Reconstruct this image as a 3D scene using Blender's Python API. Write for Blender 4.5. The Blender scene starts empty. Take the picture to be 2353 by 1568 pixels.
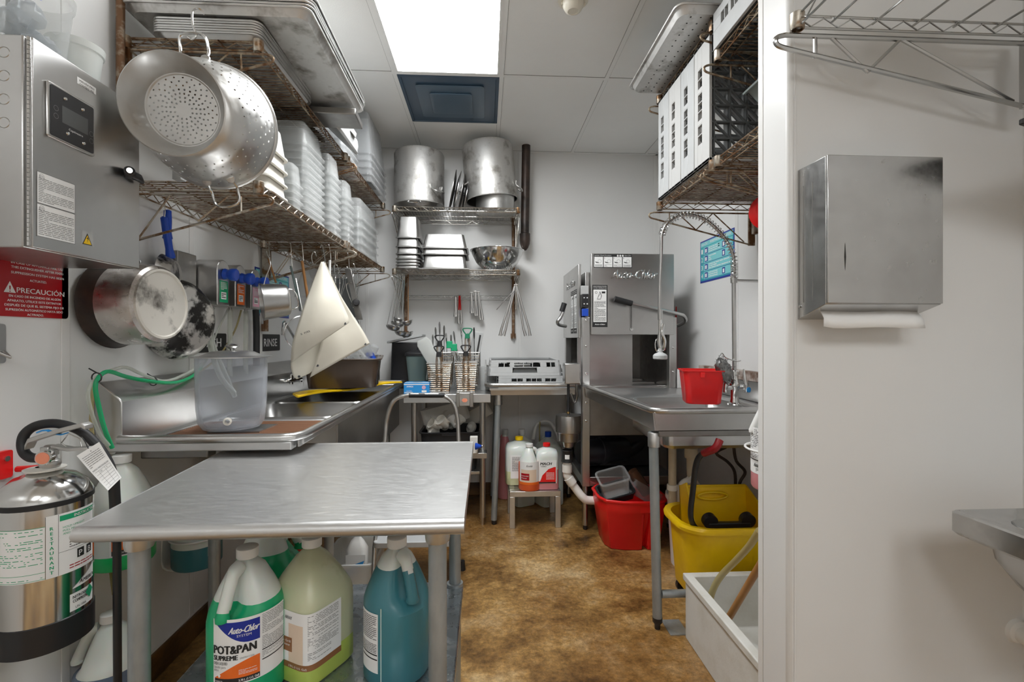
import bpy, math, random
from mathutils import Vector, Matrix, noise
from math import sin, cos, pi, radians as R
random.seed(7)
C = bpy.context.scene.collection
SC = bpy.context.scene
# ---------------------------------------------------------------- camera
F_PX, CX, HZ, CAMH = 1100.0, 1176.5, 777.0, 1.264
TH = math.atan(60 / F_PX); CS, SN = cos(TH), sin(TH)
cam = bpy.data.objects.new('camera', bpy.data.cameras.new('camera')); C.objects.link(cam)
cam.location = (0, 0, CAMH); cam.rotation_euler = (R(90), 0, -TH)
cam.data.sensor_width = 36; cam.data.lens = 36 * F_PX / 2353
cam.data.shift_y = -(784 - HZ) / 2353; cam.data.clip_start = 0.02
SC.camera = cam
# ---------------------------------------------------------------- look
SC.view_settings.view_transform = 'Standard'; SC.view_settings.look = 'None'
SC.view_settings.gamma = 1; SC.view_settings.use_curve_mapping = False
SC.view_settings.exposure = 1.38
w = bpy.data.worlds.new('world'); SC.world = w; w.use_nodes = True
w.node_tree.nodes['Background'].inputs[0].default_value = (.9, .95, 1, 1)
w.node_tree.nodes['Background'].inputs[1].default_value = 0.4
SC.cycles.transparent_max_bounces = 24
SC.cycles.max_bounces = 10; SC.cycles.diffuse_bounces = 6; SC.cycles.glossy_bounces = 5
LIGHT_MAIN, LIGHT_BACK = 9.8, 4.7

# room extents
XL, XR, YB, YF, H = -1.23, 1.41, 3.87, -3.4, 2.772

def W(px, py, Y=None, X=None, Z=None):
    r = (px - CX) / F_PX; u = (HZ - py) / F_PX
    d = (SN + r * CS, CS - r * SN, u)
    t = Y / d[1] if Y is not None else X / d[0] if X is not None else (Z - CAMH) / d[2]
    return Vector((t * d[0], t * d[1], t * d[2] + CAMH))

# ---------------------------------------------------------------- materials
def nn(nt, t, **k):
    n = nt.nodes.new(t)
    for a, v in k.items(): setattr(n, a, v)
    return n
def ramp(nt, stops):
    n = nt.nodes.new('ShaderNodeValToRGB'); cr = n.color_ramp
    while len(cr.elements) < len(stops): cr.elements.new(.5)
    for e, (p, c) in zip(cr.elements, stops):
        e.position = p; e.color = (c[0], c[1], c[2], 1)
    return n
def noise_node(nt, scale, detail=4, stretch=(1, 1, 1), rough=.6, off=0):
    tc = nn(nt, 'ShaderNodeTexCoord'); mp = nn(nt, 'ShaderNodeMapping')
    mp.inputs['Scale'].default_value = stretch; mp.inputs['Location'].default_value = (off, off, off)
    nt.links.new(tc.outputs['Object'], mp.inputs['Vector'])
    n = nn(nt, 'ShaderNodeTexNoise'); n.inputs['Scale'].default_value = scale
    n.inputs['Detail'].default_value = detail; n.inputs['Roughness'].default_value = rough
    nt.links.new(mp.outputs[0], n.inputs['Vector']); return n
def mat(name, col, rough=.5, metal=0, var=None, vscale=8, vst=(1, 1, 1), vpos=(.35, .65), bump=0, bscale=60, bst=(1, 1, 1),
        rvar=0, spec=.5, coat=0, sss=0, emis=None, detail=4):
    m = bpy.data.materials.new(name); m.use_nodes = True; nt = m.node_tree; b = nt.nodes['Principled BSDF']
    b.inputs['Base Color'].default_value = (*col, 1); b.inputs['Roughness'].default_value = rough
    b.inputs['Metallic'].default_value = metal; b.inputs['Specular IOR Level'].default_value = spec
    b.inputs['Coat Weight'].default_value = coat; b.inputs['Coat Roughness'].default_value = .1
    if sss: b.inputs['Subsurface Weight'].default_value = sss; b.inputs['Subsurface Scale'].default_value = .02
    if emis: b.inputs['Emission Color'].default_value = (*emis[:3], 1); b.inputs['Emission Strength'].default_value = emis[3]
    if var:
        n = noise_node(nt, vscale, detail, vst); rp = ramp(nt, [(vpos[0], col), (vpos[1], var)])
        nt.links.new(n.outputs[0], rp.inputs[0]); nt.links.new(rp.outputs[0], b.inputs['Base Color'])
    if rvar:
        n = noise_node(nt, bscale if bump else 30, 3, bst, off=3); mr = nn(nt, 'ShaderNodeMapRange')
        mr.inputs[1].default_value = .3; mr.inputs[2].default_value = .7
        mr.inputs[3].default_value = max(.02, rough - rvar); mr.inputs[4].default_value = rough + rvar
        nt.links.new(n.outputs[0], mr.inputs[0]); nt.links.new(mr.outputs[0], b.inputs['Roughness'])
    if bump:
        n = noise_node(nt, bscale, 4, bst); bp = nn(nt, 'ShaderNodeBump'); bp.inputs['Strength'].default_value = bump
        bp.inputs['Distance'].default_value = .01
        nt.links.new(n.outputs[0], bp.inputs['Height']); nt.links.new(bp.outputs[0], b.inputs['Normal'])
    return m
def clear(name, col, body=.12, edge=.75, rough=.12, milk=0.0):
    """thin see-through plastic: transparent mixed with a glossy tinted plastic by fresnel"""
    m = bpy.data.materials.new(name); m.use_nodes = True; nt = m.node_tree; b = nt.nodes['Principled BSDF']; out = nt.nodes['Material Output']
    b.inputs['Base Color'].default_value = (*col, 1); b.inputs['Roughness'].default_value = rough
    tr = nn(nt, 'ShaderNodeBsdfTransparent'); tr.inputs[0].default_value = (1 - (1 - col[0]) * .35, 1 - (1 - col[1]) * .35, 1 - (1 - col[2]) * .35, 1)
    tl = nn(nt, 'ShaderNodeBsdfTranslucent'); tl.inputs[0].default_value = (*col, 1)
    mx0 = nn(nt, 'ShaderNodeMixShader'); mx0.inputs[0].default_value = milk
    nt.links.new(b.outputs[0], mx0.inputs[1]); nt.links.new(tl.outputs[0], mx0.inputs[2])
    lw = nn(nt, 'ShaderNodeLayerWeight'); lw.inputs[0].default_value = .35
    mr = nn(nt, 'ShaderNodeMapRange'); mr.inputs[3].default_value = body; mr.inputs[4].default_value = edge
    nt.links.new(lw.outputs['Facing'], mr.inputs[0])
    mx = nn(nt, 'ShaderNodeMixShader'); nt.links.new(mr.outputs[0], mx.inputs[0])
    nt.links.new(tr.outputs[0], mx.inputs[1]); nt.links.new(mx0.outputs[0], mx.inputs[2]); nt.links.new(mx.outputs[0], out.inputs[0])
    return m
M = {}
M['wall'] = mat('wall_panel', (.76, .76, .75), .28, var=(.74, .74, .73), vscale=1.2, vpos=(.2, .8), rvar=0)
M['trim'] = mat('white_trim', (.76, .755, .74), .25)
M['ceil'] = mat('ceiling_tile', (.86, .865, .85), .55, var=(.84, .84, .825), vscale=3, bump=.08, bscale=200)
M['grid'] = mat('ceiling_grid', (.84, .845, .83), .45)
M['seam'] = mat('dark_seam_line', (.12, .12, .11), .7)  # thin dark lines along both sides of the ceiling grid bars
M['steel'] = mat('brushed_steel', (.57, .565, .555), .30, 1, var=(.50, .495, .485), vscale=3, rvar=.02)
M['steelh'] = mat('brushed_steel_flat', (.66, .66, .655), .36, .9, var=(.55, .55, .545), vscale=7, vst=(.5, 2.6, 1), vpos=(.3, .75), bump=.01, bscale=70, bst=(.5, 4, 1), rvar=.05)
M['table'] = mat('scratched_steel_top', (.62, .62, .615), .36, .9, var=(.86, .86, .85), vscale=16, vst=(1, 5, 1), vpos=(.60, .72), bump=.01, bscale=70, bst=(.5, 4, 1), rvar=.06, detail=9)
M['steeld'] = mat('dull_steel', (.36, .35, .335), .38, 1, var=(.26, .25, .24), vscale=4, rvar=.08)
M['chrome'] = mat('chrome', (.68, .68, .67), .14, 1)
M['alu'] = mat('worn_aluminium', (.62, .615, .60), .38, 1, var=(.54, .535, .52), vscale=5, bump=.02, bscale=50, rvar=.1)
M['alud'] = mat('stained_aluminium', (.64, .63, .61), .48, .9, var=(.24, .22, .19), vscale=9, vpos=(.52, .72), bump=.08, bscale=60, rvar=.1)
M['galv'] = mat('galvanised_pipe', (.40, .43, .44), .42, .55, var=(.29, .32, .33), vscale=14, vst=(1, 1, .4), bump=.1, bscale=60)
M['wire'] = mat('shelf_wire', (.52, .48, .41), .36, .9, var=(.24, .13, .06), vscale=22, vpos=(.45, .62))
M['wires'] = mat('silver_shelf_wire', (.60, .58, .54), .28, 1, var=(.36, .28, .19), vscale=20, vpos=(.55, .72))
M['rust'] = mat('rusty_wire', (.40, .33, .24), .45, .7, var=(.16, .075, .03), vscale=26, vpos=(.38, .58))
M['rustd'] = mat('rusty_post', (.19, .10, .05), .6, .4, var=(.45, .40, .32), vscale=30, vpos=(.5, .75), bump=.2)
M['black'] = mat('black_plastic', (.018, .018, .02), .35)
M['rubber'] = mat('black_rubber', (.015, .015, .016), .55)
M['grey'] = mat('grey_plastic', (.50, .51, .51), .42, var=(.44, .45, .45), vscale=6)
M['dgrey'] = mat('dark_grey_plastic', (.09, .095, .095), .45)
M['gtub'] = mat('grey_green_plastic', (.28, .32, .31), .35)
M['white'] = mat('white_plastic', (.82, .82, .80), .3)
M['cream'] = mat('cream_plastic', (.78, .76, .70), .35)
M['paper'] = mat('paper', (.85, .85, .84), .8)
M['ink'] = mat('black_ink', (.02, .02, .02), .6)
M['inkg'] = mat('grey_ink', (.22, .22, .22), .6)
M['red'] = mat('red_plastic', (.78, .012, .012), .33)
M['dred'] = mat('dark_red_sign', (.40, .006, .012), .28)
M['yellow'] = mat('yellow_plastic', (.95, .62, .003), .35, var=(.84, .52, .003), vscale=5)
M['blue'] = mat('blue_plastic', (.01, .07, .50), .35)
M['lblue'] = mat('light_blue_plastic', (.03, .30, .72), .35)
M['navy'] = mat('navy_ink', (.01, .03, .30), .4)
M['teal'] = mat('teal_print', (.02, .42, .47), .35)
M['lteal'] = mat('pale_teal_print', (.20, .62, .66), .35)
M['green'] = mat('green_print', (.01, .36, .16), .4)
M['dgreen'] = mat('dark_green_plastic', (.01, .20, .10), .4)
M['orange'] = mat('orange_print', (.85, .16, .02), .4)
M['salmon'] = mat('salmon_print', (.85, .30, .18), .5)
M['pink'] = mat('pink_print', (.80, .42, .52), .5)
M['tan'] = mat('tan_print', (.78, .62, .48), .5)
M['brownp'] = mat('brown_print', (.30, .13, .05), .5)
M['brown'] = mat('brown_tub_plastic', (.085, .06, .045), .3)
M['pvc'] = mat('pvc_pipe', (.78, .76, .72), .35)
M['pvcd'] = mat('old_pvc_pipe', (.60, .53, .40), .45, var=(.50, .42, .30), vscale=8)
M['brass'] = mat('brass', (.60, .38, .14), .3, 1)
M['copper'] = mat('dark_copper_pipe', (.16, .09, .06), .5, .5)
M['iron'] = mat('dark_iron_pipe', (.022, .018, .016), .45, .3, var=(.07, .045, .035), vscale=9)
M['wood'] = mat('wood_handle', (.42, .20, .06), .45, var=(.34, .15, .04), vscale=12, vst=(1, 1, .1))
M['vent'] = mat('blue_grey_vent', (.04, .075, .12), .4)
M['vent2'] = mat('pale_blue_grey_vent', (.065, .11, .16), .4)
M['beige'] = mat('off_white_detector', (.70, .66, .56), .4)
M['mopsink'] = mat('mop_sink_composite', (.68, .67, .63), .5, var=(.58, .56, .50), vscale=7, vpos=(.45, .75), bump=.08, bscale=80)
M['board'] = mat('cream_cutting_board', (.74, .70, .60), .42, var=(.69, .65, .55), vscale=5)
M['milky'] = clear('milky_plastic', (.86, .88, .86), .55, .92, .28, .35)
M['clear'] = clear('clear_plastic', (.82, .83, .835), .09, .50, .1, .25)
M['clearw'] = clear('hazy_clear_plastic', (.80, .81, .805), .11, .48, .15, .3)
M['tank'] = clear('scratched_clear_tank', (.78, .81, .86), .11, .55, .12, .2)
M['smoke'] = clear('smoky_plastic', (.22, .30, .29), .55, .9, .15, .1)
M['bagclr'] = clear('clear_bag', (.80, .84, .88), .3, .9, .1, .3)
M['tube'] = clear('clear_tube', (.72, .74, .68), .35, .85, .12, .2)
M['amber'] = clear('amber_tube', (.55, .46, .22), .55, .9, .15, .2)
M['tubeg'] = clear('green_tube', (.02, .52, .22), .6, .92, .12, .2)
M['jugw'] = mat('jug_white_translucent', (.72, .76, .72), .3, sss=.25)
M['liqg'] = mat('green_liquid_in_jug', (.01, .40, .17), .28, sss=.1)
M['liqg2'] = mat('bright_green_liquid', (.02, .55, .16), .28, sss=.1)
M['liqy'] = mat('lime_liquid_in_jug', (.50, .62, .12), .3, sss=.15)
M['jugy'] = mat('stained_yellowish_jug', (.58, .60, .40), .32, var=(.38, .40, .18), vscale=9, vpos=(.58, .8), sss=.15)
M['liqt'] = mat('teal_liquid_in_jug', (.05, .20, .24), .28, sss=.1)
M['liqb'] = mat('blue_grey_liquid_in_jug', (.12, .17, .25), .3, sss=.1)
M['liqo'] = mat('orange_liquid_in_jug', (.85, .14, .04), .28, sss=.1)
M['liqp'] = mat('pink_liquid_in_jug', (.70, .28, .30), .3, sss=.1)
M['liqpy'] = mat('pale_yellow_liquid_in_jug', (.68, .70, .42), .3, sss=.1)
M['wool'] = mat('steel_wool', (.34, .34, .33), .4, .9, var=(.14, .14, .14), vscale=60)
M['burnt'] = mat('burnt_pan', (.03, .028, .026), .35, .7, var=(.62, .60, .57), vscale=11, vpos=(.45, .53), bump=.15, bscale=70, detail=8)
M['potside'] = mat('heat_stained_pot', (.58, .55, .52), .30, 1, var=(.14, .09, .06), vscale=5, vst=(.8, 1.6, 1.6), vpos=(.48, .72), rvar=.08, detail=6)
M['potbase'] = mat('scorched_pot_base', (.66, .63, .57), .5, .3, var=(.10, .09, .08), vscale=9, vpos=(.56, .72), detail=7)
M['shelfsteel'] = mat('stained_undershelf', (.36, .40, .43), .3, .8, var=(.62, .66, .68), vscale=7, vst=(1, 2.2, 1), vpos=(.55, .7), bump=.1, bscale=30, rvar=.12, detail=8)
M['copperw'] = mat('copper_coloured_rack', (.38, .20, .12), .4, .7)
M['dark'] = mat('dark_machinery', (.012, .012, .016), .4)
M['lightpanel'] = mat('light_diffuser', (1, 1, 1), .5, emis=(.97, .99, 1, LIGHT_MAIN))
M['lightpanelb'] = mat('rear_light_diffuser', (1, 1, 1), .5, emis=(.96, .985, 1, LIGHT_BACK))
def floor_mat():
    m = mat('stained_concrete_floor', (.2, .1, .03), .32); nt = m.node_tree; b = nt.nodes['Principled BSDF']
    n1 = noise_node(nt, 2.2, 9, rough=.72); r1 = ramp(nt, [(.33, (.07, .038, .013)), (.42, (.25, .135, .040)), (.51, (.46, .275, .092)), (.66, (.70, .52, .28))])
    nt.links.new(n1.outputs[0], r1.inputs[0])
    n2 = noise_node(nt, 42, 5, rough=.8, off=5); r2 = ramp(nt, [(.40, (.62, .62, .62)), (.58, (1, 1, 1)), (.74, (1.5, 1.45, 1.35))])
    nt.links.new(n2.outputs[0], r2.inputs[0])
    n3 = noise_node(nt, 1.1, 5, off=9); r3 = ramp(nt, [(.40, (1.1, 1.1, 1.1)), (.60, (.50, .38, .28))]); nt.links.new(n3.outputs[0], r3.inputs[0])
    x = nn(nt, 'ShaderNodeMix', data_type='RGBA', blend_type='MULTIPLY'); x.inputs[0].default_value = 1
    nt.links.new(r1.outputs[0], x.inputs[6]); nt.links.new(r2.outputs[0], x.inputs[7])
    y = nn(nt, 'ShaderNodeMix', data_type='RGBA', blend_type='MULTIPLY'); y.inputs[0].default_value = .8
    nt.links.new(x.outputs[2], y.inputs[6]); nt.links.new(r3.outputs[0], y.inputs[7]); nt.links.new(y.outputs[2], b.inputs['Base Color'])
    bp = nn(nt, 'ShaderNodeBump'); bp.inputs['Strength'].default_value = .35; bp.inputs['Distance'].default_value = .005
    nt.links.new(n2.outputs[0], bp.inputs['Height']); nt.links.new(bp.outputs[0], b.inputs['Normal'])
    mr = nn(nt, 'ShaderNodeMapRange'); mr.inputs[3].default_value = .2; mr.inputs[4].default_value = .5
    nt.links.new(n1.outputs[0], mr.inputs[0]); nt.links.new(mr.outputs[0], b.inputs['Roughness'])
    return m
M['floor'] = floor_mat()
M['base'] = mat('brown_baseboard', (.16, .075, .02), .4, var=(.045, .02, .008), vscale=5, vst=(1, 1, 2), vpos=(.4, .65), bump=.2, bscale=20, detail=7)

# ---------------------------------------------------------------- mesh builder
def V(*a): return Vector(a)
def frame(axis, up=(0, 0, 1)):
    """3x3 matrix whose third column is the axis"""
    z = Vector(axis).normalized(); u = Vector(up)
    if abs(z.dot(u)) > .98: u = Vector((1, 0, 0)) if abs(z.x) < .9 else Vector((0, 1, 0))
    x = u.cross(z).normalized(); y = z.cross(x)
    return Matrix((x, y, z)).transposed()
def rrect(w, d, r, n=4):
    pts = []; r = min(r, w / 2 - 1e-4, d / 2 - 1e-4)
    for cx, cy, a in ((w/2-r, d/2-r, 0), (-w/2+r, d/2-r, 90), (-w/2+r, -d/2+r, 180), (w/2-r, -d/2+r, 270)):
        for i in range(n + 1):
            t = R(a + 90 * i / n); pts.append((cx + r * cos(t), cy + r * sin(t)))
    return pts
def smooth(pts, n=6):
    pts = [Vector(p) for p in pts]; out = []
    for i in range(len(pts) - 1):
        a, b, c, d = pts[max(i-1, 0)], pts[i], pts[i+1], pts[min(i+2, len(pts)-1)]
        for k_ in range(n):
            t_ = k_/n; out.append(.5*((2*b) + (c - a)*t_ + (2*a - 5*b + 4*c - d)*t_*t_ + (3*b - a - 3*c + d)*t_**3))
    return out + [pts[-1]]
class MB:
    def __init__(s, mi=0): s.v = []; s.f = []; s.m = []; s.mi = mi
    def add(s, vs, fs, mi=None):
        o = len(s.v); s.v += [tuple(p) for p in vs]; s.f += [tuple(i + o for i in f) for f in fs]
        s.m += [s.mi if mi is None else mi] * len(fs); return s
    def box(s, a, b, X=None):
        (x0, y0, z0), (x1, y1, z1) = a, b
        vs = [(x, y, z) for z in (z0, z1) for x, y in ((x0, y0), (x1, y0), (x1, y1), (x0, y1))]
        if X is not None: vs = [X @ Vector(p) for p in vs]
        return s.add(vs, [(3, 2, 1, 0), (4, 5, 6, 7), (0, 1, 5, 4), (1, 2, 6, 5), (2, 3, 7, 6), (3, 0, 4, 7)])
    def cbox(s, c, sz, X=None):
        return s.box([c[i] - sz[i] / 2 for i in range(3)], [c[i] + sz[i] / 2 for i in range(3)], X)
    def tube(s, pts, r, n=8, closed=False, caps=True, flat=1.0, up=(0, 0, 1)):
        pts = [Vector(p) for p in pts]; N = len(pts); rs = r if isinstance(r, (list, tuple)) else [r] * N
        rings = []; T0 = None; fr = None
        for i, p in enumerate(pts):
            a = pts[(i - 1) % N] if (closed or i) else p; b = pts[(i + 1) % N] if (closed or i < N - 1) else p
            t = (b - a)
            t = t.normalized() if t.length > 1e-9 else (T0 or V(0, 0, 1))
            if fr is None: fr = frame(t, up)
            else:
                q = T0.rotation_difference(t); fr = q.to_matrix() @ fr
            T0 = t; x, y = fr.col[0], fr.col[1]
            rings.append([p + (x * cos(2*pi*k/n) + y * sin(2*pi*k/n) * flat) * rs[i] for k in range(n)])
        return s.loft(rings, closed, caps)
    def loft(s, rings, closed=False, caps=True, mi=None):
        n = len(rings[0]); N = len(rings); vs = [p for r_ in rings for p in r_]; fs = []
        for i in range(N if closed else N - 1):
            j = (i + 1) % N
            for k in range(n):
                l = (k + 1) % n; fs.append((i*n+k, i*n+l, j*n+l, j*n+k))
        if caps and not closed:
            fs.append(tuple(range(n - 1, -1, -1))); fs.append(tuple((N-1)*n + k for k in range(n)))
        return s.add(vs, fs, mi)
    def lathe(s, prof, c=(0, 0, 0), axis=(0, 0, 1), n=28, mis=None, caps=False):
        fr = frame(axis); c = Vector(c); vs = []; fs = []; ms = []
        N = len(prof)
        for r, z in prof:
            for k in range(n):
                a = 2*pi*k/n; vs.append(c + fr @ Vector((max(r, 1e-5) * cos(a), max(r, 1e-5) * sin(a), z)))
        for i in range(N - 1):
            for k in range(n):
                l = (k + 1) % n; fs.append((i*n+k, i*n+l, (i+1)*n+l, (i+1)*n+k)); ms.append(s.mi if mis is None else mis[i])
        o = len(s.v); s.v += [tuple(p) for p in vs]; s.f += [tuple(i + o for i in f) for f in fs]; s.m += ms
        return s
    def cyl(s, a, b, r, n=16, r2=None):
        return s.tube([a, b], [r, r if r2 is None else r2], n)
    def disc(s, c, axis, r, n=20, h=.001):
        a = Vector(c); ax = Vector(axis).normalized(); return s.cyl(a, a + ax * h, r, n)
    def sphere(s, c, r, n=12, sc=(1, 1, 1)):
        m = n // 2 + 1; rings = []
        for i in range(m + 1):
            t = pi * i / m
            rings.append([(c[0] + sc[0]*r*max(sin(t), 1e-4)*cos(2*pi*k/n), c[1] + sc[1]*r*max(sin(t), 1e-4)*sin(2*pi*k/n), c[2] - sc[2]*r*cos(t)) for k in range(n)])
        return s.loft(rings, caps=False)
    def prism(s, out, F, h):
        """outline (u,v) points -> F(u,v,w), extruded from w=0 to w=h"""
        n = len(out); return s.loft([[F(u, v, 0) for u, v in out], [F(u, v, h) for u, v in out]])
    def patch(s, F, u0, v0, u1, v1, nu=1, nv=1, mi=None, w=0):
        vs = [F(u0 + (u1-u0)*i/nu, v0 + (v1-v0)*j/nv, w) for j in range(nv+1) for i in range(nu+1)]
        fs = [(j*(nu+1)+i, j*(nu+1)+i+1, (j+1)*(nu+1)+i+1, (j+1)*(nu+1)+i) for j in range(nv) for i in range(nu)]
        return s.add(vs, fs, mi)
    def xf(s, X):
        s.v = [tuple(X @ Vector(p)) for p in s.v]; return s
    def build(s, name, mats, parent=None, loc=None, local=False, bev=0, ang=38, solid=0, sub=0):
        """parent given: a part, vertices in world coordinates unless local"""
        me = bpy.data.meshes.new(name)
        off = Vector((0, 0, 0))
        if not local:
            if parent is not None:
                q = parent
                while q is not None: off += q.location; q = q.parent
            elif loc is not None: off = Vector(loc)
        me.from_pydata([tuple(Vector(p) - off) for p in s.v], [], s.f)
        if not isinstance(mats, (list, tuple)): mats = [mats]
        for m in mats: me.materials.append(M[m] if isinstance(m, str) else m)
        me.polygons.foreach_set('material_index', [min(i, len(mats) - 1) for i in s.m])
        me.polygons.foreach_set('use_smooth', [True] * len(s.f)); me.validate(); me.update()
        me.set_sharp_from_angle(angle=R(ang))
        o = bpy.data.objects.new(name, me); C.objects.link(o)
        if parent is not None: o.parent = parent
        elif loc is not None: o.location = loc
        if solid:
            q = o.modifiers.new('thickness', 'SOLIDIFY'); q.thickness = solid; q.offset = 0
        if sub:
            q = o.modifiers.new('smooth', 'SUBSURF'); q.levels = q.render_levels = sub
        if bev:
            q = o.modifiers.new('bevel', 'BEVEL'); q.width = bev; q.segments = 2; q.limit_method = 'ANGLE'; q.angle_limit = R(40)
        return o
def tag(o, label, cat, group=None, kind=None):
    o['label'] = label; o['category'] = cat
    if group: o['group'] = group
    if kind: o['kind'] = kind
    return o
def struct(o): o['kind'] = 'structure'; return o
def thing(name, label, cat, loc=(0, 0, 0), group=None, rz=0):
    o = bpy.data.objects.new(name, None); C.objects.link(o); o.location = loc; o.rotation_euler = (0, 0, rz)
    o.empty_display_size = .05
    return tag(o, label, cat, group)
def copy_tree(o, parent=None):
    c = o.copy(); C.objects.link(c)
    if parent is not None: c.parent = parent
    for ch in list(o.children): copy_tree(ch, c)
    return c
def B(mb, name, mats, label, cat, loc, group=None, **k):
    return tag(mb.build(name, mats, None, loc, **k), label, cat, group)
# 2-D text as triangles, mapped onto any surface
_tc = {}
def textgeo(s):
    if s in _tc: return _tc[s]
    cu = bpy.data.curves.new('t', 'FONT'); cu.body = s; cu.size = 1; cu.resolution_u = 2
    ob = bpy.data.objects.new('t', cu); C.objects.link(ob)
    dg = bpy.context.evaluated_depsgraph_get(); me = bpy.data.meshes.new_from_object(ob.evaluated_get(dg))
    vs = [(v.co.x, v.co.y) for v in me.vertices]; fs = [tuple(p.vertices) for p in me.polygons]
    bpy.data.objects.remove(ob); bpy.data.meshes.remove(me); bpy.data.curves.remove(cu)
    xs = [v[0] for v in vs] or [0]; ys = [v[1] for v in vs] or [0]
    _tc[s] = (vs, fs, min(xs), max(xs), min(ys), max(ys)); return _tc[s]
def text(mb, F, s, u, v, h, w=None, mi=0, lay=.0006, align='L', bold=0, slant=0):
    """cap height h, fitted to width w; u,v is the left (or centre) baseline"""
    vs, fs, x0, x1, y0, y1 = textgeo(s); k = h / .70
    kx = w / (x1 - x0) if w else k
    ww = (x1 - x0) * kx; o = u - (ww / 2 if align == 'C' else 0)
    for q, b in enumerate(((0, 0),) if not bold else ((-bold, 0), (bold, 0), (0, bold * .5))):
        mb.add([F(o + (x - x0) * kx + b[0] + slant * y * k, v + y * k + b[1], lay + q * .00008) for x, y in vs], fs, mi)
def lines(mb, F, u0, v0, u1, v1, n, mi=0, lay=.0006, th=.35, seed=1, nu=1):
    rd = random.Random(seed); p = (v1 - v0) / n
    for i in range(n):
        y = v1 - p * (i + .5); u = u0
        while u < u1 - 1e-4:
            l = (u1 - u0) * rd.uniform(.06, .22); e = min(u + l, u1 if rd.random() < .8 else u1 - (u1-u0)*.2)
            if e > u: mb.patch(F, u, y - p*th/2, e, y + p*th/2, max(1, nu // 3), 1, mi, lay)
            u = e + (u1 - u0) * .025
            if rd.random() < .04 or e >= u1 - 1e-4: break
def band(mb, F, u0, u1, lo, hi, mi=0, lay=.0006, n=12):
    """area between two curves lo(f) and hi(f), f in 0..1, cut into strips so that it follows a curved surface"""
    for i in range(n):
        a, b = i/n, (i+1)/n; ua, ub = u0 + (u1-u0)*a, u0 + (u1-u0)*b
        mb.add([F(ua, lo(a), lay), F(ub, lo(b), lay), F(ub, hi(b), lay), F(ua, hi(a), lay)], [(0, 1, 2, 3)], mi)
def plane(o, ux, vx):
    """flat decal mapping with normal = ux x vx"""
    o, ux, vx = Vector(o), Vector(ux).normalized(), Vector(vx).normalized(); n = ux.cross(vx)
    return lambda u, v, w=0: o + ux * u + vx * v + n * w
def cylmap(c, rad, ang0, z0):
    """u runs to the viewer's right around a vertical cylinder; ang0 = facing angle at u=0"""
    return lambda u, v, w=0: Vector((c[0] + (rad + w) * cos(ang0 + u / rad), c[1] + (rad + w) * sin(ang0 + u / rad), z0 + v))
# ================================================================ SETTING
PX, PY0, PY1 = .822, 1.26, 1.40
struct(MB().box((XL, YF, -.05), (XR + .09, YB, 0)).build('floor', 'floor'))
struct(MB().box((XL - .1, YF - .1, H), (1.53 + .1, YB + .1, H + .05)).build('ceiling', 'ceil'))
struct(MB().box((XL - .1, YF, 0), (XL, YB, H)).build('wall_left', 'wall'))
XN = 1.50   # the right wall is set further out on this side of the stub wall
struct(MB().box((XR, PY1, 0), (XR + .1, YB, H)).build('wall_right', 'wall'))
struct(MB().box((XN, YF, 0), (XN + .1, 1.26, H)).build('wall_side', 'wall'))
struct(MB().box((XL, YB, 0), (XR, YB + .1, H)).build('wall_back', 'wall'))
struct(MB().box((XL, YF - .1, 0), (1.63, YF, H)).build('wall_front', 'wall'))
# stub wall that cuts the room on the right, its end rounded over
struct(MB().box((PX, PY0, 0), (XN + .1, PY1, H)).build('wall_partition', 'wall', bev=.012))
k = 0
def trimbox(a, b, m='trim', bev=.001):
    global k; k += 1
    struct(MB().box(a, b).build('trim_%d' % k, m, bev=bev))
# panel joint strips
for x in (-.945, .275): trimbox((x - .012, YB - .003, .1), (x + .012, YB, H))
for y in (.6, 1.47, 2.07, 2.69): trimbox((XL, y - .014, .1), (XL + .003, y + .014, H))
for y in (2.62,): trimbox((XR - .003, y - .014, .1), (XR, y + .014, H))
trimbox((XR - .035, YB - .003, .1), (XR, YB, H)); trimbox((XR - .003, YB - .06, .1), (XR, YB, H))
trimbox((PX - .002, PY1 - .022, 0), (PX, PY1 + .002, H)); trimbox((PX + .015, PY0 - .002, 0), (PX + .022, PY0, H), 'wall')
# baseboards
def base(nm, a, b): struct(MB().box(a, b).build(nm, 'base', bev=.004))
base('baseboard_left', (XL, YF, 0), (XL + .012, YB, .1)); base('baseboard_back', (XL, YB - .012, 0), (XR, YB, .1))
base('baseboard_right', (XR - .012, PY1, 0), (XR, YB, .1))
trimbox((XL, YF, .1), (XL + .004, YB, .108)); trimbox((XL, YB - .004, .1), (XR, YB, .108))
# ceiling grid
GX = (-1.13, -.52, .09, .70, 1.31); GY = [2.75 + .61 * i for i in (1, 0, -2, -4, -6, -8)]
g = MB()
for x in GX:
    g.box((x - .012, YF, H - .003), (x + .012, YB, H))
for i in range(len(GX) - 1):
    for y in GY:
        if y == GY[0] and i != 1: continue
        g.box((GX[i] + .012, y - .012, H - .003), (GX[i + 1] - .012, y + .012, H))
g.box((XL, YF, H - .004), (XL + .022, YB, H)); g.box((XR - .022, PY1, H - .004), (XR, YB, H)); g.box((XL, YB - .022, H - .004), (XR, YB, H))
struct(g.build('trim_90', 'grid'))
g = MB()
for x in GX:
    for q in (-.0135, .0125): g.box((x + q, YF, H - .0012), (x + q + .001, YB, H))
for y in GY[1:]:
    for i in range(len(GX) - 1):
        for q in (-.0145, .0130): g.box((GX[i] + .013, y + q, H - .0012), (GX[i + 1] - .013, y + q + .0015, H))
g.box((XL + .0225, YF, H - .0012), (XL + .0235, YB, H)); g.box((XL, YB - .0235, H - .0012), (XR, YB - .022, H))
struct(g.build('trim_91', 'seam'))
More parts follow.
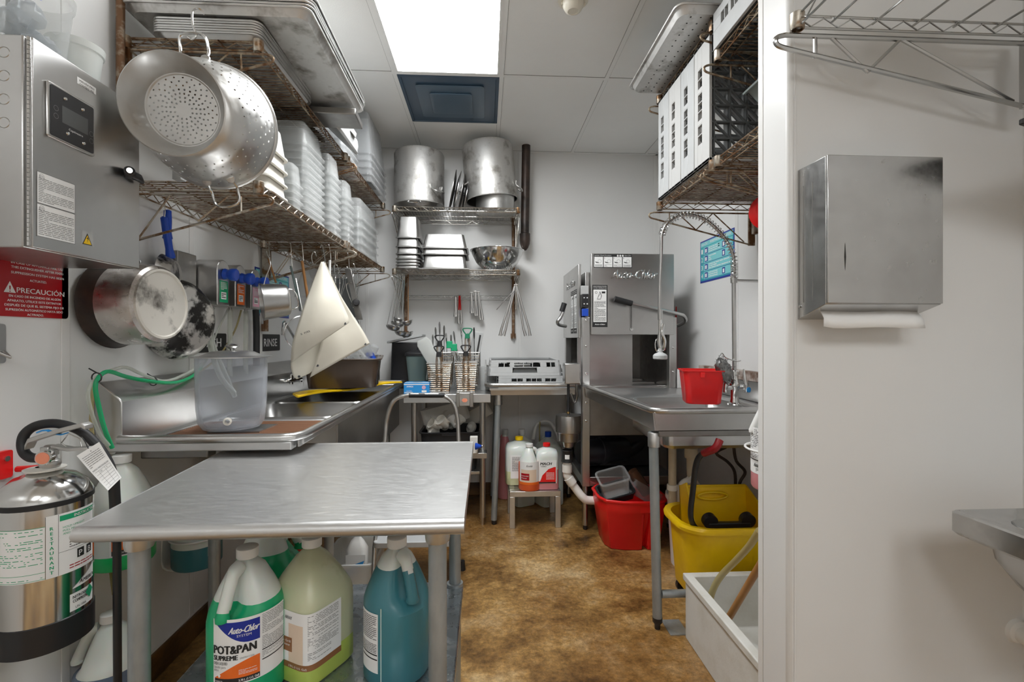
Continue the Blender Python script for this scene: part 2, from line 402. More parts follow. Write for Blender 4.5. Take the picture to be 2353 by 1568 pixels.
# ceiling lights
def lightpanel(y0, y1, m, lab, x0=-.508, x1=.078):
    t = thing('ceiling_light', lab, 'ceiling light', ((x0+x1)/2, (y0+y1)/2, H))
    fr = MB(); w_ = .014; z0, z1 = H - .006, H
    for a, b in (((x0, y0), (x1, y0+w_)), ((x0, y1-w_), (x1, y1)), ((x0, y0+w_), (x0+w_, y1-w_)), ((x1-w_, y0+w_), (x1, y1-w_))):
        fr.box((a[0], a[1], z0), (b[0], b[1], z1))
    fr.build('light_frame', 'grid', t)
    MB().box((x0+w_, y0+w_, H - .004), (x1-w_, y1-w_, H - .001)).build('diffuser', m, t)
lightpanel(1.542, 2.738, 'lightpanel', 'bright white rectangular light panel in the ceiling grid, beside the dark vent')
lightpanel(-2.1, -.9, 'lightpanelb', 'rectangular light panel in the ceiling behind the camera')
lightpanel(-2.1, -.9, 'lightpanelb', 'added fill light panel, unseen in the ceiling behind the camera, further right', .712, 1.298)  # extra emitter added out of view to lift the shadows
# dark vent: stepped square cones
t = thing('ceiling_vent', 'dark blue-grey square stepped vent panel in the white ceiling', 'vent', (-.215, 3.06, H))
x0, x1, y0, y1 = -.508, .078, 2.764, 3.355; cx, cy = (x0+x1)/2, (y0+y1)/2
def sq(s, z): return [(cx + u*s*(x1-x0)/2, cy + v*s*(y1-y0)/2, z) for u, v in ((-1,-1),(1,-1),(1,1),(-1,1))]
def sqr(s, z, r=.03): return [(cx + u*s, cy + v*s, z) for u, v in rrect(x1-x0, y1-y0, r, 3)]
MB().loft([sq(1, H - .001), sq(1, H - .005), sq(.94, H - .007), sq(.93, H - .001)], caps=False).build('vent_frame', 'vent', t)
MB().loft([sq(.93, H - .003), sq(.93, H - .0035)]).build('vent_plate', 'vent', t)
MB().loft([sqr(.68, H - .0035), sqr(.70, H - .012), sqr(.64, H - .014)]).build('vent_ring', 'vent2', t)
MB().loft([sqr(.42, H - .014), sqr(.44, H - .022), sqr(.40, H - .024)]).build('vent_centre', 'vent2', t, bev=.001)
# smoke / heat detector
p = W(1317, 8, Z=H - .02)
t = thing('smoke_detector', 'round off-white detector on the ceiling right of the light panel', 'smoke detector', (p.x, p.y, H))
D = (0, 0, -1)
MB().lathe([(0, 0), (.068, 0), (.068, .008), (.060, .014), (.048, .016)], (p.x, p.y, H), D).build('detector_base', 'beige', t)
MB().lathe([(.048, .014), (.046, .032), (.036, .05), (.024, .056), (.021, .053), (0, .054)], (p.x, p.y, H), D).build('detector_head', 'beige', t)
for i in range(6):
    a = i * pi / 3; MB().cbox((p.x + .047*cos(a), p.y + .047*sin(a), H - .022), (.014, .006, .014), None).build('detector_tab', 'beige', t)

# ================================================================ WIRE SHELVES
def wire_shelf(label, Fm, L, D, z, mw='wire', mb_='wire', group='wire wall shelves', br=(0, 1), brh=.16, face=None, grid=False, pitch=.021, mr=None, rb=1.0):
    """Fm(u along length, v out from wall, w up) -> world"""
    t = thing('wire_shelf', label, 'shelf', Fm(L/2, D/2, z), group)
    d = MB(); n = int(L / pitch)
    if not grid:
        for i in range(1, n):
            u = L * i / n; d.tube([Fm(u, .012, z), Fm(u, D - .01, z)], .0021, 5, caps=False)
        for v in (.15, .32, .45): 
            if v < D - .03: d.tube([Fm(0, v, z - .005), Fm(L, v, z - .005)], .0026, 5, caps=False)
    else:
        for i in range(1, n):
            u = L * i / n; d.tube([Fm(u, .012, z), Fm(u, D - .01, z)], .003, 6, caps=False)
        for j in range(1, 6): d.tube([Fm(0, D*j/6, z - .006), Fm(L, D*j/6, z - .006)], .003, 6, caps=False)
    d.build('wire_deck', mr or mw, t)
    f = MB(); h = .03
    cor = [(.012, .012), (L - .012, .012), (L - .012, D - .012), (.012, D - .012)]
    for a in range(4):
        (u0, v0), (u1, v1) = cor[a], cor[(a + 1) % 4]
        for w_ in (0, -h): f.tube([Fm(u0, v0, z + w_), Fm(u1, v1, z + w_)], .0032, 6)
        l = math.hypot(u1-u0, v1-v0); m = max(2, int(l / .034)); m += m % 2
        f.tube([Fm(u0 + (u1-u0)*i/m, v0 + (v1-v0)*i/m, z - .004 - (h - .008) * (i % 2)) for i in range(m + 1)], .0021, 5)
    f.build('truss_frame', mw, t)
    for (u, v) in cor:
        c = MB(); c.lathe([(.0155, -.036), (.017, -.034), (.0175, .004), (.0155, .006), (.0125, .006), (.0125, -.036), (.0155, -.036)], Fm(u, v, z), n=16)
        c.build('corner_collar', 'wire' if v > .1 else mb_, t)
    for e in br:
        for k_, uu in enumerate((.004, )):
            u = uu if e == 0 else L - uu; b = MB(); zb = z - .045; tip = D + .035
            b.tube([Fm(u, .03, zb), Fm(u, tip - .05, zb)] + smooth([Fm(u, tip - .02, zb), Fm(u, tip, zb - .006), Fm(u, tip + .006, zb - .016), Fm(u, tip - .002, zb - .028), Fm(u, tip - .03, zb - .036)], 4) + [
                    Fm(u, .035, zb - brh), Fm(u, .03, zb - brh + .004), Fm(u, .03, zb)], .0042*rb, 7)
            for (v0, w0, v1, w1) in ((tip - .10, 0, tip - .10, -.056), (tip - .14, 0, tip - .24, -.088), (tip - .33, 0, tip - .24, -.088),
                                     (tip - .33, 0, .06, -brh + .012)):
                if v0 > .03 and v1 > .03: b.tube([Fm(u, v0, zb + w0), Fm(u, v1, zb + w1)], .003*rb, 6)
            b.cbox(Fm(u, .02, zb - brh/2), [abs(q_) + .012 for q_ in (Fm(0, .02, brh) - Fm(0, 0, 0))])
            b.build('bracket', mb_, t)
    return t
def upright(label, Fm, u, z0, z1, m='rustd'):
    t = thing('shelf_upright', label, 'shelf post', Fm(u, .013, z0), 'posts of the wire wall shelves')
    p_ = MB()
    p_.tube([Fm(u, .016, z0), Fm(u, .016, z1)], .0125, 12); p_.build('post', m, t)
    for z in (z0 + .02, z1 - .02, (z0+z1)/2):
        q_ = MB(); a, b = Fm(u - .02, 0.0, z - .02), Fm(u + .02, .012, z + .02)
        q_.box([min(a[i], b[i]) for i in range(3)], [max(a[i], b[i]) for i in range(3)]); q_.build('wall_clip', m, t)
FL = lambda u, v, w=0: Vector((XL + .012 + v, 1.66 + u, w))
FL2 = lambda u, v, w=0: Vector((XL + .012 + v, 2.70 + u, w))
FR1 = lambda u, v, w=0: Vector((XR - .012 - v, 2.42 - u, w))
FR2 = lambda u, v, w=0: Vector((XR - .012 - v, 1.80 - u, w))
FB = lambda u, v, w=0: Vector((-.665 + u, YB - .012 - v, w))
SD = .458
wire_shelf('rusty wire wall shelf holding the stack of sheet pans, upper left, nearest the control box', FL, 1.02, SD, 2.27, 'rust', 'rust')
wire_shelf('rusty wire wall shelf under the tall clear bins, upper left, at the back', FL2, .95, SD, 2.27, 'rust', 'rust')
wire_shelf('brown stained wire wall shelf with the colander hanging at its end, lower left, nearest', FL, 1.02, SD, 1.79, 'wire', 'wire', mr='rust')
wire_shelf('brown stained wire wall shelf above the hanging cutting boards, lower left, at the back', FL2, .93, SD, 1.79, 'rust', 'wire')
upright('rusty shelf post on the left wall beside the clear tubs and control box', FL, -.015, 1.60, 2.42)
upright('rusty post on the left wall behind the soap dispensers', FL, 1.03, 1.30, 2.42)
upright('rusty shelf post at the far end of the left wall shelves', FL2, .95, 1.58, 2.42)
wire_shelf('rusty wire wall shelf holding the dish racks on edge, right wall', FR1, .60, .52, 1.955, 'rust', 'rust')
wire_shelf('rusty wire wall shelf holding the grey-green tub, right wall, nearest', FR2, .38, .52, 1.955, 'rust', 'rust')
wire_shelf('rusty wire shelf with the sheet tray jutting out, top of right wall', FR1, .60, .52, 2.50, 'rust', 'rust')
wire_shelf('rusty wire shelf holding a grey rack, top of right wall, nearest', FR2, .38, .52, 2.36, 'rust', 'rust')
upright('shelf post on the right wall above the teal wash poster', FR1, .02, 1.80, 2.62, 'wire')
upright('shelf post on the right wall between the dish racks and the grey-green tub', FR1, .60, 1.74, 2.62, 'rustd')
wire_shelf('silver wire shelf with two big upturned stock pots, back wall', FB, .91, .40, 2.205, 'wires', 'wires', brh=.22)
wire_shelf('silver wire shelf with steel pans and a mixing bowl, back wall', FB, .91, .40, 1.755, 'wires', 'wires', brh=.22)
upright('brown shelf post on the back wall behind the hanging ladles', FB, .03, 1.28, 2.24)
upright('brown shelf post on the back wall behind the long hanging tongs', FB, .885, 1.26, 2.24)
M['wirec'] = mat('bright_shelf_wire', (.50, .50, .49), .22, 1)
FN = lambda u, v, w=0: Vector((XN - .055 - v, 1.19 - u, w))
wire_shelf('bright steel wire shelf above the towel dispenser', FN, .80, .665, 2.085, 'wirec', 'wirec', grid=True, pitch=.1, brh=.165, br=(0,), rb=1.5)
# ================================================================ LEFT SIDE: control box, sign, extinguisher
XB = -1.0
t = thing('control_panel_box', 'stainless steel wall box with a small black display screen and hinged door', 'control box', (-1.11, 1.26, 1.46))
MB().box((XL, 1.098, 1.462), (XB - .006, 1.43, 1.925)).build('box_body', 'steel', t, bev=.003)
MB().box((XB - .006, 1.107, 1.464), (XB + .006, 1.432, 1.926)).build('door', 'steel', t, bev=.002)
h_ = MB()
for i in range(46): h_.cyl((XB + .003, 1.101, 1.466 + i*.00995), (XB + .003, 1.101, 1.4745 + i*.00995), .0034, 8)
h_.build('piano_hinge', 'chrome', t)
for i in range(4):
    z = 1.885 - i*.051
    MB().lathe([(.0105, 0), (.0115, .0012), (.0125, 0)], (-1.045, 1.098, z), (0, -1, 0), 20).build('knockout', 'steel', t)
Fd = plane((XB + .006, 0, 0), (0, 1, 0), (0, 0, 1))     # u = world y, v = world z
def q4(l, X=XB + .006): return [W(x, y, X=X) for x, y in l]
sc = q4([(103, 180), (213, 248), (213, 360), (103, 313)])
ya, yb = sc[0].y, sc[1].y; za, zb = (sc[3].z + sc[2].z)/2, (sc[0].z + sc[1].z)/2
f = MB().prism([(ya + (u + .5)*(yb-ya), za + (v + .5)*(zb-za)) for u, v in rrect(1, 1, .03, 2)], Fd, .006)
f.build('screen_bezel', 'steel', t, bev=.003)
m_ = .09*(yb-ya)
sp = MB(); sp.prism([((ya+yb)/2 + u, (za+zb)/2 + v) for u, v in rrect((yb-ya) - m_, (zb-za) - m_, .004, 3)], lambda u, v, w: Fd(u, v, w + .006), .0012)
sp.mi = 1; F6 = lambda u, v, w=0: Fd(u, v, w + .0075); uw = yb - ya; zh = zb - za
sp.patch(F6, ya + .27*uw, za + .36*zh, yb - .18*uw, zb - .33*zh, mi=1)
text(sp, F6, 'Captiveaire', ya + .40*uw, za + .27*zh, .005, .30*uw, mi=2)
def ringp(mb, F, u, v, r, mi, th=.0007, n=16, lay=0):
    vs = [F(u + (r + s_)*cos(2*pi*k/n), v + (r + s_)*sin(2*pi*k/n), lay) for s_ in (0, th) for k in range(n)]
    mb.add(vs, [(k, (k+1) % n, n + (k+1) % n, n + k) for k in range(n)], mi)
for a_, b_ in ((.15, .56), (.15, .42), (.90, .42), (.90, .28)): ringp(sp, F6, ya + a_*uw, za + b_*zh, .0055, 3)
sp.build('display_plate', ['black', 'dgrey', 'paper', 'inkg'], t)
for a_, b_ in ((.33, .82), (.70, .80), (.38, .20), (.72, .16)):
    MB().lathe([(0, .0035), (.003, .0028), (.0042, 0)], F6(ya + a_*uw, za + b_*zh), (1, 0, 0), 10).build('screw', 'chrome', t)
def paperlabel(parent, name, px4, X, seeds, rows=14):
    a = q4(px4, X); y0, y1 = a[0].y, a[1].y; z0, z1 = a[3].z, a[0].z
    L_ = MB(); Fq = plane((X + .0004, 0, 0), (0, 1, 0), (0, 0, 1)); L_.patch(Fq, y0, z0, y1, z1)
    lines(L_, Fq, y0 + .004, z0 + .004, y1 - .004, z1 - .012, rows, 1, th=.3, seed=seeds)
    ringp(L_, Fq, y0 + .012, z1 - .010, .006, 1, .0006, lay=.0003); text(L_, Fq, 'ETL', y0 + .012, z1 - .0125, .005, mi=1, align='C')
    for c in ((y0, z0, y0 + .001, z1), (y1 - .001, z0, y1, z1), (y0, z0, y1, z0 + .001), (y0, z1 - .001, y1, z1)): L_.patch(Fq, *c, mi=1, w=.0003)
    return L_.build(name, ['paper', 'inkg'], parent)
paperlabel(t, 'rating_label', [(84, 392), (172, 425), (172, 487), (84, 465)], XB + .0062, 3)
paperlabel(t, 'rating_label', [(84, 466), (172, 489), (172, 556), (84, 542)], XB + .0062, 8)
a = q4([(177, 176), (220, 202), (220, 217), (177, 192)]); L_ = MB(); L_.patch(Fd, a[0].y, (a[3].z+a[2].z)/2 , a[1].y, (a[0].z + a[1].z)/2, w=.0004)
zm = (a[0].z + a[1].z)/2; text(L_, Fd, 'MAU/EX FAN', a[0].y + .006, zm - .009, .005, a[1].y - a[0].y - .012, mi=1, lay=.0009)
text(L_, Fd, 'CONTROL PNL', a[0].y + .006, zm - .018, .005, a[1].y - a[0].y - .012, mi=1, lay=.0009); L_.build('name_label', ['paper', 'ink'], t)
a = q4([(187, 530), (213, 535), (213, 565), (187, 562)]); L_ = MB(); y0, y1, z0, z1 = a[0].y, a[1].y, a[3].z, a[0].z
L_.patch(Fd, y0, z0, y1, z1, w=.0003); ym = (y0+y1)/2
L_.add([Fd(y0 + .002, z0 + .002, .0006), Fd(y1 - .002, z0 + .002, .0006), Fd(ym, z1 - .003, .0006)], [(0, 1, 2)], 1)
L_.add([Fd(y0 + .005, z0 + .004, .0008), Fd(y1 - .005, z0 + .004, .0008), Fd(ym, z1 - .008, .0008)], [(0, 1, 2)], 2)
zz = [(ym + .001, z1 - .012), (ym - .003, z0 + .017), (ym + .001, z0 + .017), (ym - .001, z0 + .007), (ym + .004, z0 + .019), (ym + .0005, z0 + .019), (ym + .003, z1 - .012)]
L_.add([Fd(u, v, .001) for u, v in zz], [tuple(range(7))], 1); L_.build('shock_warning_label', ['grey', 'ink', 'yellow'], t)
p = W(297, 397, X=XB + .02)
MB().lathe([(.013, -.02), (.014, 0), (.013, .018), (.009, .020)], p, (.6, -.8, 0), 16).build('latch_lock', 'black', t)
MB().lathe([(0, .024), (.007, .024), (.009, .018)], p, (.6, -.8, 0), 16).build('latch_core', 'chrome', t)
MB().tube([p + V(-.008, .0, 0), p + V(.004, .03, -.004), p + V(.0, .05, -.01)], [.012, .011, .006], 10).build('latch_handle', 'black', t)
# conduits above the box
for i, (x, y) in enumerate(((-1.12, 1.14), (-1.12, 1.20))):
    B(MB().cyl((x, y, 1.926), (x, y, H), .0135, 16), 'conduit_pipe', 'galv',
      ('grey metal conduit rising from the control box, cut by the picture edge', 'grey metal conduit rising from the control box, beside the big clear tub')[i], 'pipe', (x, y, 1.926))
# round tubs on the box
def round_tub(name, lab, c, r0, r1, h, m='clearw', fill=None, rim=True):
    t = thing(name, lab, 'container', c)
    pr = [(0, .003), (r0*.9, .002), (r0, .006), (r1, h - .02), (r1 + .004, h - .018), (r1 + .006, h - .001), (r1 + .003, h), (r1 - .001, h - .012), (r0 - .002, .008), (0, .006)]
    MB().lathe(pr, c, n=40).build('tub_body', m, t); return t
ct = W(130, 160, Y=1.21); c1 = (-1.085, 1.20, 1.926)
t = round_tub('plastic_tub', 'big clear round plastic tub with bagged bits inside, on the control box', c1, .064, .078, .165)
L_ = MB(); Ftub = cylmap(c1, .0745, math.atan2(-c1[1], -c1[0]), c1[2]); text(L_, Ftub, 'R', -.002, .115, .020, .022, bold=.0008); L_.build('tub_marking', 'blue', t)
for i in range(5):
    a = i*1.3; q = V(c1[0] + .022*cos(a), c1[1] + .022*sin(a), 1.95 + .018*i)
    mb = MB().sphere(q, .036, 10, (1, .8, .9)); rr = random.Random(i)
    mb.v = [tuple(Vector(v) + V(rr.uniform(-1, 1), rr.uniform(-1, 1), rr.uniform(-1, 1))*.006) for v in mb.v]
    B(mb, 'plastic_bag', 'bagclr', 'crumpled clear bags inside the big clear tub on the control box', 'bag', q, 'bags in the clear tub')
B(MB().box((-1.10, 1.19, 1.935), (-1.092, 1.205, 2.03), Matrix.Translation((-.02, .02, 0))), 'metal_clip', 'steeld', 'small grey metal strip inside the big clear tub', 'metal strip', (-1.1, 1.2, 1.935))
c2 = (-1.09, 1.335, 1.926)
t = round_tub('plastic_tub', 'smaller clear round plastic tub, nearer the shelf on the control box', c2, .046, .056, .115, 'milky')
# red warning sign
Fs = plane((XL + .003, 0, 0), (0, 1, 0), (0, 0, 1))
t = thing('warning_sign', 'dark red fire extinguisher warning sign with white English and Spanish text', 'sign', (XL, 1.36, 1.32))
sy0, sy1, sz0, sz1 = 1.222, 1.478, 1.320, 1.536
MB().prism([((sy0+sy1)/2 + u, (sz0+sz1)/2 + v) for u, v in rrect(sy1-sy0, sz1-sz0, .01, 5)], plane((XL, 0, 0), (0, 1, 0), (0, 0, 1)), .003).build('sign_board', 'dred', t)
L_ = MB(); cy_ = (sy0+sy1)/2 + .016
def at_sign(px, py): p = W(px, py, X=XL + .003); return p.y, p.z
for (x0_, x1_, s_, row) in ((60, 138, 'WARNING', (603, 590)), (38, 147, 'PRECAUCIÓN', (672, 655))):
    ya_, z_ = at_sign(x0_, row[0]); yb_, _ = at_sign(x1_, row[0]); text(L_, Fs, s_, ya_, z_, .0135, yb_ - ya_, bold=.018*.02)
for x0_, x1_, yb_, yt_ in ((30, 57, 602, 577), (8, 36, 671, 646)):
    a_, z_ = at_sign(x0_, yb_); b_, _ = at_sign(x1_, yb_); zt = at_sign((x0_+x1_)/2, yt_)[1]
    L_.add([Fs(a_, z_, .0005), Fs(b_, z_, .0005), Fs((a_+b_)/2, zt, .0005)], [(0, 1, 2)])
    text(L_, Fs, '!', (a_+b_)/2, z_ + .002, (zt - z_)*.55, mi=1, lay=.0009, align='C', bold=.0006)
rows = ['IN CASE OF APPLIANCE FIRE, USE', 'THIS EXTINGUISHER AFTER FIXED', 'SUPPRESSION SYSTEM HAS BEEN', 'ACTUATED.']
for s_, x0_, x1_, yl in zip(rows, (25, 25, 25, 68), (145, 145, 146, 107), (612, 622, 634, 648)):
    ya_, z_ = at_sign((x0_+x1_)/2, yl + 2); w_ = at_sign(x1_, yl)[0] - at_sign(x0_, yl)[0]
    text(L_, Fs, s_, (at_sign(x0_, yl)[0] + at_sign(x1_, yl)[0])/2, z_, .0062, w_, align='C', bold=.0002)
rows = ['EN CASO DE INCENDIO DE ALGÚN', 'APARATO, UTILICE ESTE EXTINTOR', 'DESPUÉS DE QUE EL SISTEMA FIJO DE', 'SUPRESIÓN AUTOMÁTICO HAYA SIDO', 'ACTIVADO.']
for s_, x0_, x1_, yl in zip(rows, (20, 16, 10, 12, 62), (139, 140, 146, 144, 100), (685, 695, 705, 715, 725)):
    w_ = at_sign(x1_, yl)[0] - at_sign(x0_, yl)[0]; z_ = at_sign((x0_+x1_)/2, yl + 2)[1]
    text(L_, Fs, s_, (at_sign(x0_, yl)[0] + at_sign(x1_, yl)[0])/2, z_, .0060, w_, align='C', bold=.0002)
L_.build('sign_lettering', ['paper', 'dred'], t)
# steel wall plate at picture edge
p = W(4, 790, X=XL + .01)
t = thing('bottle_opener', 'small steel wall plate opener at the left picture edge below the red sign', 'bottle opener', p)
mb = MB().prism([(p.y + u, p.z + v) for u, v in rrect(.035, .10, .008, 3)], plane((XL, 0, 0), (0, 1, 0), (0, 0, 1)), .004); mb.build('opener_plate', 'steel', t)
MB().tube([V(XL + .006, p.y - .01, p.z - .02), V(XL + .03, p.y, p.z - .035), V(XL + .006, p.y + .01, p.z - .02)], .004, 8).build('opener_hook', 'steel', t)

# fire extinguisher
ex = V(-1.115, 1.275, .50); er = .094
t = thing('fire_extinguisher', 'stainless steel kitchen fire extinguisher with black boot and gauge, hung on the left wall', 'fire extinguisher', ex)
MB().lathe([(er, .07), (er, .36), (er - .001, .372), (er - .012, .395), (er - .034, .415), (er - .06, .426), (.02, .432), (0, .432)], ex, n=48).build('cylinder', 'chrome', t)
MB().lathe([(0, 0), (er - .01, 0), (er + .002, .006), (er + .002, .074), (er - .002, .078)], ex, n=48).build('boot', 'black', t)
MB().lathe([(er - .001, .353), (er + .0015, .354), (er + .0015, .366), (er - .001, .367)], ex, n=48).build('shoulder_band', 'rubber', t)
MB().lathe([(0, .430), (.040, .431), (.042, .435), (.018, .439)], ex, n=24).build('collar_disc', 'cream', t)
vx = ex + V(.012, .0, .438)
va = MB(); va.lathe([(.020, 0), (.022, .008), (.020, .016), (.014, .02), (.014, .05), (.010, .055), (0, .056)], vx, n=20)
va.cbox(vx + V(0, 0, .04), (.02, .034, .026)); va.build('valve', 'alu', t, bev=.002)
lv = MB(); lv.loft([[vx + V(x, y, z + q) for y, q in ((-.014, 0), (.014, 0), (.014, -.012), (-.014, -.012))] for x, y_, z in ((-.05, 0, .056), (-.042, 0, .074), (.03, 0, .098), (.085, 0, .112), (.095, 0, .106))])
lv.build('squeeze_lever', 'alu', t, bev=.002)
lv = MB(); lv.loft([[vx + V(x, y, z + q) for y, q in ((-.012, 0), (.012, 0), (.012, -.008), (-.012, -.008))] for x, z in ((.01, .056), (.05, .048), (.10, .050))]); lv.build('carry_handle', 'alu', t, bev=.0015)
g_ = vx + V(.012, -.022, .030)
MB().lathe([(0, .016), (.016, .016), (.0185, .013), (.0185, 0), (.010, -.004)], g_, (.2, -1, 0), 24).build('gauge_housing', 'chrome', t)
MB().lathe([(0, .0172), (.0145, .0166)], g_, (.2, -1, 0), 24).build('gauge_dial', 'salmon', t)
MB().tube([vx + V(.03, -.004, .06), vx + V(.055, -.012, .085), vx + V(.075, -.004, .07), vx + V(.07, .008, .045), vx + V(.045, .006, .04), vx + V(.03, -.004, .06)], .0016, 6).build('pull_ring', 'chrome', t)
MB().loft([[vx + V(-.03 + i*.012, .0, .088 + .006*sin(i)) + V(0, s_*.004, 0) for s_ in (-1, 1)] + [vx + V(-.03 + i*.012, .0, .085 + .006*sin(i)) + V(0, s_*.004, 0) for s_ in (1, -1)] for i in range(7)]).build('tamper_tag', 'lblue', t)
# hose loops up and over, then to the wand held upright at the side
hs = [W(x, y, Y=1.26) for x, y in ((96, 1050), (80, 1054), (62, 1053), (46, 1044), (37, 1026), (38, 1004), (52, 988), (74, 980), (102, 979), (130, 986), (158, 1000), (180, 1022), (200, 1050), (215, 1085), (222, 1120))]
hs = [Vector((p_.x, p_.y + .004*i, p_.z)) for i, p_ in enumerate(hs)]
MB().tube(smooth(hs, 4), .0115, 12).build('hose', 'rubber', t)
MB().tube([hs[0] + V(.018, 0, .001), hs[0] + V(-.008, 0, -.002)], .0105, 12).build('hose_fitting', 'brass', t)
wb = hs[-1]
MB().tube([wb, (wb.x + .004, wb.y + .005, wb.z - .16)], .0125, 12).build('wand_grip', 'rubber', t)
MB().tube([(wb.x + .004, wb.y + .005, wb.z - .15), (wb.x + .006, wb.y + .006, .09)], .0095, 12).build('wand', 'black', t)
MB().tube([(wb.x + .004, wb.y + .005, wb.z - .145), (wb.x + .004, wb.y + .005, wb.z - .12)], .0145, 12).build('wand_coupling', 'black', t)
# labels wrap the cylinder; u grows to the viewer's right
facing = math.atan2(-ex.y, -ex.x)
Fc = cylmap(ex, er + .0004, facing, ex.z)
def rev(F): return lambda u, v, w=0: F(u, v, w)
L_ = MB(); Fc2 = Fc
L_.patch(Fc2, -.150, .185, .0, .312, 16, 1)
L_.patch(Fc2, .001, .185, .115, .335, 14, 1, w=.0002)
L_.patch(Fc2, .026, .317, .115, .330, 12, 1, 1, w=.0004); text(L_, Fc2, 'INSTRUCTIONS', .055, .3198, .0072, .075, mi=0, lay=.0008, bold=.0002)
for i, ch in enumerate('RESTAURANT'): text(L_, Fc2, ch, .0115, .300 - i*.0118, .0078, mi=1, align='C', lay=.0006, bold=.0003)
lines(L_, Fc2, -.148, .262, -.004, .308, 10, 1, seed=5, nu=3, lay=.0004); lines(L_, Fc2, -.148, .215, -.004, .255, 9, 1, seed=6, nu=3, lay=.0004)
lines(L_, Fc2, -.148, .190, -.004, .198, 2, 1, seed=7, nu=3, lay=.0004)
for v in (.311, .203, .187): L_.patch(Fc2, -.15, v, .0, v + .001, 12, 1, 1, w=.0003)
for s_, v in (('HOLD UPRIGHT', .298), ('PULL PIN', .290), ('AND REMOVE SEAL', .282)): text(L_, Fc2, s_, .032, v, .0048, mi=1)
for u in (.062, .088): L_.patch(Fc2, u, .214, u + .018, .236, 3, 1, 2, w=.0005); L_.sphere((0, 0, 0), 0.00001, 4) if False else None
text(L_, Fc2, 'P', .066, .217, .014, mi=0, lay=.0009); text(L_, Fc2, 'B', .092, .217, .014, mi=0, lay=.0009)
lines(L_, Fc2, .045, .245, .075, .262, 3, 2, seed=12, nu=3); L_.patch(Fc2, .024, .2405, .115, .2412, 10, 1, 2, w=.0005)
lines(L_, Fc2, .045, .192, .112, .205, 2, 3, seed=9, nu=3)
for u in (.0005, .0235): L_.patch(Fc2, u, .186, u + .0007, .334, 1, 1, 2, w=.0005)
L_.build('main_label', ['paper', 'green', 'ink', 'dred'], t)
L_ = MB(); L_.patch(Fc2, .046, .085, .115, .128, 10, 1); text(L_, Fc2, 'NITROGEN', .052, .115, .0072, .042, mi=1, bold=.0002); text(L_, Fc2, 'COMPRESSED', .052, .105, .0072, .042, mi=1, bold=.0002)
text(L_, Fc2, 'UN 1066', .058, .089, .006, .028, mi=1)
band(L_, Fc2, .084, .112, lambda f: .114 - .017*(1 - abs(2*f - 1)), lambda f: .114 + .017*(1 - abs(2*f - 1)), 2, .0009); L_.build('gas_label', ['paper', 'ink', 'green'], t)
L_ = MB(); band(L_, Fc2, .052, .116, lambda f: .140 + .004*f, lambda f: .142 + .040*f, 0, .0006); text(L_, Fc2, 'AMEREX', .066, .147, .009, .05, mi=1, lay=.001, slant=.3, bold=.0002)
L_.build('maker_label', ['paper', 'ink'], t)
# wall bracket and inspection tag
p = W(22, 1068, X=XL + .02)
b_ = thing('extinguisher_bracket', 'red metal bracket behind the fire extinguisher', 'bracket', p)
MB().prism([(p.y + u, p.z + v) for u, v in rrect(.035, .07, .006, 3)], plane((XL, 0, 0), (0, 1, 0), (0, 0, 1)), .012).build('bracket_plate', 'red', b_)
MB().tube([p + V(-.01, .03, -.02), p + V(.05, .035, -.018), p + V(.06, .05, -.028)], .008, 8).build('bracket_arm', 'red', b_)
MB().disc((XL + .012, p.y, p.z + .015), (1, 0, 0), .007, h=.004).build('bracket_bolt', 'chrome', b_)
tg = [W(x, y, Y=yy) for x, y, yy in ((228, 1016, 1.2), (176, 1048, 1.19), (248, 1128, 1.17), (279, 1098, 1.2))]
Ft = lambda u, v, w=0: (tg[1]*(1-u) + tg[0]*u)*(1-v) + (tg[2]*(1-u) + tg[3]*u)*v + V(.006*w + .003*sin(v*3), -.9*w - .004*sin(v*3.1), 0)
t = thing('inspection_tag', 'white paper inspection tag with a table hanging from the fire extinguisher', 'tag', tg[1])
L_ = MB(); L_.patch(Ft, 0, 0, 1, 1, 4, 8)
Fx = lambda u, v, w=0: Ft(u, 1 - v, w)
lines(L_, Fx, .10, .58, .9, .90, 7, 1, seed=3, lay=.001, th=.2); text(L_, Fx, 'MONTHLY INSPECTION RECORD', .08, .50, .035, .84, mi=1, lay=.001)
for i in range(7): L_.patch(Fx, .12, .46 - i*.07, .92, .464 - i*.07, 3, 1, 1, .001)
for u in (.3, .62, .92): L_.patch(Fx, u, .04, u + .008, .464, 1, 2, 1, .001)
text(L_, Fx, 'DATE', .36, .41, .03, mi=1, lay=.001); text(L_, Fx, 'BY', .70, .41, .03, mi=1, lay=.001)
L_.build('tag_card', ['paper', 'ink'], t)
MB().tube(smooth([Ft(.55, .08, 0), W(205, 1035, Y=1.2), W(195, 1015, Y=1.22), W(188, 1005, Y=1.24)], 4), .0013, 5).build('tag_wire', 'black', t)

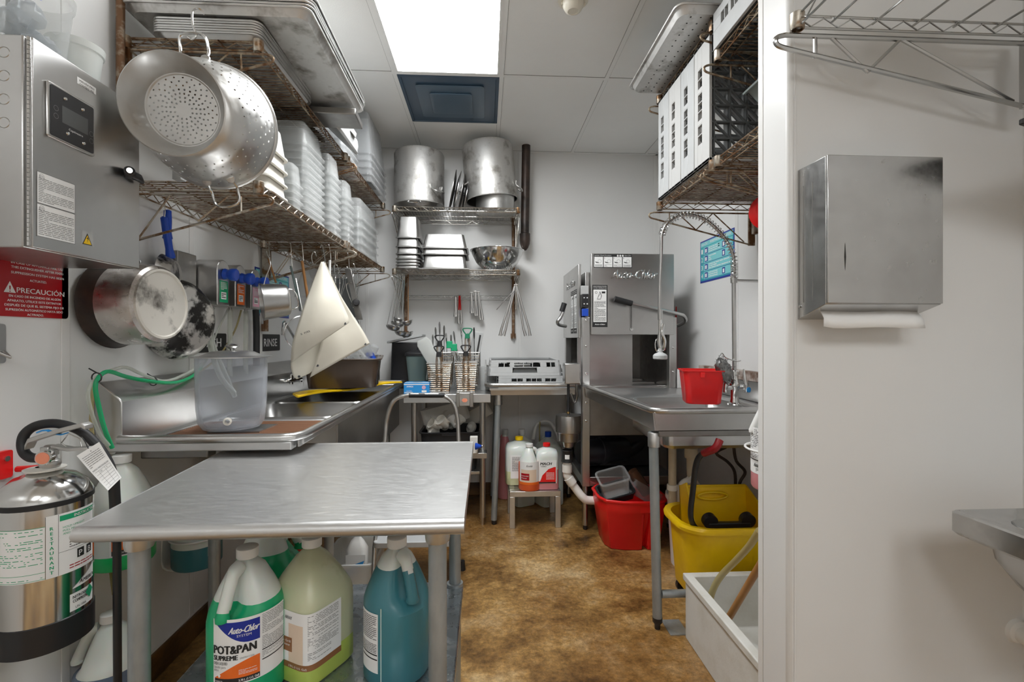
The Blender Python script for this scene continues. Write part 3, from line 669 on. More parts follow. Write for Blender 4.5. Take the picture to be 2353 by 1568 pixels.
# ================================================================ JUGS
CAN = [(.0, .0), (.84, .0), (.96, .008), (1, .03), (1, .30), (1, .52), (1, .72), (.97, .79), (.86, .845), (.55, .875)]
def jug(name, lab, c, H_, D_, ang, mtop, mliq, fill, mcap='white', label=None, group=None, sq=None, cat='jug', handle=True, neck=.019, can=False):
    """gallon jug; ang = direction of the handle side; label(t, F) draws"""
    t = thing(name, lab, cat, c, group); r = D_/2; c = Vector(c); b = MB()
    prof = [(.0, .0), (.82, .0), (.95, .008), (1, .03), (1, .30), (1, .52), (.985, .58), (.93, .62), (.72, .74), (.47, .86), (neck/r + .06, .905), (neck/r, .92), (neck/r, .945)]
    if can: prof = CAN + prof[-3:]
    hz = fill
    P = []
    for i in range(len(prof) - 1):
        (r0, z0), (r1, z1) = prof[i], prof[i+1]; P.append((r0, z0))
        if z0 < hz < z1: P.append((r0 + (r1-r0)*(hz-z0)/(z1-z0), hz))
    P.append(prof[-1]); n = 32; rings = []
    for (rr, z) in P:
        ring = []
        for k_ in range(n):
            a = 2*pi*k_/n; q = rr*r
            dz = max(0, min(1, (z - .52)/.1))*max(0, min(1, (.92 - z)/.08)); dd = math.exp(-((((a - ang + pi) % (2*pi)) - pi)/.62)**2)
            if handle: q *= 1 - .52*dz*dd
            if sq:
                ca, sa = abs(cos(a - ang)), abs(sin(a - ang)); pw = 6 if z < .62 else 6 - 4*min(1, (z - .62)/.25)
                q *= (ca**pw + sa**pw)**(-1/pw)*.93
            ring.append((c.x + q*cos(a), c.y + q*sin(a), c.z + z*H_))
        rings.append(ring)
    for i in range(len(P) - 1):
        b.loft([rings[i], rings[i+1]], caps=False, mi=1 if P[i+1][1] <= hz + 1e-6 else 0)
    bo = b
    if handle:
        d = V(cos(ang), sin(ang), 0)
        hp = [(.30, .885), (.52, .865), (.66, .80), (.78, .73), (.86, .68), (.93, .635), (.93, .60)]
        pts = smooth([c + d*(r*u) + V(0, 0, H_*v) for u, v in hp], 3)
        for i in range(len(pts) - 1):
            b.tube([pts[i], pts[i+1]], .0125*H_/.3, 12, caps=False) if False else None
        hb = MB(); hb.tube(pts, [.0125*H_/.3*(1 if 3 < i < len(pts)-3 else 1.15) for i in range(len(pts))], 12)
        for f_, in zip(hb.f):
            zc = sum(hb.v[i][2] for i in f_)/len(f_); b.add([hb.v[i] for i in f_], [tuple(range(len(f_)))], 1 if zc < c.z + hz*H_ else 0)
    me = b.build('bottle', [mtop, mliq], t); me.data
    import bmesh
    bm = bmesh.new(); bm.from_mesh(me.data); bmesh.ops.remove_doubles(bm, verts=bm.verts, dist=1e-5); bm.to_mesh(me.data); bm.free(); me.data.set_sharp_from_angle(angle=R(40))
    nk = neck + .004
    MB().lathe([(nk, .925*H_), (nk + .002, .93*H_), (nk + .002, .995*H_), (nk - .001, H_), (0, H_)], c, n=28).build('cap', mcap, t)
    if label: label(t, c, r, H_)
    return t
def wall_ring(lab, c, r, z, wallx, group='white wire jug holders'):
    t = thing('jug_holder', lab, 'wire holder', (wallx, c[1], z), group)
    pts = [(c[0] + (r + .006)*cos(a), c[1] + (r + .006)*sin(a), z) for a in [2*pi*i/24 for i in range(24)]]
    MB().tube(pts, .0035, 8, closed=True).build('holder_ring', 'white', t)
    b = MB(); s_ = 1 if wallx > c[0] else -1
    for y in (-.06, .06):
        b.tube(smooth([(wallx - s_*.004, c[1] + y, z + .05), (wallx - s_*.005, c[1] + y, z - .10), (c[0], c[1] + y*.8, z - .112), (c[0] - s_*(r*.8), c[1] + y*.6, z - .11)], 5), .0035, 8)
    b.tube([(c[0] - s_*r*.8, c[1] - .036, z - .11), (c[0] - s_*r*.8, c[1] + .036, z - .11)], .0035, 8)
    b.build('holder_frame', 'white', t); return t
def labelbox(t, F, u0, v0, u1, v1, name='label', extra=None, mats=('paper', 'ink'), nu=10, seed=1, rows=14, txt=True):
    L = MB(); L.patch(F, u0, v0, u1, v1, nu, 1)
    if txt: lines(L, F, u0 + (u1-u0)*.06, v0 + (v1-v0)*.06, u1 - (u1-u0)*.06, v1 - (v1-v0)*.06, rows, 1, seed=seed, nu=3)
    if extra: extra(L)
    return L.build(name, list(mats), t)
def face_at(c): return math.atan2(-c[1], -c[0])
# on the left wall, in wire holders
c = V(-1.135, 1.56, .565)
def lb(t, c, r, h):
    F = cylmap(c, r + .0006, face_at(c), c.z); L = MB(); L.patch(F, -.03, .05, .10, .17, 10, 1); L.patch(F, -.025, .065, .09, .12, 8, 1, 1, .0003)
    L.patch(F, -.025, .052, .09, .066, 8, 1, 2, .0003); text(L, F, 'A0000120', -.015, .056, .006, .03, mi=0, lay=.0008); L.build('label', ['paper', 'orange', 'ink'], t)
jug('detergent_jug', 'white jug with bright green liquid held on the left wall, green tube in its cap', c, .335, .172, 2.6, 'jugw', 'liqg2', .14, label=lb)
wall_ring('white wire holder around the jug with the green tube', c, .086, .68, XL)
c = V(-1.135, 1.95, .375)
def lb(t, c, r, h): labelbox(t, cylmap(c, r + .0006, face_at(c), c.z), .035, .05, .085, .17, rows=12, seed=4)
jug('detergent_jug', 'jug of teal liquid in a wall holder, seen under the prep table edge', c, .335, .172, 2.6, 'jugw', 'liqt', .26, label=lb)
wall_ring('white wire holder around the teal jug below the sink', c, .086, .49, XL)
c = V(-1.125, 1.50, .105)
def lb(t, c, r, h):
    F = cylmap(c, r + .0006, face_at(c), c.z); L = MB(); L.patch(F, .045, .03, .125, .16, 8, 1); lines(L, F, .05, .06, .12, .11, 9, 1, seed=8, nu=3)
    text(L, F, 'Score', .05, .122, .011, mi=1, bold=.0004, slant=.2); L.patch(F, .05, .145, .12, .157, 6, 1, 2, .0004); L.patch(F, .055, .035, .12, .055, 6, 1, 3, .0004); L.build('label', ['paper', 'ink', 'navy', 'teal'], t)
jug('detergent_jug', 'jug with blue-grey liquid low on the left wall beside the black wand', c, .335, .172, 3.4, 'jugw', 'liqb', .56, label=lb)
wall_ring('white wire holder around the jug with blue-grey liquid, lowest', c, .086, .21, XL)
# ================================================================ PREP TABLE
TZ = .89
t = thing('prep_table', 'stainless steel work table with grey pipe legs in the left foreground', 'table', (-.44, 1.36, 0))
x0, x1, y0, y1 = -.808, -.045, .975, 1.745
b = MB(); prof = [(0, TZ), (-.006, TZ + .0015), (-.014, TZ + .001), (-.022, TZ - .005), (-.026, TZ - .014), (-.022, TZ - .024), (-.012, TZ - .030), (.004, TZ - .031)]
rings = []
for o_, z in prof:     # rolled edge in front and behind, flat turned-down sides
    ro = o_
    rings.append([(x0 + max(o_, -.002)*.3, y0 + .026 + ro, z), (x1 - max(o_, -.002)*.3, y0 + .026 + ro, z), (x1, y1 - .026 - ro, z), (x0 - .068, y1 - .026 - ro, z)])
b.loft(rings, caps=False); b.add(rings[0], [(0, 1, 2, 3)]); b.build('tabletop', 'table', t, ang=50)
b = MB()
for yy in (y0 + .10, (y0+y1)/2, y1 - .12): b.box((x0 + .02, yy - .05, TZ - .028), (x1 - .02, yy + .05, TZ - .005))
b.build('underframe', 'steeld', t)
lx = (-.75, -.108); ly = (1.08, 1.68)
for X_ in lx:
    for Y_ in ly:
        o = MB().cyl((X_, Y_, .05), (X_, Y_, TZ - .05), .0205, 24).build('leg', 'galv', t)
        MB().lathe([(.0205, 0), (.026, .002), (.028, .012), (.028, .052)], (X_, Y_, TZ - .082), n=24).build('leg_socket', 'alu', o)
        MB().lathe([(.012, 0), (.018, .01), (.018, .03), (.0205, .052)], (X_, Y_, 0), n=20).build('leg_foot', 'black', o)
SZ = .40
b = MB().prism([((lx[0]+lx[1])/2 + u, (ly[0]+ly[1])/2 + v) for u, v in rrect(.70, .66, .02, 3)], lambda u, v, w: V(u, v, SZ - .03 + w), .03)
b.build('undershelf', 'shelfsteel', t, bev=.006)
for X_ in lx:
    for Y_ in ly:
        MB().lathe([(.021, 0), (.028, .002), (.028, .06), (.021, .062)], (X_, Y_, SZ - .05), n=20).build('shelf_clamp', 'galv', t)

# jugs on the under-shelf
def potpan(t, c, r, h):
    F0 = cylmap(c, r + .0006, face_at(c), c.z); F = lambda u, v, w=0: F0(u - .004, v + .028, w)
    L = MB(); L.patch(F, -.075, .035, .10, .185, 22, 1); Z = .0004
    band(L, F, -.070, .03, lambda f: .178 - .050*sin(min(1, f/.8)*pi/2), lambda f: .178, 1, Z)
    text(L, F, 'Auto-Chlor', -.036, .152, .015, .062, mi=0, slant=.35, bold=.0006, lay=.001); text(L, F, 'SYSTEM', -.018, .143, .0055, .030, mi=0, lay=.001)
    text(L, F, 'POT&PAN', -.072, .106, .019, .094, mi=2, bold=.0012, lay=.001); text(L, F, 'SUPREME', -.072, .091, .011, .056, mi=2, bold=.0008, lay=.001)
    text(L, F, 'DISH LIQUID', -.072, .081, .0065, .034, mi=3, bold=.0002, lay=.001); text(L, F, 'Líquido para', -.072, .073, .006, .030, mi=3, lay=.001); text(L, F, 'platos', -.072, .066, .006, .013, mi=3, lay=.001)
    text(L, F, '2A09011206', -.012, .092, .004, .030, mi=3, lay=.001)
    band(L, F, -.070, .03, lambda f: .049, lambda f: .05 + .042*sin(f*pi/2), 4, Z)
    L.patch(F, -.070, .038, .03, .049, 12, 1, 2, Z); text(L, F, '3.78 L (1 U.S. Gal)', -.014, .0408, .005, .042, mi=0, lay=.001, bold=.0002); text(L, F, 'A0000120', -.068, .0408, .004, .018, mi=0, lay=.001)
    L.add([F(u, v, .0008) for u, v in ((-.062, .056), (-.058, .050), (-.054, .056), (-.058, .062))], [(0, 1, 2, 3)], 0); lines(L, F, -.014, .056, .024, .068, 4, 0, seed=2, lay=.001, nu=3)
    lines(L, F, .035, .135, .098, .182, 12, 3, seed=21, nu=3); lines(L, F, .035, .10, .098, .130, 8, 3, seed=22, nu=3); lines(L, F, .035, .078, .098, .094, 5, 3, seed=23, nu=3)
    L.patch(F, .035, .096, .098, .0985, 6, 1, 2, .0006); L.patch(F, .035, .073, .098, .0755, 6, 1, 2, .0006)
    L.build('label', ['paper', 'navy', 'ink', 'inkg', 'orange'], t)
SZ += .0012
c = V(-.592, 1.225, SZ)
jug('detergent_jug', 'green dish liquid jug with a Pot & Pan label at front left of the undershelf', c, .345, .176, 4.5, 'jugw', 'liqg', .66, label=potpan, group='jugs on the prep table undershelf')
def grill(t, c, r, h):
    F0 = cylmap(c, r*.94, face_at(c), c.z); F = lambda u, v, w=0: sqmap(c, r, u, v, w)
    a0 = face_at(c)
    def F(u, v, w=0):
        a = a0 + u/r; ca, sa = abs(cos(a - 4.2)), abs(sin(a - 4.2)); q = r*(ca**6 + sa**6)**(-1/6)*.93 + .0012 + w
        return V(c.x + q*cos(a), c.y + q*sin(a), c.z + v)
    L = MB(); L.patch(F, -.085, .045, .085, .185, 26, 1); L.patch(F, -.085, .045, .085, .060, 26, 1, 1, .0004); L.patch(F, -.060, .060, -.018, .155, 8, 1, 2, .0003)
    L.patch(F, -.088, .085, -.048, .120, 8, 1, 3, .0007); text(L, F, '& Grill', -.080, .108, .006, .028, mi=0, lay=.0014); text(L, F, 'Cleaner', -.080, .099, .006, .026, mi=0, lay=.0014); text(L, F, 'ARRAY', -.072, .165, .008, .024, mi=4, lay=.001, bold=.0003)
    lines(L, F, -.008, .13, .075, .18, 12, 4, seed=31, nu=3); lines(L, F, -.008, .095, .075, .126, 8, 4, seed=32, nu=3); lines(L, F, -.008, .07, .05, .09, 5, 4, seed=33, nu=3)
    text(L, F, '3.78 L (1 U.S. Gal)', -.06, .0485, .005, .05, mi=0, lay=.001)
    L.build('label', ['paper', 'brownp', 'tan', 'brownp', 'inkg'], t)
c = V(-.462, 1.30, SZ)
jug('cleaner_jug', 'squarish cloudy yellow jug of lime liquid with a brown striped label, middle of the undershelf', c, .335, .180, 4.2, 'jugy', 'liqy', .20, label=grill, group='jugs on the prep table undershelf', sq=1, handle=False, can=False)
def tl(t, c, r, h):
    F = cylmap(c, r + .0006, face_at(c), c.z); L = MB(); L.patch(F, -.115, .04, -.048, .185, 10, 1)
    lines(L, F, -.11, .12, -.052, .18, 13, 1, seed=41, nu=3); lines(L, F, -.11, .088, -.052, .112, 6, 1, seed=42, nu=3)
    for v in (.083, .072): L.patch(F, -.11, v, -.05, v + .003, 8, 1, 1, .0005)
    L.build('label', ['paper', 'ink'], t)
    s = MB(); s.tube([F(-.040, v, -.001) for v in [.02 + i*.02 for i in range(10)]], .0012, 6); s.build('mould_seam', 'jugw', t)
c = V(-.232, 1.265, SZ)
jug('detergent_jug', 'teal liquid jug beside the right front leg of the prep table', c, .345, .168, 5.4, 'jugw', 'liqt', .80, label=tl, group='jugs on the prep table undershelf')
c = V(-.66, 1.50, SZ)
jug('detergent_jug', 'second green jug standing behind the Pot & Pan jug', c, .345, .182, .4, 'jugw', 'liqg', .66, group='jugs on the prep table undershelf')
# floor items beyond the table
c = W(712, 1275, Z=.02); c.y = 2.2; c = V(-.86, 2.12, 0)
t = thing('mop_bucket', 'dark grey bucket with a red insert on the floor behind the undershelf jugs', 'bucket', c)
MB().lathe([(0, .003), (.11, 0), (.15, .26), (.158, .27), (.158, .29), (.148, .29), (.108, .01), (0, .012)], c, n=36).build('bucket_body', 'dgrey', t)
MB().loft([[c + V(u*s_, v*s_, z) for u, v in rrect(.14, .12, .02)] for z, s_ in ((.20, .8), (.33, 1.15), (.335, 1.15))]).build('bucket_insert', 'red', t)
def bin_tub(mb, c, w, d, h, tap=.9, r=.03, rim=.008, th=.003, X=None, n=4, mi=None):
    """open rectangular container with thickness and a rim"""
    o = []
    for s_, z in ((tap, 0), (tap + .01, .004), (1, h - .01), ): o.append([(u*s_, v*s_, z) for u, v in rrect(w, d, r, n)])
    o.append([(u, v, h - .006) for u, v in rrect(w + 2*rim, d + 2*rim, r + rim, n)]); o.append([(u, v, h) for u, v in rrect(w + 2*rim, d + 2*rim, r + rim, n)])
    o.append([(u, v, h) for u, v in rrect(w - 2*th, d - 2*th, r, n)]); o.append([(u*tap, v*tap, th) for u, v in rrect(w - 2*th, d - 2*th, r, n)])
    X_ = X or Matrix.Translation(c)
    return mb.loft([[X_ @ Vector(p) for p in ring] for ring in o], mi=mi)
c = V(-.69, 2.58, 0)
t = thing('plastic_bin', 'shallow clear plastic bin on the floor holding a blue spray refill', 'bin', c)
bin_tub(MB(), c, .26, .34, .14, .86).build('bin_body', 'milky', t)
t = thing('spray_bottle', 'white bottle with a blue wave label inside the clear bin on the floor', 'bottle', c + V(.01, -.05, .006))
q = c + V(.02, -.04, .006); MB().loft([[q + V(u*s_, v*s_, z) for u, v in rrect(.11, .07, .03)] for z, s_ in ((0, .95), (.16, 1), (.20, .6), (.22, .3), (.25, .3))]).build('bottle_body', 'white', t)
L = MB(); Fq = plane(q + V(-.05, -.0365, .02), (1, 0, 0), (0, 0, 1)); L.patch(Fq, 0, 0, .10, .12); L.add([Fq(u, v, .0005) for u, v in ((0, .005), (.07, .03), (.095, .09), (.04, .07), (0, .04))], [(0, 1, 2, 3, 4)], 1)
L.patch(Fq, .06, .04, .08, .055, mi=2, w=.0008); L.build('label', ['paper', 'lblue', 'red'], t)
# folding step stool behind the table
t = thing('step_stool', 'folding step stool with arched grey tube handle and black grip', 'step stool', (-.27, 2.62, 0))
hp = [W(x, y, Y=yy) for x, y, yy in ((865, 1292, 2.60), (885, 1010, 2.69), (890, 960, 2.70), (905, 922, 2.70), (935, 909, 2.70), (970, 908, 2.70), (1015, 909, 2.70), (1040, 925, 2.70), (1051, 960, 2.70), (1054, 1010, 2.69), (1062, 1225, 2.62))]
MB().tube(smooth(hp, 6), .0115, 12).build('handle_tube', 'alu', t)
MB().tube([W(940, 909, Y=2.70), W(1022, 909, Y=2.70)], .0135, 12).build('handle_grip', 'rubber', t)
for (a, b_) in ((hp[0], V(0, 0, .0)), (hp[-1], V(0, 0, 0))):
    MB().tube([(a.x, a.y, 0), (a.x, a.y, .05)], [.019, .0135], 12).build('rubber_foot', 'rubber', t)
sx0, sx1 = hp[0].x, hp[-1].x
for z, y_, d_ in ((.22, 2.50, .20), (.44, 2.60, .20)):
    MB().loft([[V((sx0+sx1)/2 + u, y_ + v, z + h) for u, v in rrect(sx1 - sx0 - .05, d_, .03)] for h in (0, .03)]).build('step', 'grey', t, bev=.004)
fl = MB()
for x_ in (sx0 + .03, sx1 - .03): fl.tube([(x_, 2.38, 0), (x_, 2.42, .22), (x_, 2.60, .50)], .010, 10)
MB().tube([(sx0 + .03, 2.38, .0), (sx0 + .03, 2.42, .22), (sx0 + .03, 2.60, .50)], .010, 10).build('front_leg', 'alu', t)
MB().tube([(sx1 - .03, 2.38, .0), (sx1 - .03, 2.42, .22), (sx1 - .03, 2.60, .50)], .010, 10).build('front_leg', 'alu', t)

# ================================================================ THREE-BOWL SINK
KZ = .955; kx0, kx1, ky0, ky1 = XL + .004, -.60, 1.565, 3.52
t = thing('compartment_sink', 'long stainless steel sink with drainboard and boxed backsplash along the left wall', 'sink', (-.92, 2.5, 0))
b = MB()   # backsplash box with sloping top
sp = [(kx0, .60), (kx0, 1.125), (kx0 + .012, 1.125), (kx0 + .075, 1.072), (kx0 + .082, 1.062), (kx0 + .082, KZ - .03), (kx0 + .06, KZ - .06)]
sp = [(kx0, KZ - .06)] + sp[1:]
b.loft([[(x, ky0 + .006, z) for x, z in sp], [(x, ky1, z) for x, z in sp]]); b.build('backsplash', 'steel', t, bev=.003, ang=25)
b = MB()   # rolled rim running round the three free sides
fx = kx0 + .078
rp = [V(fx, ky0, KZ - .01), V(kx1 - .05, ky0, KZ - .01), V(kx1 - .018, ky0 + .012, KZ - .01), V(kx1, ky0 + .05, KZ - .01), V(kx1, ky1, KZ - .01), V(fx, ky1, KZ - .01)]
b.tube(rp, .0140, 14); b.build('rolled_rim', 'steel', t)
b = MB(); DZ = KZ - .035; bowls = [(2.08, 2.50), (2.56, 2.98), (3.04, 3.46)]; bx0, bx1 = fx + .04, kx1 - .045
top = KZ - .022
# flat rim and drainboard
b.box((fx - .004, ky0 + .046, top - .02), (bx0, ky1, top)); b.box((bx1, ky0 + .05, top - .02), (kx1, ky1, top))
b.box((bx0, ky0 + .046, DZ - .015), (bx1, 2.05, DZ)); b.box((kx0 + .03, ky0, DZ - .015), (kx1 - .02, ky0 + .045, top))
b.box((bx0, 2.05, top - .03), (bx1, 2.08, top - .012)); b.box((bx0, 3.46, top - .02), (bx1, ky1, top))
for (a, c_) in ((2.50, 2.56), (2.98, 3.04)): b.box((bx0, a, top - .03), (bx1, c_, top - .012))
b.build('drainboard', 'steelh', t, bev=.004)
for (a, c_) in bowls:
    q = MB(); cx_, cy_ = (bx0+bx1)/2, (a+c_)/2; w_, d_ = bx1-bx0, c_-a
    q.loft([[(cx_ + u*s_, cy_ + v*s_, z) for u, v in rrect(w_, d_, .05, 5)] for z, s_ in ((top - .004, 1.0), (.66, .97), (.65, .9), (.648, .1))], caps=False); q.add([(cx_ + u*.1, cy_ + v*.1, .648) for u, v in rrect(w_, d_, .05, 5)], [tuple(range(24))])
    q.build('bowl', 'steel', t, solid=.003)
b = MB(); b.box((kx1 - .012, ky0 + .03, KZ - .045), (kx1 - .006, ky1, KZ - .012)); b.box((kx1 - .03, 2.06, .64), (kx1 - .024, ky1 - .03, KZ - .03)); b.box((bx0, 2.055, .64), (kx1 - .03, 2.062, KZ - .03))
b.build('apron', 'steel', t)
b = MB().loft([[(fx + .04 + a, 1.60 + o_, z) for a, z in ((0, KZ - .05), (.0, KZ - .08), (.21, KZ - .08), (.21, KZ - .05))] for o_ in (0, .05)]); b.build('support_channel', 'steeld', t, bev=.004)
for X_, Y_ in ((-1.02, 1.86), (-.668, 2.08), (-.70, 3.44), (-1.10, 3.44)):
    o = MB().cyl((X_, Y_, .04), (X_, Y_, KZ - .09), .0205, 18).build('leg', 'galv', t); MB().lathe([(.012, 0), (.018, .01), (.018, .03), (.0205, .042)], (X_, Y_, 0), n=16).build('leg_foot', 'black', o)
# clear tank
tc_ = V(-.925, 1.80, DZ + .012); tr = .116
bb = B(MB().box((tc_.x - .06, tc_.y - .05, DZ), (tc_.x + .12, tc_.y + .10, DZ + .011)), 'drain_plate', 'steeld', 'flat grey plate under the clear drinks tank', 'plate', (tc_.x, tc_.y, DZ))
t = thing('beverage_tank', 'tall clear plastic drinks tank with domed steel lid, standing on the drainboard', 'drinks tank', tc_)
MB().lathe([(0, .006), (tr*.55, .004), (tr*.80, .008), (tr*.92, .03), (tr*.97, .08), (tr, .20), (tr, .262), (tr - .004, .262), (tr - .004, .20), (tr*.93, .08), (tr*.87, .032), (tr*.76, .014), (0, .010)], tc_, n=56).build('tank_body', 'tank', t)
MB().lathe([(tr + .016, .262), (tr + .016, .265), (tr - .01, .267), (tr - .022, .271), (tr*.62, .282), (tr*.3, .286), (0, .287)], tc_, n=56).build('tank_lid', 'steel', t)
kb = t.children[-1]; MB().lathe([(.006, .286), (.009, .292), (.022, .299), (.024, .303), (.016, .309), (0, .311)], tc_, n=24).build('lid_knob', 'chrome', t)
dv = (V(0, 0, 0) - tc_); dv.z = 0; dv.normalize(); dv = (Matrix.Rotation(-.12, 3, 'Z') @ dv)
MB().lathe([(.006, tr*.88), (.013, tr*.90), (.0135, tr*.97 + .004), (.008, tr*.97 + .006), (.007, tr*.9)], tc_ + V(0, 0, .045), dv, 20).build('spigot_hole_ring', 'cream', t)
# copper coloured rack mat
rk = MB(); rx0, rx1, ry0, ry1 = -1.11, -.64, 1.60, 1.99
for i in range(34): y = ry0 + (ry1-ry0)*i/33; rk.tube([(rx0, y, DZ + .005), (rx1, y, DZ + .005)], .0022, 5)
for x in (rx0, (rx0+rx1)/2, rx1): rk.tube([(x, ry0, DZ + .0025), (x, ry1, DZ + .0025)], .0025, 5)
rk.v = [p for p in rk.v]
B(rk, 'wire_rack', 'copperw', 'flat brown wire rack lying on the drainboard around the clear tank', 'rack', (-.87, 1.8, DZ))
# chemical tubes over the backsplash
def tubeobj(lab, pts, r, m, Ys=None, name='plastic_tube', group='dispenser tubes'):
    return B(MB().tube(smooth(pts, 5), r, 10), name, m, lab, 'tube', pts[0], group)
tp = lambda l: [W(x, y, X=X_) for x, y, X_ in l]
tubeobj('green plastic tube looping over the sink backsplash into the white jug cap', tp([(258, 1030, -1.125), (240, 985, -1.13), (226, 930, -1.14), (219, 890, -1.14), (228, 866, -1.14), (250, 854, -1.14), (290, 866, -1.13), (340, 876, -1.13), (400, 880, -1.13), (440, 866, -1.16), (462, 845, -1.19)]), .0062, 'tubeg')
tubeobj('longer clear tube looping over the sink backsplash, with the green one', tp([(250, 1025, -1.125), (226, 990, -1.14), (208, 940, -1.15), (203, 900, -1.15), (222, 868, -1.15), (255, 852, -1.15), (290, 845, -1.14), (330, 862, -1.14), (380, 876, -1.14), (430, 858, -1.17), (466, 835, -1.2)]), .0052, 'tube')
tubeobj('amber tube dropping behind the green jug into the lower jug', tp([(215, 880, -1.2), (210, 960, -1.2), (214, 1010, -1.2), (240, 1120, -1.2), (252, 1280, -1.2), (262, 1365, -1.13)]), .0055, 'amber')
for x, y in ((222, 868), (352, 877)):
    p = W(x, y, X=-1.14); fr = MB().tube([p + V(.014*cos(a), 0, .014*sin(a)) for a in [2*pi*i/12 for i in range(12)]], .002, 6, closed=True)
    fr.tube([p + V(0, 0, .014), p + V(-.006, -.02, .028)], .002, 6); B(fr, 'cable_tie', 'black', ('black cable tie at the left bend of the tubes', 'black cable tie around the middle of the tubes')[x > 300], 'cable tie', p)

# bus tub, contents, yellow board
zt = KZ + .022
t = thing('bus_tub', 'dark brown plastic bus tub of clear bits and blue bottles, resting on the sink', 'tub', (-.83, 3.05, zt))
Xm = Matrix.Translation((-.85, 2.98, zt + .006)) @ Matrix.Rotation(R(11), 4, 'Z')
bin_tub(MB(), None, .40, .60, .165, .90, .035, .014, .005, Xm).build('tub_body', 'brown', t, bev=.002)
for s_ in (-.14, .14):
    MB().cbox((.184, s_ - .10, .08), (.018, .05, .13), Xm).build('tub_rib', 'black', t, bev=.006)
for i, (u, v, a, lab) in enumerate(((.12, .10, .5, 'blue spray bottle head lying in the brown tub, leaning left'), (.13, .21, -.2, 'blue and white spray bottle in the brown tub, nearest the back wall'))):
    q = Xm @ V(u, v, .13); r3 = Matrix.Translation(q) @ Matrix.Rotation(a, 4, 'Y') @ Matrix.Rotation(.3, 4, 'X')
    o = thing('spray_bottle', lab, 'spray bottle', q, 'blue items in the brown tub')
    MB().loft([[(uu*s_, vv*s_, z) for uu, vv in rrect(.075, .05, .015)] for z, s_ in ((-.08, .9), (0, 1), (.045, .9), (.06, .4))]).xf(r3).build('bottle_body', 'blue', o)
    MB().loft([[(uu*s_ + .012, vv*s_ - .008, z) for uu, vv in rrect(.05, .045, .02)] for z, s_ in ((-.06, .9), (0, 1), (.03, .7))]).xf(r3).build('bottle_front', 'white', o)
    MB().lathe([(.02, .058), (.026, .062), (.026, .11), (.020, .12), (0, .12)], n=18).xf(r3).build('bottle_cap', 'clearw', o)
rr = random.Random(4)
for i in range(12):
    q = Xm @ V(rr.uniform(-.15, .15), -.25 + .036*i, rr.uniform(.10, .17)); r3 = Matrix.Translation(q) @ Matrix.Rotation(rr.uniform(-1, 1), 4, 'X') @ Matrix.Rotation(rr.uniform(-1, 1), 4, 'Y')
    mb = MB().lathe([(0, 0), (.026, .001), (.034, .075), (.036, .078), (.033, .076), (.024, .004), (0, .003)], n=18) if i % 3 else bin_tub(MB(), None, .09, .07, .05, .8, .012, .004, .002, Matrix.Identity(4))
    mb.xf(r3); B(mb, 'clear_cup', 'clearw', 'clear plastic cups and small boxes jumbled in the brown tub', 'cup', q, 'clear cups in the brown tub')
a, b_ = W(690, 915, Z=KZ + .012), W(928, 881, Z=KZ + .012); dv_ = (b_ - a); nv = V(-dv_.y, dv_.x, 0).normalized()
yb = MB(); cr = []
for i in range(17):
    u = i/16; wd = .10*min(1, sin(min(u/.10, (1-u)/.14, 1)*pi/2) + .12); p = a.lerp(b_, u) + nv*(.012 + .02*sin(u*pi)) + V(0, 0, .006*sin(u*pi*3))
    cr.append([p, p + nv*wd, p + nv*wd + V(0, 0, .011), p + V(0, 0, .011)])
B(yb.loft(cr), 'plastic_scraper_board', 'yellow', 'long thin yellow plastic board lying along the sink rim under the brown tub', 'board', (-.7, 3, KZ), bev=.003)

# ================================================================ SINK FAUCET AND WALL PANEL
t = thing('sink_faucet', 'chrome faucet with riser and spout above the middle of the left sink', 'faucet', (-1.14, 2.86, 1.05))
fy = 2.86; fxx = kx0 + .085
MB().tube(smooth([(fxx - .01, fy - .08, 1.02), (fxx + .03, fy - .06, 1.02), (fxx + .035, fy + .08, 1.02), (fxx - .01, fy + .10, 1.02)], 4), .013, 12).build('faucet_body', 'chrome', t)
MB().tube([(fxx + .03, fy, 1.01), (fxx + .03, fy, 1.20)], [.013, .011], 12).build('riser', 'chrome', t)
MB().tube(smooth([(fxx + .03, fy, 1.19), (fxx + .03, fy, 1.25), (fxx + .02, fy - .10, 1.34), (fxx + .02, fy - .13, 1.35), (fxx + .02, fy - .145, 1.32), (fxx + .02, fy - .145, 1.28)], 5), .0085, 12).build('spout', 'chrome', t)
for s_ in (-.06, .08):
    MB().tube([(fxx + .03, fy + s_, 1.0), (fxx + .03, fy + s_, 1.055)], [.011, .009], 12).build('valve_stem', 'chrome', t)
    MB().tube([(fxx + .028, fy + s_, 1.055), (fxx + .075, fy + s_, 1.06)], [.007, .005], 10).build('valve_lever', 'chrome', t)

# ================================================================ PANS AND POTS HUNG ON THE LEFT WALL
c = V(-1.205, 1.625, 1.372)
t = thing('stock_pot', 'heat-stained steel pot hung sideways on the wall, its scorched base facing out', 'pot', c)
ax = V(.158, -.012, .002); L_n = ax.length
MB().lathe([(.142, .0), (.138, .004), (.133, .03), (.130, .05)], c, ax, 48).build('pot_rim', 'iron', t)
MB().lathe([(.130, .02), (.131, .06), (.129, L_n - .03), (.123, L_n - .010), (.114, L_n - .004)], c, ax, 48).build('pot_body', 'potside', t)
MB().lathe([(.114, L_n - .004), (.113, L_n + .003), (.106, L_n + .005), (.103, L_n + .001), (0, L_n)], c, ax, 48).build('pot_base', 'potbase', t)
p = c + V(.05, 0, .132); MB().tube(smooth([p + V(-.02, -.03, -.002), p + V(0, -.03, .022), p + V(0, .04, .02), p + V(-.02, .045, -.008)], 5), .004, 8).build('pot_handle', 'steel', t)
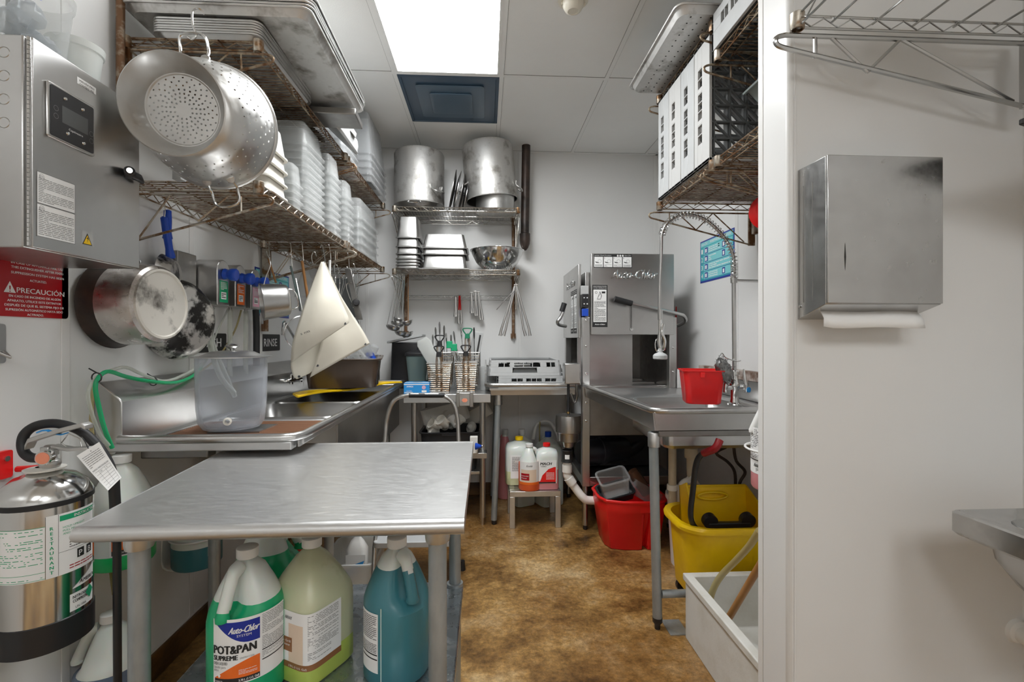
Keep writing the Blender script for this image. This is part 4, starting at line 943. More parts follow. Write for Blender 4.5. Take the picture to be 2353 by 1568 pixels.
B(MB().tube(smooth([(XL, 1.60, 1.555), (XL + .03, 1.60, 1.555), (XL + .055, 1.60, 1.535), (XL + .05, 1.60, 1.51)], 4), .006, 8), 'pot_hook', 'rustd', 'rusty hook holding up the stained pot under the control box', 'hook', (XL, 1.6, 1.55))
def skillet(lab, c, r, ax, up, hl, m='burnt', grip='blue'):
    c = Vector(c); t = thing('frying_pan', lab, 'frying pan', c, 'frying pans with blue grips'); ax = Vector(ax).normalized()
    MB().lathe([(r, 0), (r + .003, .001), (r, .006), (r*.86, .035), (r*.78, .042), (0, .044), ], c, ax, 48).build('pan_body', m, t)
    MB().lathe([(r - .003, .001), (r*.84, .031), (r*.76, .038), (0, .04)], c, ax, 48).build('pan_inside', 'steeld', t)
    up = Vector(up).normalized(); a = c + up*(r*.93) + ax*.012; b_ = a + up*hl
    MB().tube([c + up*(r*.80) + ax*.036, a + ax*.004, a + up*.05, b_], [.012, .010, .007, .006], 8, flat=.5).build('pan_handle', 'steeld', t)
    g0 = a + up*(hl*.38); MB().tube([g0, g0 + up*.004, g0 + up*hl*.15, g0 + up*hl*.4, g0 + up*hl*.62, g0 + up*hl*.64], [.013, .0165, .0125, .0135, .012, .006], 12).build('pan_grip', grip, t)
    return b_
b1 = skillet('large black and silver burnt frying pan in front, blue grip, hung under the left shelf', (-1.185, 1.915, 1.335), .152, (1, -.36, .0), (-.02, -.20, .9), .24)
b2 = skillet('smaller dark frying pan behind the large one, blue grip, hung under the left shelf', (-1.205, 1.86, 1.47), .105, (1, .3, 0), (.05, -.07, .9), .17)
B(MB().tube(smooth([b1 + V(0, 0, -.01), b1 + V(.01, -.01, .02), b1 + V(.0, 0, .06), b1 + V(-.01, 0, .075)], 4), .002, 6), 'pan_hook', 'chrome', 'thin wire hook holding the blue pan grips', 'hook', b1)
# soap dispensers
for i, (col, lab, tx) in enumerate((('green', 'stainless soap dispenser with green label, nearest of three on the left wall', 'WASH'), ('orange', 'stainless soap dispenser with orange label, middle of three on the left wall', 'FLOOR'), ('pink', 'stainless soap dispenser with pink label, furthest of three on the left wall', 'SANITIZE'))):
    y = 2.08 + .145*i; z0_, z1_ = 1.405, 1.60; X1 = -1.128
    t = thing('soap_dispenser', lab, 'dispenser', (XL, y + .05, z0_), 'wall soap dispensers')
    out = [(y, z0_), (y + .095, z0_), (y + .095, z1_ - .045)] + [(y + .0475 + .0475*cos(a), z1_ - .045 + .045*sin(a)) for a in [pi*k_/10 for k_ in range(1, 10)]] + [(y, z1_ - .045)]
    MB().prism(out, plane((XL, 0, 0), (0, 1, 0), (0, 0, 1)), X1 - XL).build('housing', 'steel', t, bev=.004)
    if i == 0: MB().prism([(u, v) for u, v in [(y - .13, z0_ + .09), (y - .13, z1_ + .01), (y - .005, z1_ + .01), (y - .005, z0_ - .02), (y - .02, z0_ - .03), (y - .09, z0_ + .05)]], plane((XL, 0, 0), (0, 1, 0), (0, 0, 1)), .02).build('side_plate', 'steeld', t, bev=.004)
    L = MB(); Fq = plane((X1 + .0006, y, z0_), (0, 1, 0), (0, 0, 1)); L.patch(Fq, .014, .012, .080, .105, mi=1); lines(L, Fq, .022, .065, .072, .10, 6, 0, seed=i, th=.45); L.patch(Fq, .026, .026, .066, .056, mi=0, w=.0004)
    lines(L, Fq, .030, .030, .062, .052, 3, 2, seed=i + 5, lay=.0009, th=.5); L.build('dispenser_label', ['paper', col, 'ink'], t)
    MB().lathe([(.022, 0), (.024, .004), (.020, .018), (.026, .030), (.027, .034), (.027, .050), (.024, .054), (0, .054)], (X1, y + .048, z0_ + .135), (1, .05, -.08), 12).build('dispenser_knob', 'blue', t)
    xb = X1 - .05; MB().tube([(xb, y + .05, z0_ - .02), (xb, y + .05, z0_)], .008, 10).build('outlet', 'steeld', t)
    MB().tube(smooth([(xb, y + .05, z0_ - .01), (xb, y + .05, 1.25), (xb + (.03, 0, 0)[i], y + (.10, .05, .05)[i], 1.10), (xb + (.05, .02, .01)[i], y + (.14, .06, .05)[i], 1.0)], 4), .0105, 12).build('outlet_tube', 'tube', t)
tubeobj('cloudy tube hanging from beside the nearest soap dispenser', [(-1.16, 2.06, 1.42), (-1.16, 2.08, 1.25), (-1.15, 2.14, 1.10), (-1.12, 2.2, 1.02)], .0115, 'tube')
tubeobj('thin amber tube running down from the dispensers to the backsplash', [(-1.20, 2.42, 1.40), (-1.2, 2.36, 1.30), (-1.19, 2.2, 1.18), (-1.19, 2.02, 1.11), (-1.18, 1.93, 1.10)], .004, 'amber')
tubeobj('thin clear tube crossing below the soap dispensers', [(-1.20, 2.30, 1.40), (-1.2, 2.2, 1.28), (-1.19, 2.1, 1.16), (-1.18, 1.93, 1.11)], .004, 'tube')
B(MB().tube(smooth([(-1.2, 2.50, 1.50), (-1.19, 2.54, 1.44), (-1.19, 2.555, 1.3), (-1.19, 2.555, 1.12)], 4), .016, 12), 'black_hose', 'rubber', 'thick black hose between the WASH and RINSE signs', 'hose', (-1.2, 2.6, 1.3))
# posters and signs
def poster(t, F, w, h, hd='WAREWASHING OPERATION'):
    L = MB(); L.patch(F, 0, 0, w, h, mi=1); m_ = w*.02; L.patch(F, m_, m_*1.4, w - m_, h - m_, mi=0, w=.0003)
    L.patch(F, m_, h*.86, w - m_, h - m_, mi=2, w=.0005); text(L, F, 'Auto-Chlor', w*.04, h*.885, h*.07, w*.2, mi=3, lay=.001, slant=.3); text(L, F, hd, w*.32, h*.89, h*.06, w*.60, mi=3, lay=.001, bold=.0005)
    for i in range(4):
        v0, v1 = h*(.66 - i*.195), h*(.835 - i*.195); L.patch(F, w*.12, v0, w*.96, v1, mi=2, w=.0006); L.patch(F, m_, v0 - h*.012, w - m_, v0 - h*.004, mi=1, w=.0007)
        text(L, F, str(i + 1), w*.045, v0 + h*.03, h*.11, w*.045, mi=3, lay=.0012, bold=.0008)
        L.patch(F, w*.15, v0 + h*.02, w*.25, v1 - h*.02, mi=1, w=.0008); L.patch(F, w*.165, v0 + h*.04, w*.22, v1 - h*.05, mi=3, w=.0011)
        lines(L, F, w*.28, v0 + h*.02, w*(.62, .5, .9, .55)[i], v1 - h*.02, 3, 3, seed=i, lay=.001, th=.4)
        if i != 2: L.patch(F, w*.68, v0 + h*.02, w*.76, v1 - h*.02, mi=1, w=.0008); L.patch(F, w*.70, v0 + h*.04, w*.74, v1 - h*.05, mi=3, w=.0011)
    L.build('poster_print', ['teal', 'navy', 'lteal', 'paper'], t)
t = thing('wash_poster', 'teal numbered wash instruction poster on the left wall behind the small pot', 'poster', (XL, 2.83, 1.38))
MB().box((XL, 2.62, 1.385), (XL + .002, 3.06, 1.645)).build('poster_sheet', 'navy', t); poster(t, plane((XL + .0024, 2.62, 1.385), (0, 1, 0), (0, 0, 1)), .44, .26, 'DISH PROCEDURE')
def wallsign(lab, s, y0, y1, z0, z1):
    t = thing('sink_sign', lab, 'sign', (XL, (y0+y1)/2, z0), 'black sink signs'); MB().prism([((y0+y1)/2 + u, (z0+z1)/2 + v) for u, v in rrect(y1-y0, z1-z0, .008, 3)], plane((XL, 0, 0), (0, 1, 0), (0, 0, 1)), .002).build('sign_plate', 'ink', t)
    L = MB(); text(L, plane((XL + .0025, (y0+y1)/2, z0), (0, 1, 0), (0, 0, 1)), s, 0, (z1-z0)*.28, (z1-z0)*.46, (y1-y0)*.66, align='C', bold=.0006); L.build('sign_lettering', 'paper', t)
wallsign('black WASH sign on the wall, half hidden by the clear tubes', 'WASH', 2.06, 2.34, 1.20, 1.285)
wallsign('black RINSE sign on the wall above the clear tank', 'RINSE', 2.68, 2.93, 1.19, 1.285)
# ================================================================ ON THE LEFT SHELVES
def sheet_pan(mb, X, w, d, h=.025, r=.03):
    o = []
    for s_, z, rim in ((.90, 0, 0), (.955, h - .004, 0), (.965, h, 0), (1.0, h + .001, 0), (1.004, h - .002, 0), (.998, h - .006, 0), (.96, h - .003, 0), (.895, .0015, 0)):
        o.append([X @ V(u, v, z) for u, v in [(a*(1 if s_ > .99 else 1) , b) for a, b in rrect(w*s_ if s_ > .99 else w - (1 - s_)*.45, d*s_ if s_ > .99 else d - (1 - s_)*.45, r, 5)]])
    mb.loft(o, caps=False); n = len(o[0]); mb.add(o[0], [tuple(range(n))][::-1]); mb.add(o[-1], [tuple(range(n))])
    return mb
Z1 = 2.274
t0 = None
for i in range(6):      # nested smaller pans on the wires
    X = Matrix.Translation((-.945, 1.915, Z1 + .0085*i)) @ Matrix.Rotation(R(.4*(i % 2)), 4, 'Z')
    B(sheet_pan(MB(), X, .36, .50, .025), 'sheet_pan', 'alu', ('lowest', 'second lowest', 'third lowest', 'fourth from below', 'second from top', 'topmost')[i] + ' of the small grey nested pans lying on the upper wire shelf', 'sheet pan', (-.945, 1.915, Z1 + .0085*i), 'small nested pans on the upper left shelf')
for i in range(5):      # big sheet pans on top, sticking out past the shelf
    dx = (.0, .003, .006, .004, .008)[i]
    X = Matrix.Translation((-.898 + dx, 1.995 + .004*i, Z1 + .068 + .0125*i)) @ Matrix.Rotation(R((0, .3, -.3, .2, .5)[i]), 4, 'Z') @ Matrix.Rotation(R(-1.2), 4, 'X')
    B(sheet_pan(MB(), X, .62, .72, .025, .035), 'sheet_pan', 'alud' if i == 0 else 'alu', ('lowest', 'second lowest', 'middle', 'second from top', 'topmost')[i] + ' of the large grey sheet pans jutting out over the upper left shelf', 'sheet pan', (-.9, 1.995, Z1 + .068 + .0125*i), 'large sheet pans on the upper left shelf')
X = Matrix.Translation((-.80, 2.30, Z1 + .03)) @ Matrix.Rotation(R(3), 4, 'Z')
B(MB().cbox((0, 0, 0), (.40, .16, .03), X), 'steel_tray', 'steeld', 'dull steel tray poking out beyond the sheet pans near the grey lids', 'tray', (-.8, 2.3, Z1 + .015), bev=.004)
t = thing('food_cover', 'pale blue-grey moulded plastic lid leaning on the upper left shelf', 'lid', (-.78, 2.53, Z1))
X = Matrix.Translation((-.80, 2.54, Z1 + .098)) @ Matrix.Rotation(R(44), 4, 'Y')
MB().loft([[X @ V(u*s_, v*s_, z) for u, v in rrect(.26, .36, .05)] for z, s_ in ((-.01, 1), (.004, 1), (.010, .95), (.030, .88), (.046, .76), (.052, .5))]).build('lid_shell', 'grey', t, bev=.002)
MB().loft([[X @ V(u*s_, v*s_, z) for u, v in rrect(.24, .10, .03)] for z, s_ in ((.04, 1), (.062, .9))]).build('lid_ridge', 'grey', t, bev=.003)
t = thing('black_pan', 'dark pan with a looped handle lying behind the pale grey lid', 'pan', (-.86, 2.50, Z1 + .12))
X = Matrix.Translation((-.99, 2.50, Z1 + .13)) @ Matrix.Rotation(R(44), 4, 'Y')
MB().loft([[X @ V(u*s_, v*s_, z) for u, v in rrect(.24, .30, .06)] for z, s_ in ((-.015, .9), (.01, 1), (.014, 1), (.012, .94))]).build('pan_body', 'dgrey', t)
MB().tube(smooth([X @ V(.10, -.06, .01), X @ V(.17, -.05, .02), X @ V(.18, .05, .02), X @ V(.10, .06, .01)], 5), .010, 8).build('pan_handle', 'black', t)
# clear food boxes
def food_box(lab, c, w, d, h, m='clearw', group=None, r=.03, rim=.010, tap=.86, name='food_box', rz=0, up=True, parts=False):
    X = Matrix.Translation(c) @ Matrix.Rotation(rz, 4, 'Z')
    if not up: X = X @ Matrix.Translation((0, 0, h)) @ Matrix.Rotation(pi, 4, 'X')
    return B(bin_tub(MB(), None, w, d, h, tap, r, rim, .002, X), name, m, lab, 'container', c, group)
ORD = ['bottom', 'second', 'third', 'fourth', 'fifth', 'sixth', 'seventh', 'eighth', 'ninth', 'tenth', 'eleventh', 'twelfth', 'thirteenth', 'fourteenth']
def stack(what, where, x, y, z, w, d, h, pitch, n, m, r=.03, tap=.86, rim=.010, jit=.0003, seed=0, grp=None):
    rd = random.Random(seed)
    for i in range(n):     # upturned, so each rim sits a little above the one below
        pos = 'topmost' if i == n - 1 else ORD[i] + ' up' if i else 'bottom'
        food_box('%s container of the %s %s' % (pos, what, where), (x + rd.uniform(-jit, jit), y + rd.uniform(-jit, jit), z + pitch*i), w, d, h, m, grp or what, r, rim, tap, rz=rd.uniform(-.001, .001), up=False)
Z0 = 1.795
stack('white stack', 'beside the colander', -.88, 1.84, Z0, .20, .18, .105, .052, 4, 'cream', grp='white nested containers')
stack('small clear stack', 'behind the white ones', -.84, 2.045, Z0, .11, .10, .09, .033, 4, 'clearw', .02, grp='small clear nested containers')
stack('tallest clear stack', 'near the shelf middle', -.90, 2.24, Z0, .24, .24, .11, .031, 11, 'clearw', grp='tall clear nested containers')
stack('second clear stack', 'in front of the shelf post', -.86, 2.52, Z0, .17, .17, .11, .036, 9, 'clearw', grp='second clear nested containers')
stack('third clear stack', 'just past the shelf joint', -.84, 2.76, Z0, .14, .15, .10, .035, 8, 'clearw', grp='third clear nested containers')
stack('large flat clear stack', 'at the far end', -.91, 3.24, Z0, .28, .46, .14, .052, 5, 'clearw', grp='large clear flat containers')
stack('far clear stack', 'behind the tall clear stacks', -1.10, 2.45, Z0, .16, .30, .12, .05, 6, 'clearw', grp='rear clear containers')
# tall clear bins, upper shelf
stack('near tall bins', 'on the upper far shelf', -.98, 2.90, Z1, .36, .30, .25, .040, 6, 'clear', .03, .84, jit=0, grp='near tall clear bins')
stack('far tall bins', 'on the upper far shelf', -.94, 3.36, Z1, .40, .46, .29, .045, 5, 'clear', .03, .84, jit=0, grp='far tall clear bins')
# red measuring marks on the far bins
# ================================================================ COLANDER
cr_ = V(-.915, 1.60, 1.945); cax = (W(402, 246, Y=1.27) - W(508, 284, Y=1.56)).normalized()
cr_ = W(491, 291, Y=1.57); cax = V(.10, -.97, -.185).normalized(); fa = frame(cax)
t = thing('colander', 'huge dented aluminium colander hung on its side from the upper left shelf', 'colander', cr_)
RR = .186
prof = [(RR + .006, 0), (RR + .006, .006), (RR, .008), (RR*.985, .03), (RR*.93, .09), (RR*.80, .14), (RR*.64, .175), (RR*.52, .187)]
def holes_body(prof, rings, mats, name):
    """a thin turned shell with real holes punched through it"""
    b = MB(); n = 180
    def at(s_, a): # s_ runs along the profile
        i = min(int(s_), len(prof) - 2); f = s_ - i; r = prof[i][0]*(1-f) + prof[i+1][0]*f; z = prof[i][1]*(1-f) + prof[i+1][1]*f
        return cr_ + fa @ V(r*cos(a), r*sin(a), z)
    return b, at
def punched(F, nu, nv, holes, closed=True, rad=.30):
    """grid of cells F(i,j); cells listed in holes get an 8-sided hole"""
    b = MB()
    for j in range(nv):
        for i in range(nu):
            c4 = [F(i, j), F(i + 1, j), F(i + 1, j + 1), F(i, j + 1)]
            if (i, j) in holes:
                o8 = [c4[0], (c4[0]+c4[1])/2, c4[1], (c4[1]+c4[2])/2, c4[2], (c4[2]+c4[3])/2, c4[3], (c4[3]+c4[0])/2]
                ex, ey = (c4[1]-c4[0]+c4[2]-c4[3])/2, (c4[3]-c4[0]+c4[2]-c4[1])/2; cc = sum(c4, V(0, 0, 0))/4
                l = min(ex.length, ey.length)*rad
                exn, eyn = ex.normalized(), ey.normalized()
                i8 = [cc + exn*(l*cos(R(225 + 45*k_))) + eyn*(l*sin(R(225 + 45*k_))) for k_ in range(8)]
                b.add(o8 + i8, [(k_, (k_+1) % 8, 8 + (k_+1) % 8, 8 + k_) for k_ in range(8)])
            else: b.add(c4, [(0, 1, 2, 3)])
    return b
import bmesh
def weld(o, d=1e-5, ang=40):
    bm = bmesh.new(); bm.from_mesh(o.data); bmesh.ops.remove_doubles(bm, verts=bm.verts, dist=d); bmesh.ops.recalc_face_normals(bm, faces=bm.faces); bm.to_mesh(o.data); bm.free()
    o.data.set_sharp_from_angle(angle=R(ang)); return o
NU = 144
zv = [i/26*(len(prof) - 3.001) + 2 for i in range(27)]
def Fb(i, j):
    s_ = zv[j]; a = 2*pi*(i + 0)/NU; k_ = min(int(s_), len(prof) - 2); f = s_ - k_; r = prof[k_][0]*(1-f) + prof[k_+1][0]*f; z = prof[k_][1]*(1-f) + prof[k_+1][1]*f
    return cr_ + fa @ V(r*cos(a), r*sin(a), z)
hs_ = {(i, j) for i in range(NU) for j in range(4, 18) if (i % 4 == (0 if j % 4 == 0 else 2)) and j % 2 == 0}
weld(punched(Fb, NU, 26, hs_, rad=.40).build('bowl_wall', 'alu', t))
MB().lathe([(RR - .001, .009), (RR + .004, .007), (RR + .007, .002), (RR + .005, -.003), (RR, -.003), (RR - .003, .002), (RR - .002, .008)], cr_, cax, 72).build('rolled_rim', 'alu', t)
# perforated flat bottom
rb = RR*.52; zb_ = .187
def Fp(i, j): r = .004 + (rb - .004)*j/9; a = 2*pi*i/48; return cr_ + fa @ V(r*cos(a), r*sin(a), zb_)
def holes_disc():
    b = MB(); n_r = 8; edges = [.018 + (rb*.94 - .018)*k_/7 for k_ in range(8)]; r_prev = .0
    # ring bands with as many cells as fit, each band cell holds one hole
    b.add([cr_ + fa @ V(.018*cos(2*pi*k_/48), .018*sin(2*pi*k_/48), zb_) for k_ in range(48)], [tuple(range(48))])
    for q in range(7):
        r0, r1 = edges[q], edges[q+1]; m_ = (12, 16, 24, 24, 48, 48, 48)[q]; sub = 48//m_ if m_ <= 48 else 1
        for i in range(m_):
            a0, a1 = 2*pi*i/m_, 2*pi*(i+1)/m_; am = (a0+a1)/2; rm = (r0+r1)/2; pt = lambda r, a: cr_ + fa @ V(r*cos(a), r*sin(a), zb_)
            out = [pt(r0, a0 + (a1-a0)*s_/sub) for s_ in range(sub + 1)] + [pt(r1, a1 - (a1-a0)*s_/sub) for s_ in range(sub + 1)]
            nO = len(out); cc = pt(rm, am); l = .0028; inn = []
            for p_ in out:
                d_ = (p_ - cc); d_ -= fa.col[2]*d_.dot(fa.col[2]); inn.append(cc + d_.normalized()*l)
            if (q in (5, 6, 4) and i % 2 == q % 2) : b.add(out, [tuple(range(nO))]); continue
            b.add(out + inn, [(k_, (k_+1) % nO, nO + (k_+1) % nO, nO + k_) for k_ in range(nO)])
    b.loft([[cr_ + fa @ V(r*cos(2*pi*k_/48), r*sin(2*pi*k_/48), z) for k_ in range(48)] for r, z in ((edges[-1], zb_), (edges[-1] + .003, zb_ + .003), (rb, zb_ + .003))], caps=False)
    return b
weld(holes_disc().build('perforated_base', 'alu', t))
MB().lathe([(rb + .004, .180), (rb + .003, .190), (rb + .012, .205), (rb + .032, .240), (rb + .037, .248), (rb + .034, .250), (rb + .028, .243), (rb + .006, .205), (rb, .190)], cr_, cax, 72).build('foot_ring', 'alu', t)
def cp(a, r, z): return cr_ + fa @ V(r*cos(a), r*sin(a), z)
# wire handles top and bottom (angles chosen by where they point in the world)
for nm, target in (('bottom', V(.15, 0, -1)), ('top', V(-.1, 0, 1))):
    best = min((2*pi*k_/72 for k_ in range(72)), key=lambda a: -(cp(a, 1, 0) - cr_).normalized().dot(target.normalized()))
    h_ = MB(); sgn = 1
    pts = smooth([cp(best - .20, RR*.90, .075), cp(best - .20, RR*.985, .06), cp(best - .19, RR + .022, .045), cp(best - .12, RR + .062, .045), cp(best + .12, RR + .062, .045), cp(best + .19, RR + .022, .045), cp(best + .20, RR*.985, .06), cp(best + .20, RR*.90, .075)], 5)
    h_.tube(pts, .0042, 8); h_.build('wire_handle', 'chrome', t)
    for s_ in (-.20, .20): MB().lathe([(0, .004), (.012, .003), (.014, 0)], cp(best + s_, RR*.95, .07), cp(best + s_, RR, .07) - cp(best + s_, .8*RR, .0), 12).build('handle_rivet_plate', 'alu', t)
    if nm == 'top': topc = cp(best, RR + .062, .045)
hk = topc
B(MB().tube(smooth([hk + V(-.012, 0, -.008), hk + V(0, 0, -.014), hk + V(.012, .002, 0), hk + V(.0, .004, .03), hk + V(-.004, .01, .075), hk + V(.008, .02, .092), hk + V(.02, .03, .080)], 5), .0032, 8), 's_hook', 'chrome', 'bright S hook holding the big colander to the upper shelf', 'hook', hk)
B(MB().cbox((0, 0, 0), (.028, .03, .03), Matrix.Translation(W(412, 405, Y=1.64))), 'grey_clip', 'grey', 'small square grey clip on the lower left wire shelf', 'clip', W(412, 405, Y=1.64), bev=.002)

# ================================================================ HANGING UNDER THE LEFT SHELF
HB = 1.735
# small saucepan
c = W(631, 692, Y=2.34)
t = thing('small_pot', 'small shiny steel pot hanging by its wire handle in front of the teal poster', 'pot', c)
ax = V(.80, .45, .12).normalized(); c0 = c - ax*.055
MB().lathe([(0, 0), (.066, 0), (.076, .006), (.081, .02), (.086, .115), (.089, .118), (.086, .119), (.079, .022), (.066, .008), (0, .006)], c - ax*.055, -ax, 40).xf(Matrix.Identity(4)).build('pot_body', 'steel', t) if False else \
MB().lathe([(0, .12), (.060, .12), (.070, .114), (.076, .10), (.086, .005), (.089, .0), (.086, -.002), (.074, .10), (.06, .114), (0, .115)], c0, ax, 40).build('pot_body', 'steel', t)
e1 = c0 + ax*.03; MB().tube(smooth([c0 + ax*.11 + V(.0, -.03, .05), c0 + ax*.15 + V(0, -.03, .04), c0 + ax*.165 + V(0, -.02, .0), c0 + ax*.155 + V(0, 0, -.04), c0 + ax*.11 + V(0, 0, -.05)], 5), .003, 8).build('pot_wire_handle', 'chrome', t)
MB().tube(smooth([c0 + V(.01, 0, .082), c0 + V(.02, 0, .12), c0 + V(.04, 0, .18), c0 + V(.02, 0, .24)], 5), .0022, 6).build('hanging_wire', 'chrome', t)
# flexible cutting boards folded over a hook: each is a curved sheet
def sheet(lab, rowsL, rowsR, m='board', eyelets=(), bulge=.04, th=.0022, marks=None, group='flexible cutting boards'):
    """rows of (px,py,Y) down the left and right edges, bulging toward the viewer between them"""
    n = len(rowsL); K = 14; Ls = smooth([W(a, b_, Y=y) for a, b_, y in rowsL], 5); Rs = smooth([W(a, b_, Y=y) for a, b_, y in rowsR], 5)
    rg = []
    for i, (a, b_) in enumerate(zip(Ls, Rs)):
        bb = bulge*min(1, i/8); rg.append([a.lerp(b_, k_/K) + V(.25, -1, 0)*bb*sin(pi*k_/K) for k_ in range(K + 1)])
    t = thing('cutting_board', lab, 'cutting board', Ls[-1], group); mb = MB(); vs = [p for r_ in rg for p in r_]
    mb.add(vs, [(i*(K+1)+k_, i*(K+1)+k_+1, (i+1)*(K+1)+k_+1, (i+1)*(K+1)+k_) for i in range(len(rg)-1) for k_ in range(K)])
    mb.build('board_sheet', m, t, solid=th)
    G = lambda u, v: rg[min(int(v*(len(rg)-1)), len(rg)-1)][min(int(u*K + .5), K)]
    for u, v in eyelets:
        p = G(u, v); MB().lathe([(.0045, .0018), (.007, .0018), (.007, -.0018)], p + V(.0003, -.0008, 0), (.15, -1, .1), 14).build('hole_rim', 'inkg', t); MB().disc(p + V(0, -.0005, 0), (.15, -1, .1), .0048, h=.0018).build('hang_hole', 'ink', t)
    return t, rg
tb, rgb_ = sheet('flexible cream cutting board behind, reaching down to the right of the brown tub', [(742, 602, 2.50), (752, 660, 2.50), (745, 740, 2.50), (735, 800, 2.47), (712, 868, 2.46)], [(746, 600, 2.50), (778, 670, 2.52), (808, 720, 2.54), (835, 762, 2.56), (850, 790, 2.58)], eyelets=((.06, .93), (.93, .95)), bulge=.0)
ta, rga = sheet('flexible cream cutting board in front, curled round like a cone on its hook', [(738, 602, 2.44), (712, 665, 2.40), (690, 730, 2.36), (672, 790, 2.36), (668, 835, 2.40)], [(744, 602, 2.44), (765, 650, 2.42), (785, 695, 2.42), (800, 728, 2.42), (802, 742, 2.42)], eyelets=((.92, .93),), bulge=.035)
tc3, rgc = sheet('third flexible cream board tucked behind the curled one, lower left corner showing', [(690, 735, 2.52), (675, 790, 2.50), (668, 835, 2.48), (673, 862, 2.47), (682, 872, 2.47)], [(760, 735, 2.55), (750, 790, 2.54), (740, 820, 2.52), (730, 840, 2.50), (712, 858, 2.48)], eyelets=((.20, .93),), bulge=.0)
L = MB(); P_ = rga[14]; pb = P_[2]; Fq = plane(pb + V(.004, -.012, 0), (.8, .3, .35), (-.3, -.1, .9)); text(L, Fq, 's nts', 0, 0, .012, .045, lay=.006); L.build('marker_writing', 'ink', ta)
hkp = W(742, 600, Y=2.46)
B(MB().tube(smooth([hkp + V(-.01, 0, -.01), hkp + V(.0, -.01, -.016), hkp + V(.010, 0, 0), hkp + V(0, .01, .05), hkp + V(-.012, .02, .085), hkp + V(-.02, .02, .07)], 5), .0025, 8), 's_hook', 'chrome', 'wire hook holding the cream cutting boards', 'hook', hkp)
# utensils
def rod(lab, name, parts_, cat, group=None):
    t = thing(name, lab, cat, parts_[0][1][0], group)
    for nm, pts, r, m, fl in parts_: MB().tube(pts if len(pts) < 3 else smooth(pts, 4), r, 10, flat=fl).build(nm, m, t)
    return t
def whisk(lab, top, hl, bl, r, group='whisks'):
    top = Vector(top); t = thing('whisk', lab, 'whisk', top, group); a = top - V(0, 0, hl)
    MB().tube([top, a], .007, 10).build('whisk_handle', 'steel', t); MB().tube(smooth([top + V(-.008, 0, .0), top + V(0, 0, .03), top + V(.008, 0, .0)], 4), .0018, 6).build('whisk_loop', 'chrome', t)
    b = MB()
    for k_ in range(6):
        an = pi*k_/6; d = V(cos(an), sin(an), 0); b.tube(smooth([a, a + d*r*.6 - V(0, 0, bl*.35), a + d*r - V(0, 0, bl*.75), a - V(0, 0, bl), a - d*r - V(0, 0, bl*.75), a - d*r*.6 - V(0, 0, bl*.35), a], 4), .0011, 5)
    b.build('whisk_wires', 'chrome', t); return t
# whisks are hung upside down: wires up near the hook in the photo
def whisk_up(lab, px, py, Y, bl, r, hl, tilt=0):
    p = W(px, py, Y=Y); t = thing('whisk', lab, 'whisk', p, 'whisks'); a = p - V(0, 0, bl); b = MB()
    for k_ in range(6):
        an = pi*k_/6; d = V(cos(an), sin(an), 0); b.tube(smooth([a, a + d*r*.55 + V(0, 0, bl*.4), a + d*r + V(0, 0, bl*.78), p, a - d*r + V(0, 0, bl*.78), a - d*r*.55 + V(0, 0, bl*.4), a], 4), .0012, 5)
    b.build('whisk_wires', 'chrome', t); MB().tube([a, a - V(-tilt, 0, hl)], .0075, 10).build('whisk_handle', 'steel', t)
    B(MB().tube(smooth([p + V(0, 0, -.006), p + V(.008, 0, .0), p + V(0, 0, .03), p + V(-.008, 0, .045)], 4), .002, 6), 's_hook', 'chrome', 'small hook ' + lab.replace('whisk', 'holding the whisk', 1), 'hook', p, 'small hooks under the lower left shelf'); return t
whisk_up('whisk just right of the cutting boards, under the shelf', 776, 626, 2.72, .20, .042, .18)
whisk_up('whisk at the far end under the left shelf', 815, 622, 3.10, .22, .038, .16, .04)
whisk_up('large whisk behind the first, partly hidden by the grater', 800, 630, 2.95, .18, .036, .16)
rod('wooden spoon hanging left of the cutting boards', 'wooden_spoon', [('spoon_handle', [W(694, 600, Y=2.52), W(708, 690, Y=2.52)], .007, 'wood', 1), ('spoon_head', [W(708, 690, Y=2.52), W(712, 715, Y=2.52), W(717, 745, Y=2.52)], [.008]*9, 'wood', .5)], 'spoon')
rod('brown wooden handle behind the wire bracket, above the small pot', 'wooden_spoon', [('spoon_handle', [W(617, 595, Y=2.6), W(634, 650, Y=2.6)], .008, 'wood', .6)], 'spoon')
rod('long dark teal spatula hanging left of the wooden spoon', 'spatula', [('spatula_handle', [W(668, 612, Y=2.56), W(686, 690, Y=2.56)], .010, 'smoke', .5), ('spatula_blade', [W(684, 680, Y=2.56), W(690, 715, Y=2.56)], .013, 'dgrey', .3)], 'spatula')
rod('white plastic spatula handle beside the hook of the boards', 'spatula', [('spatula_handle', [W(758, 598, Y=2.6), W(757, 650, Y=2.6)], .007, 'white', 1)], 'spatula')
# wire strainer
c = W(697, 765, Y=2.62); t = thing('strainer', 'round steel wire strainer hanging behind the curled cutting board', 'strainer', c)
MB().lathe([(.09, 0), (.086, .012), (.07, .04), (.04, .062), (0, .07)], c, (.45, -.85, -.1), 32).build('mesh_bowl', 'clearw', t)
MB().lathe([(.090, .0), (.094, .002), (.094, .006), (.090, .007)], c, (.45, -.85, -.1), 32).build('strainer_rim', 'chrome', t)
MB().tube([c + V(0, 0, .09), W(680, 640, Y=2.62)], .004, 8).build('strainer_handle', 'chrome', t)
c = W(702, 650, Y=2.72); t = thing('strainer', 'clear funnel-shaped scoop hanging behind the wooden spoon', 'scoop', c)
MB().lathe([(.055, -.08), (.05, -.02), (.02, .05), (.012, .09)], c, (0, 0, 1), 28).build('scoop_body', 'clearw', t)
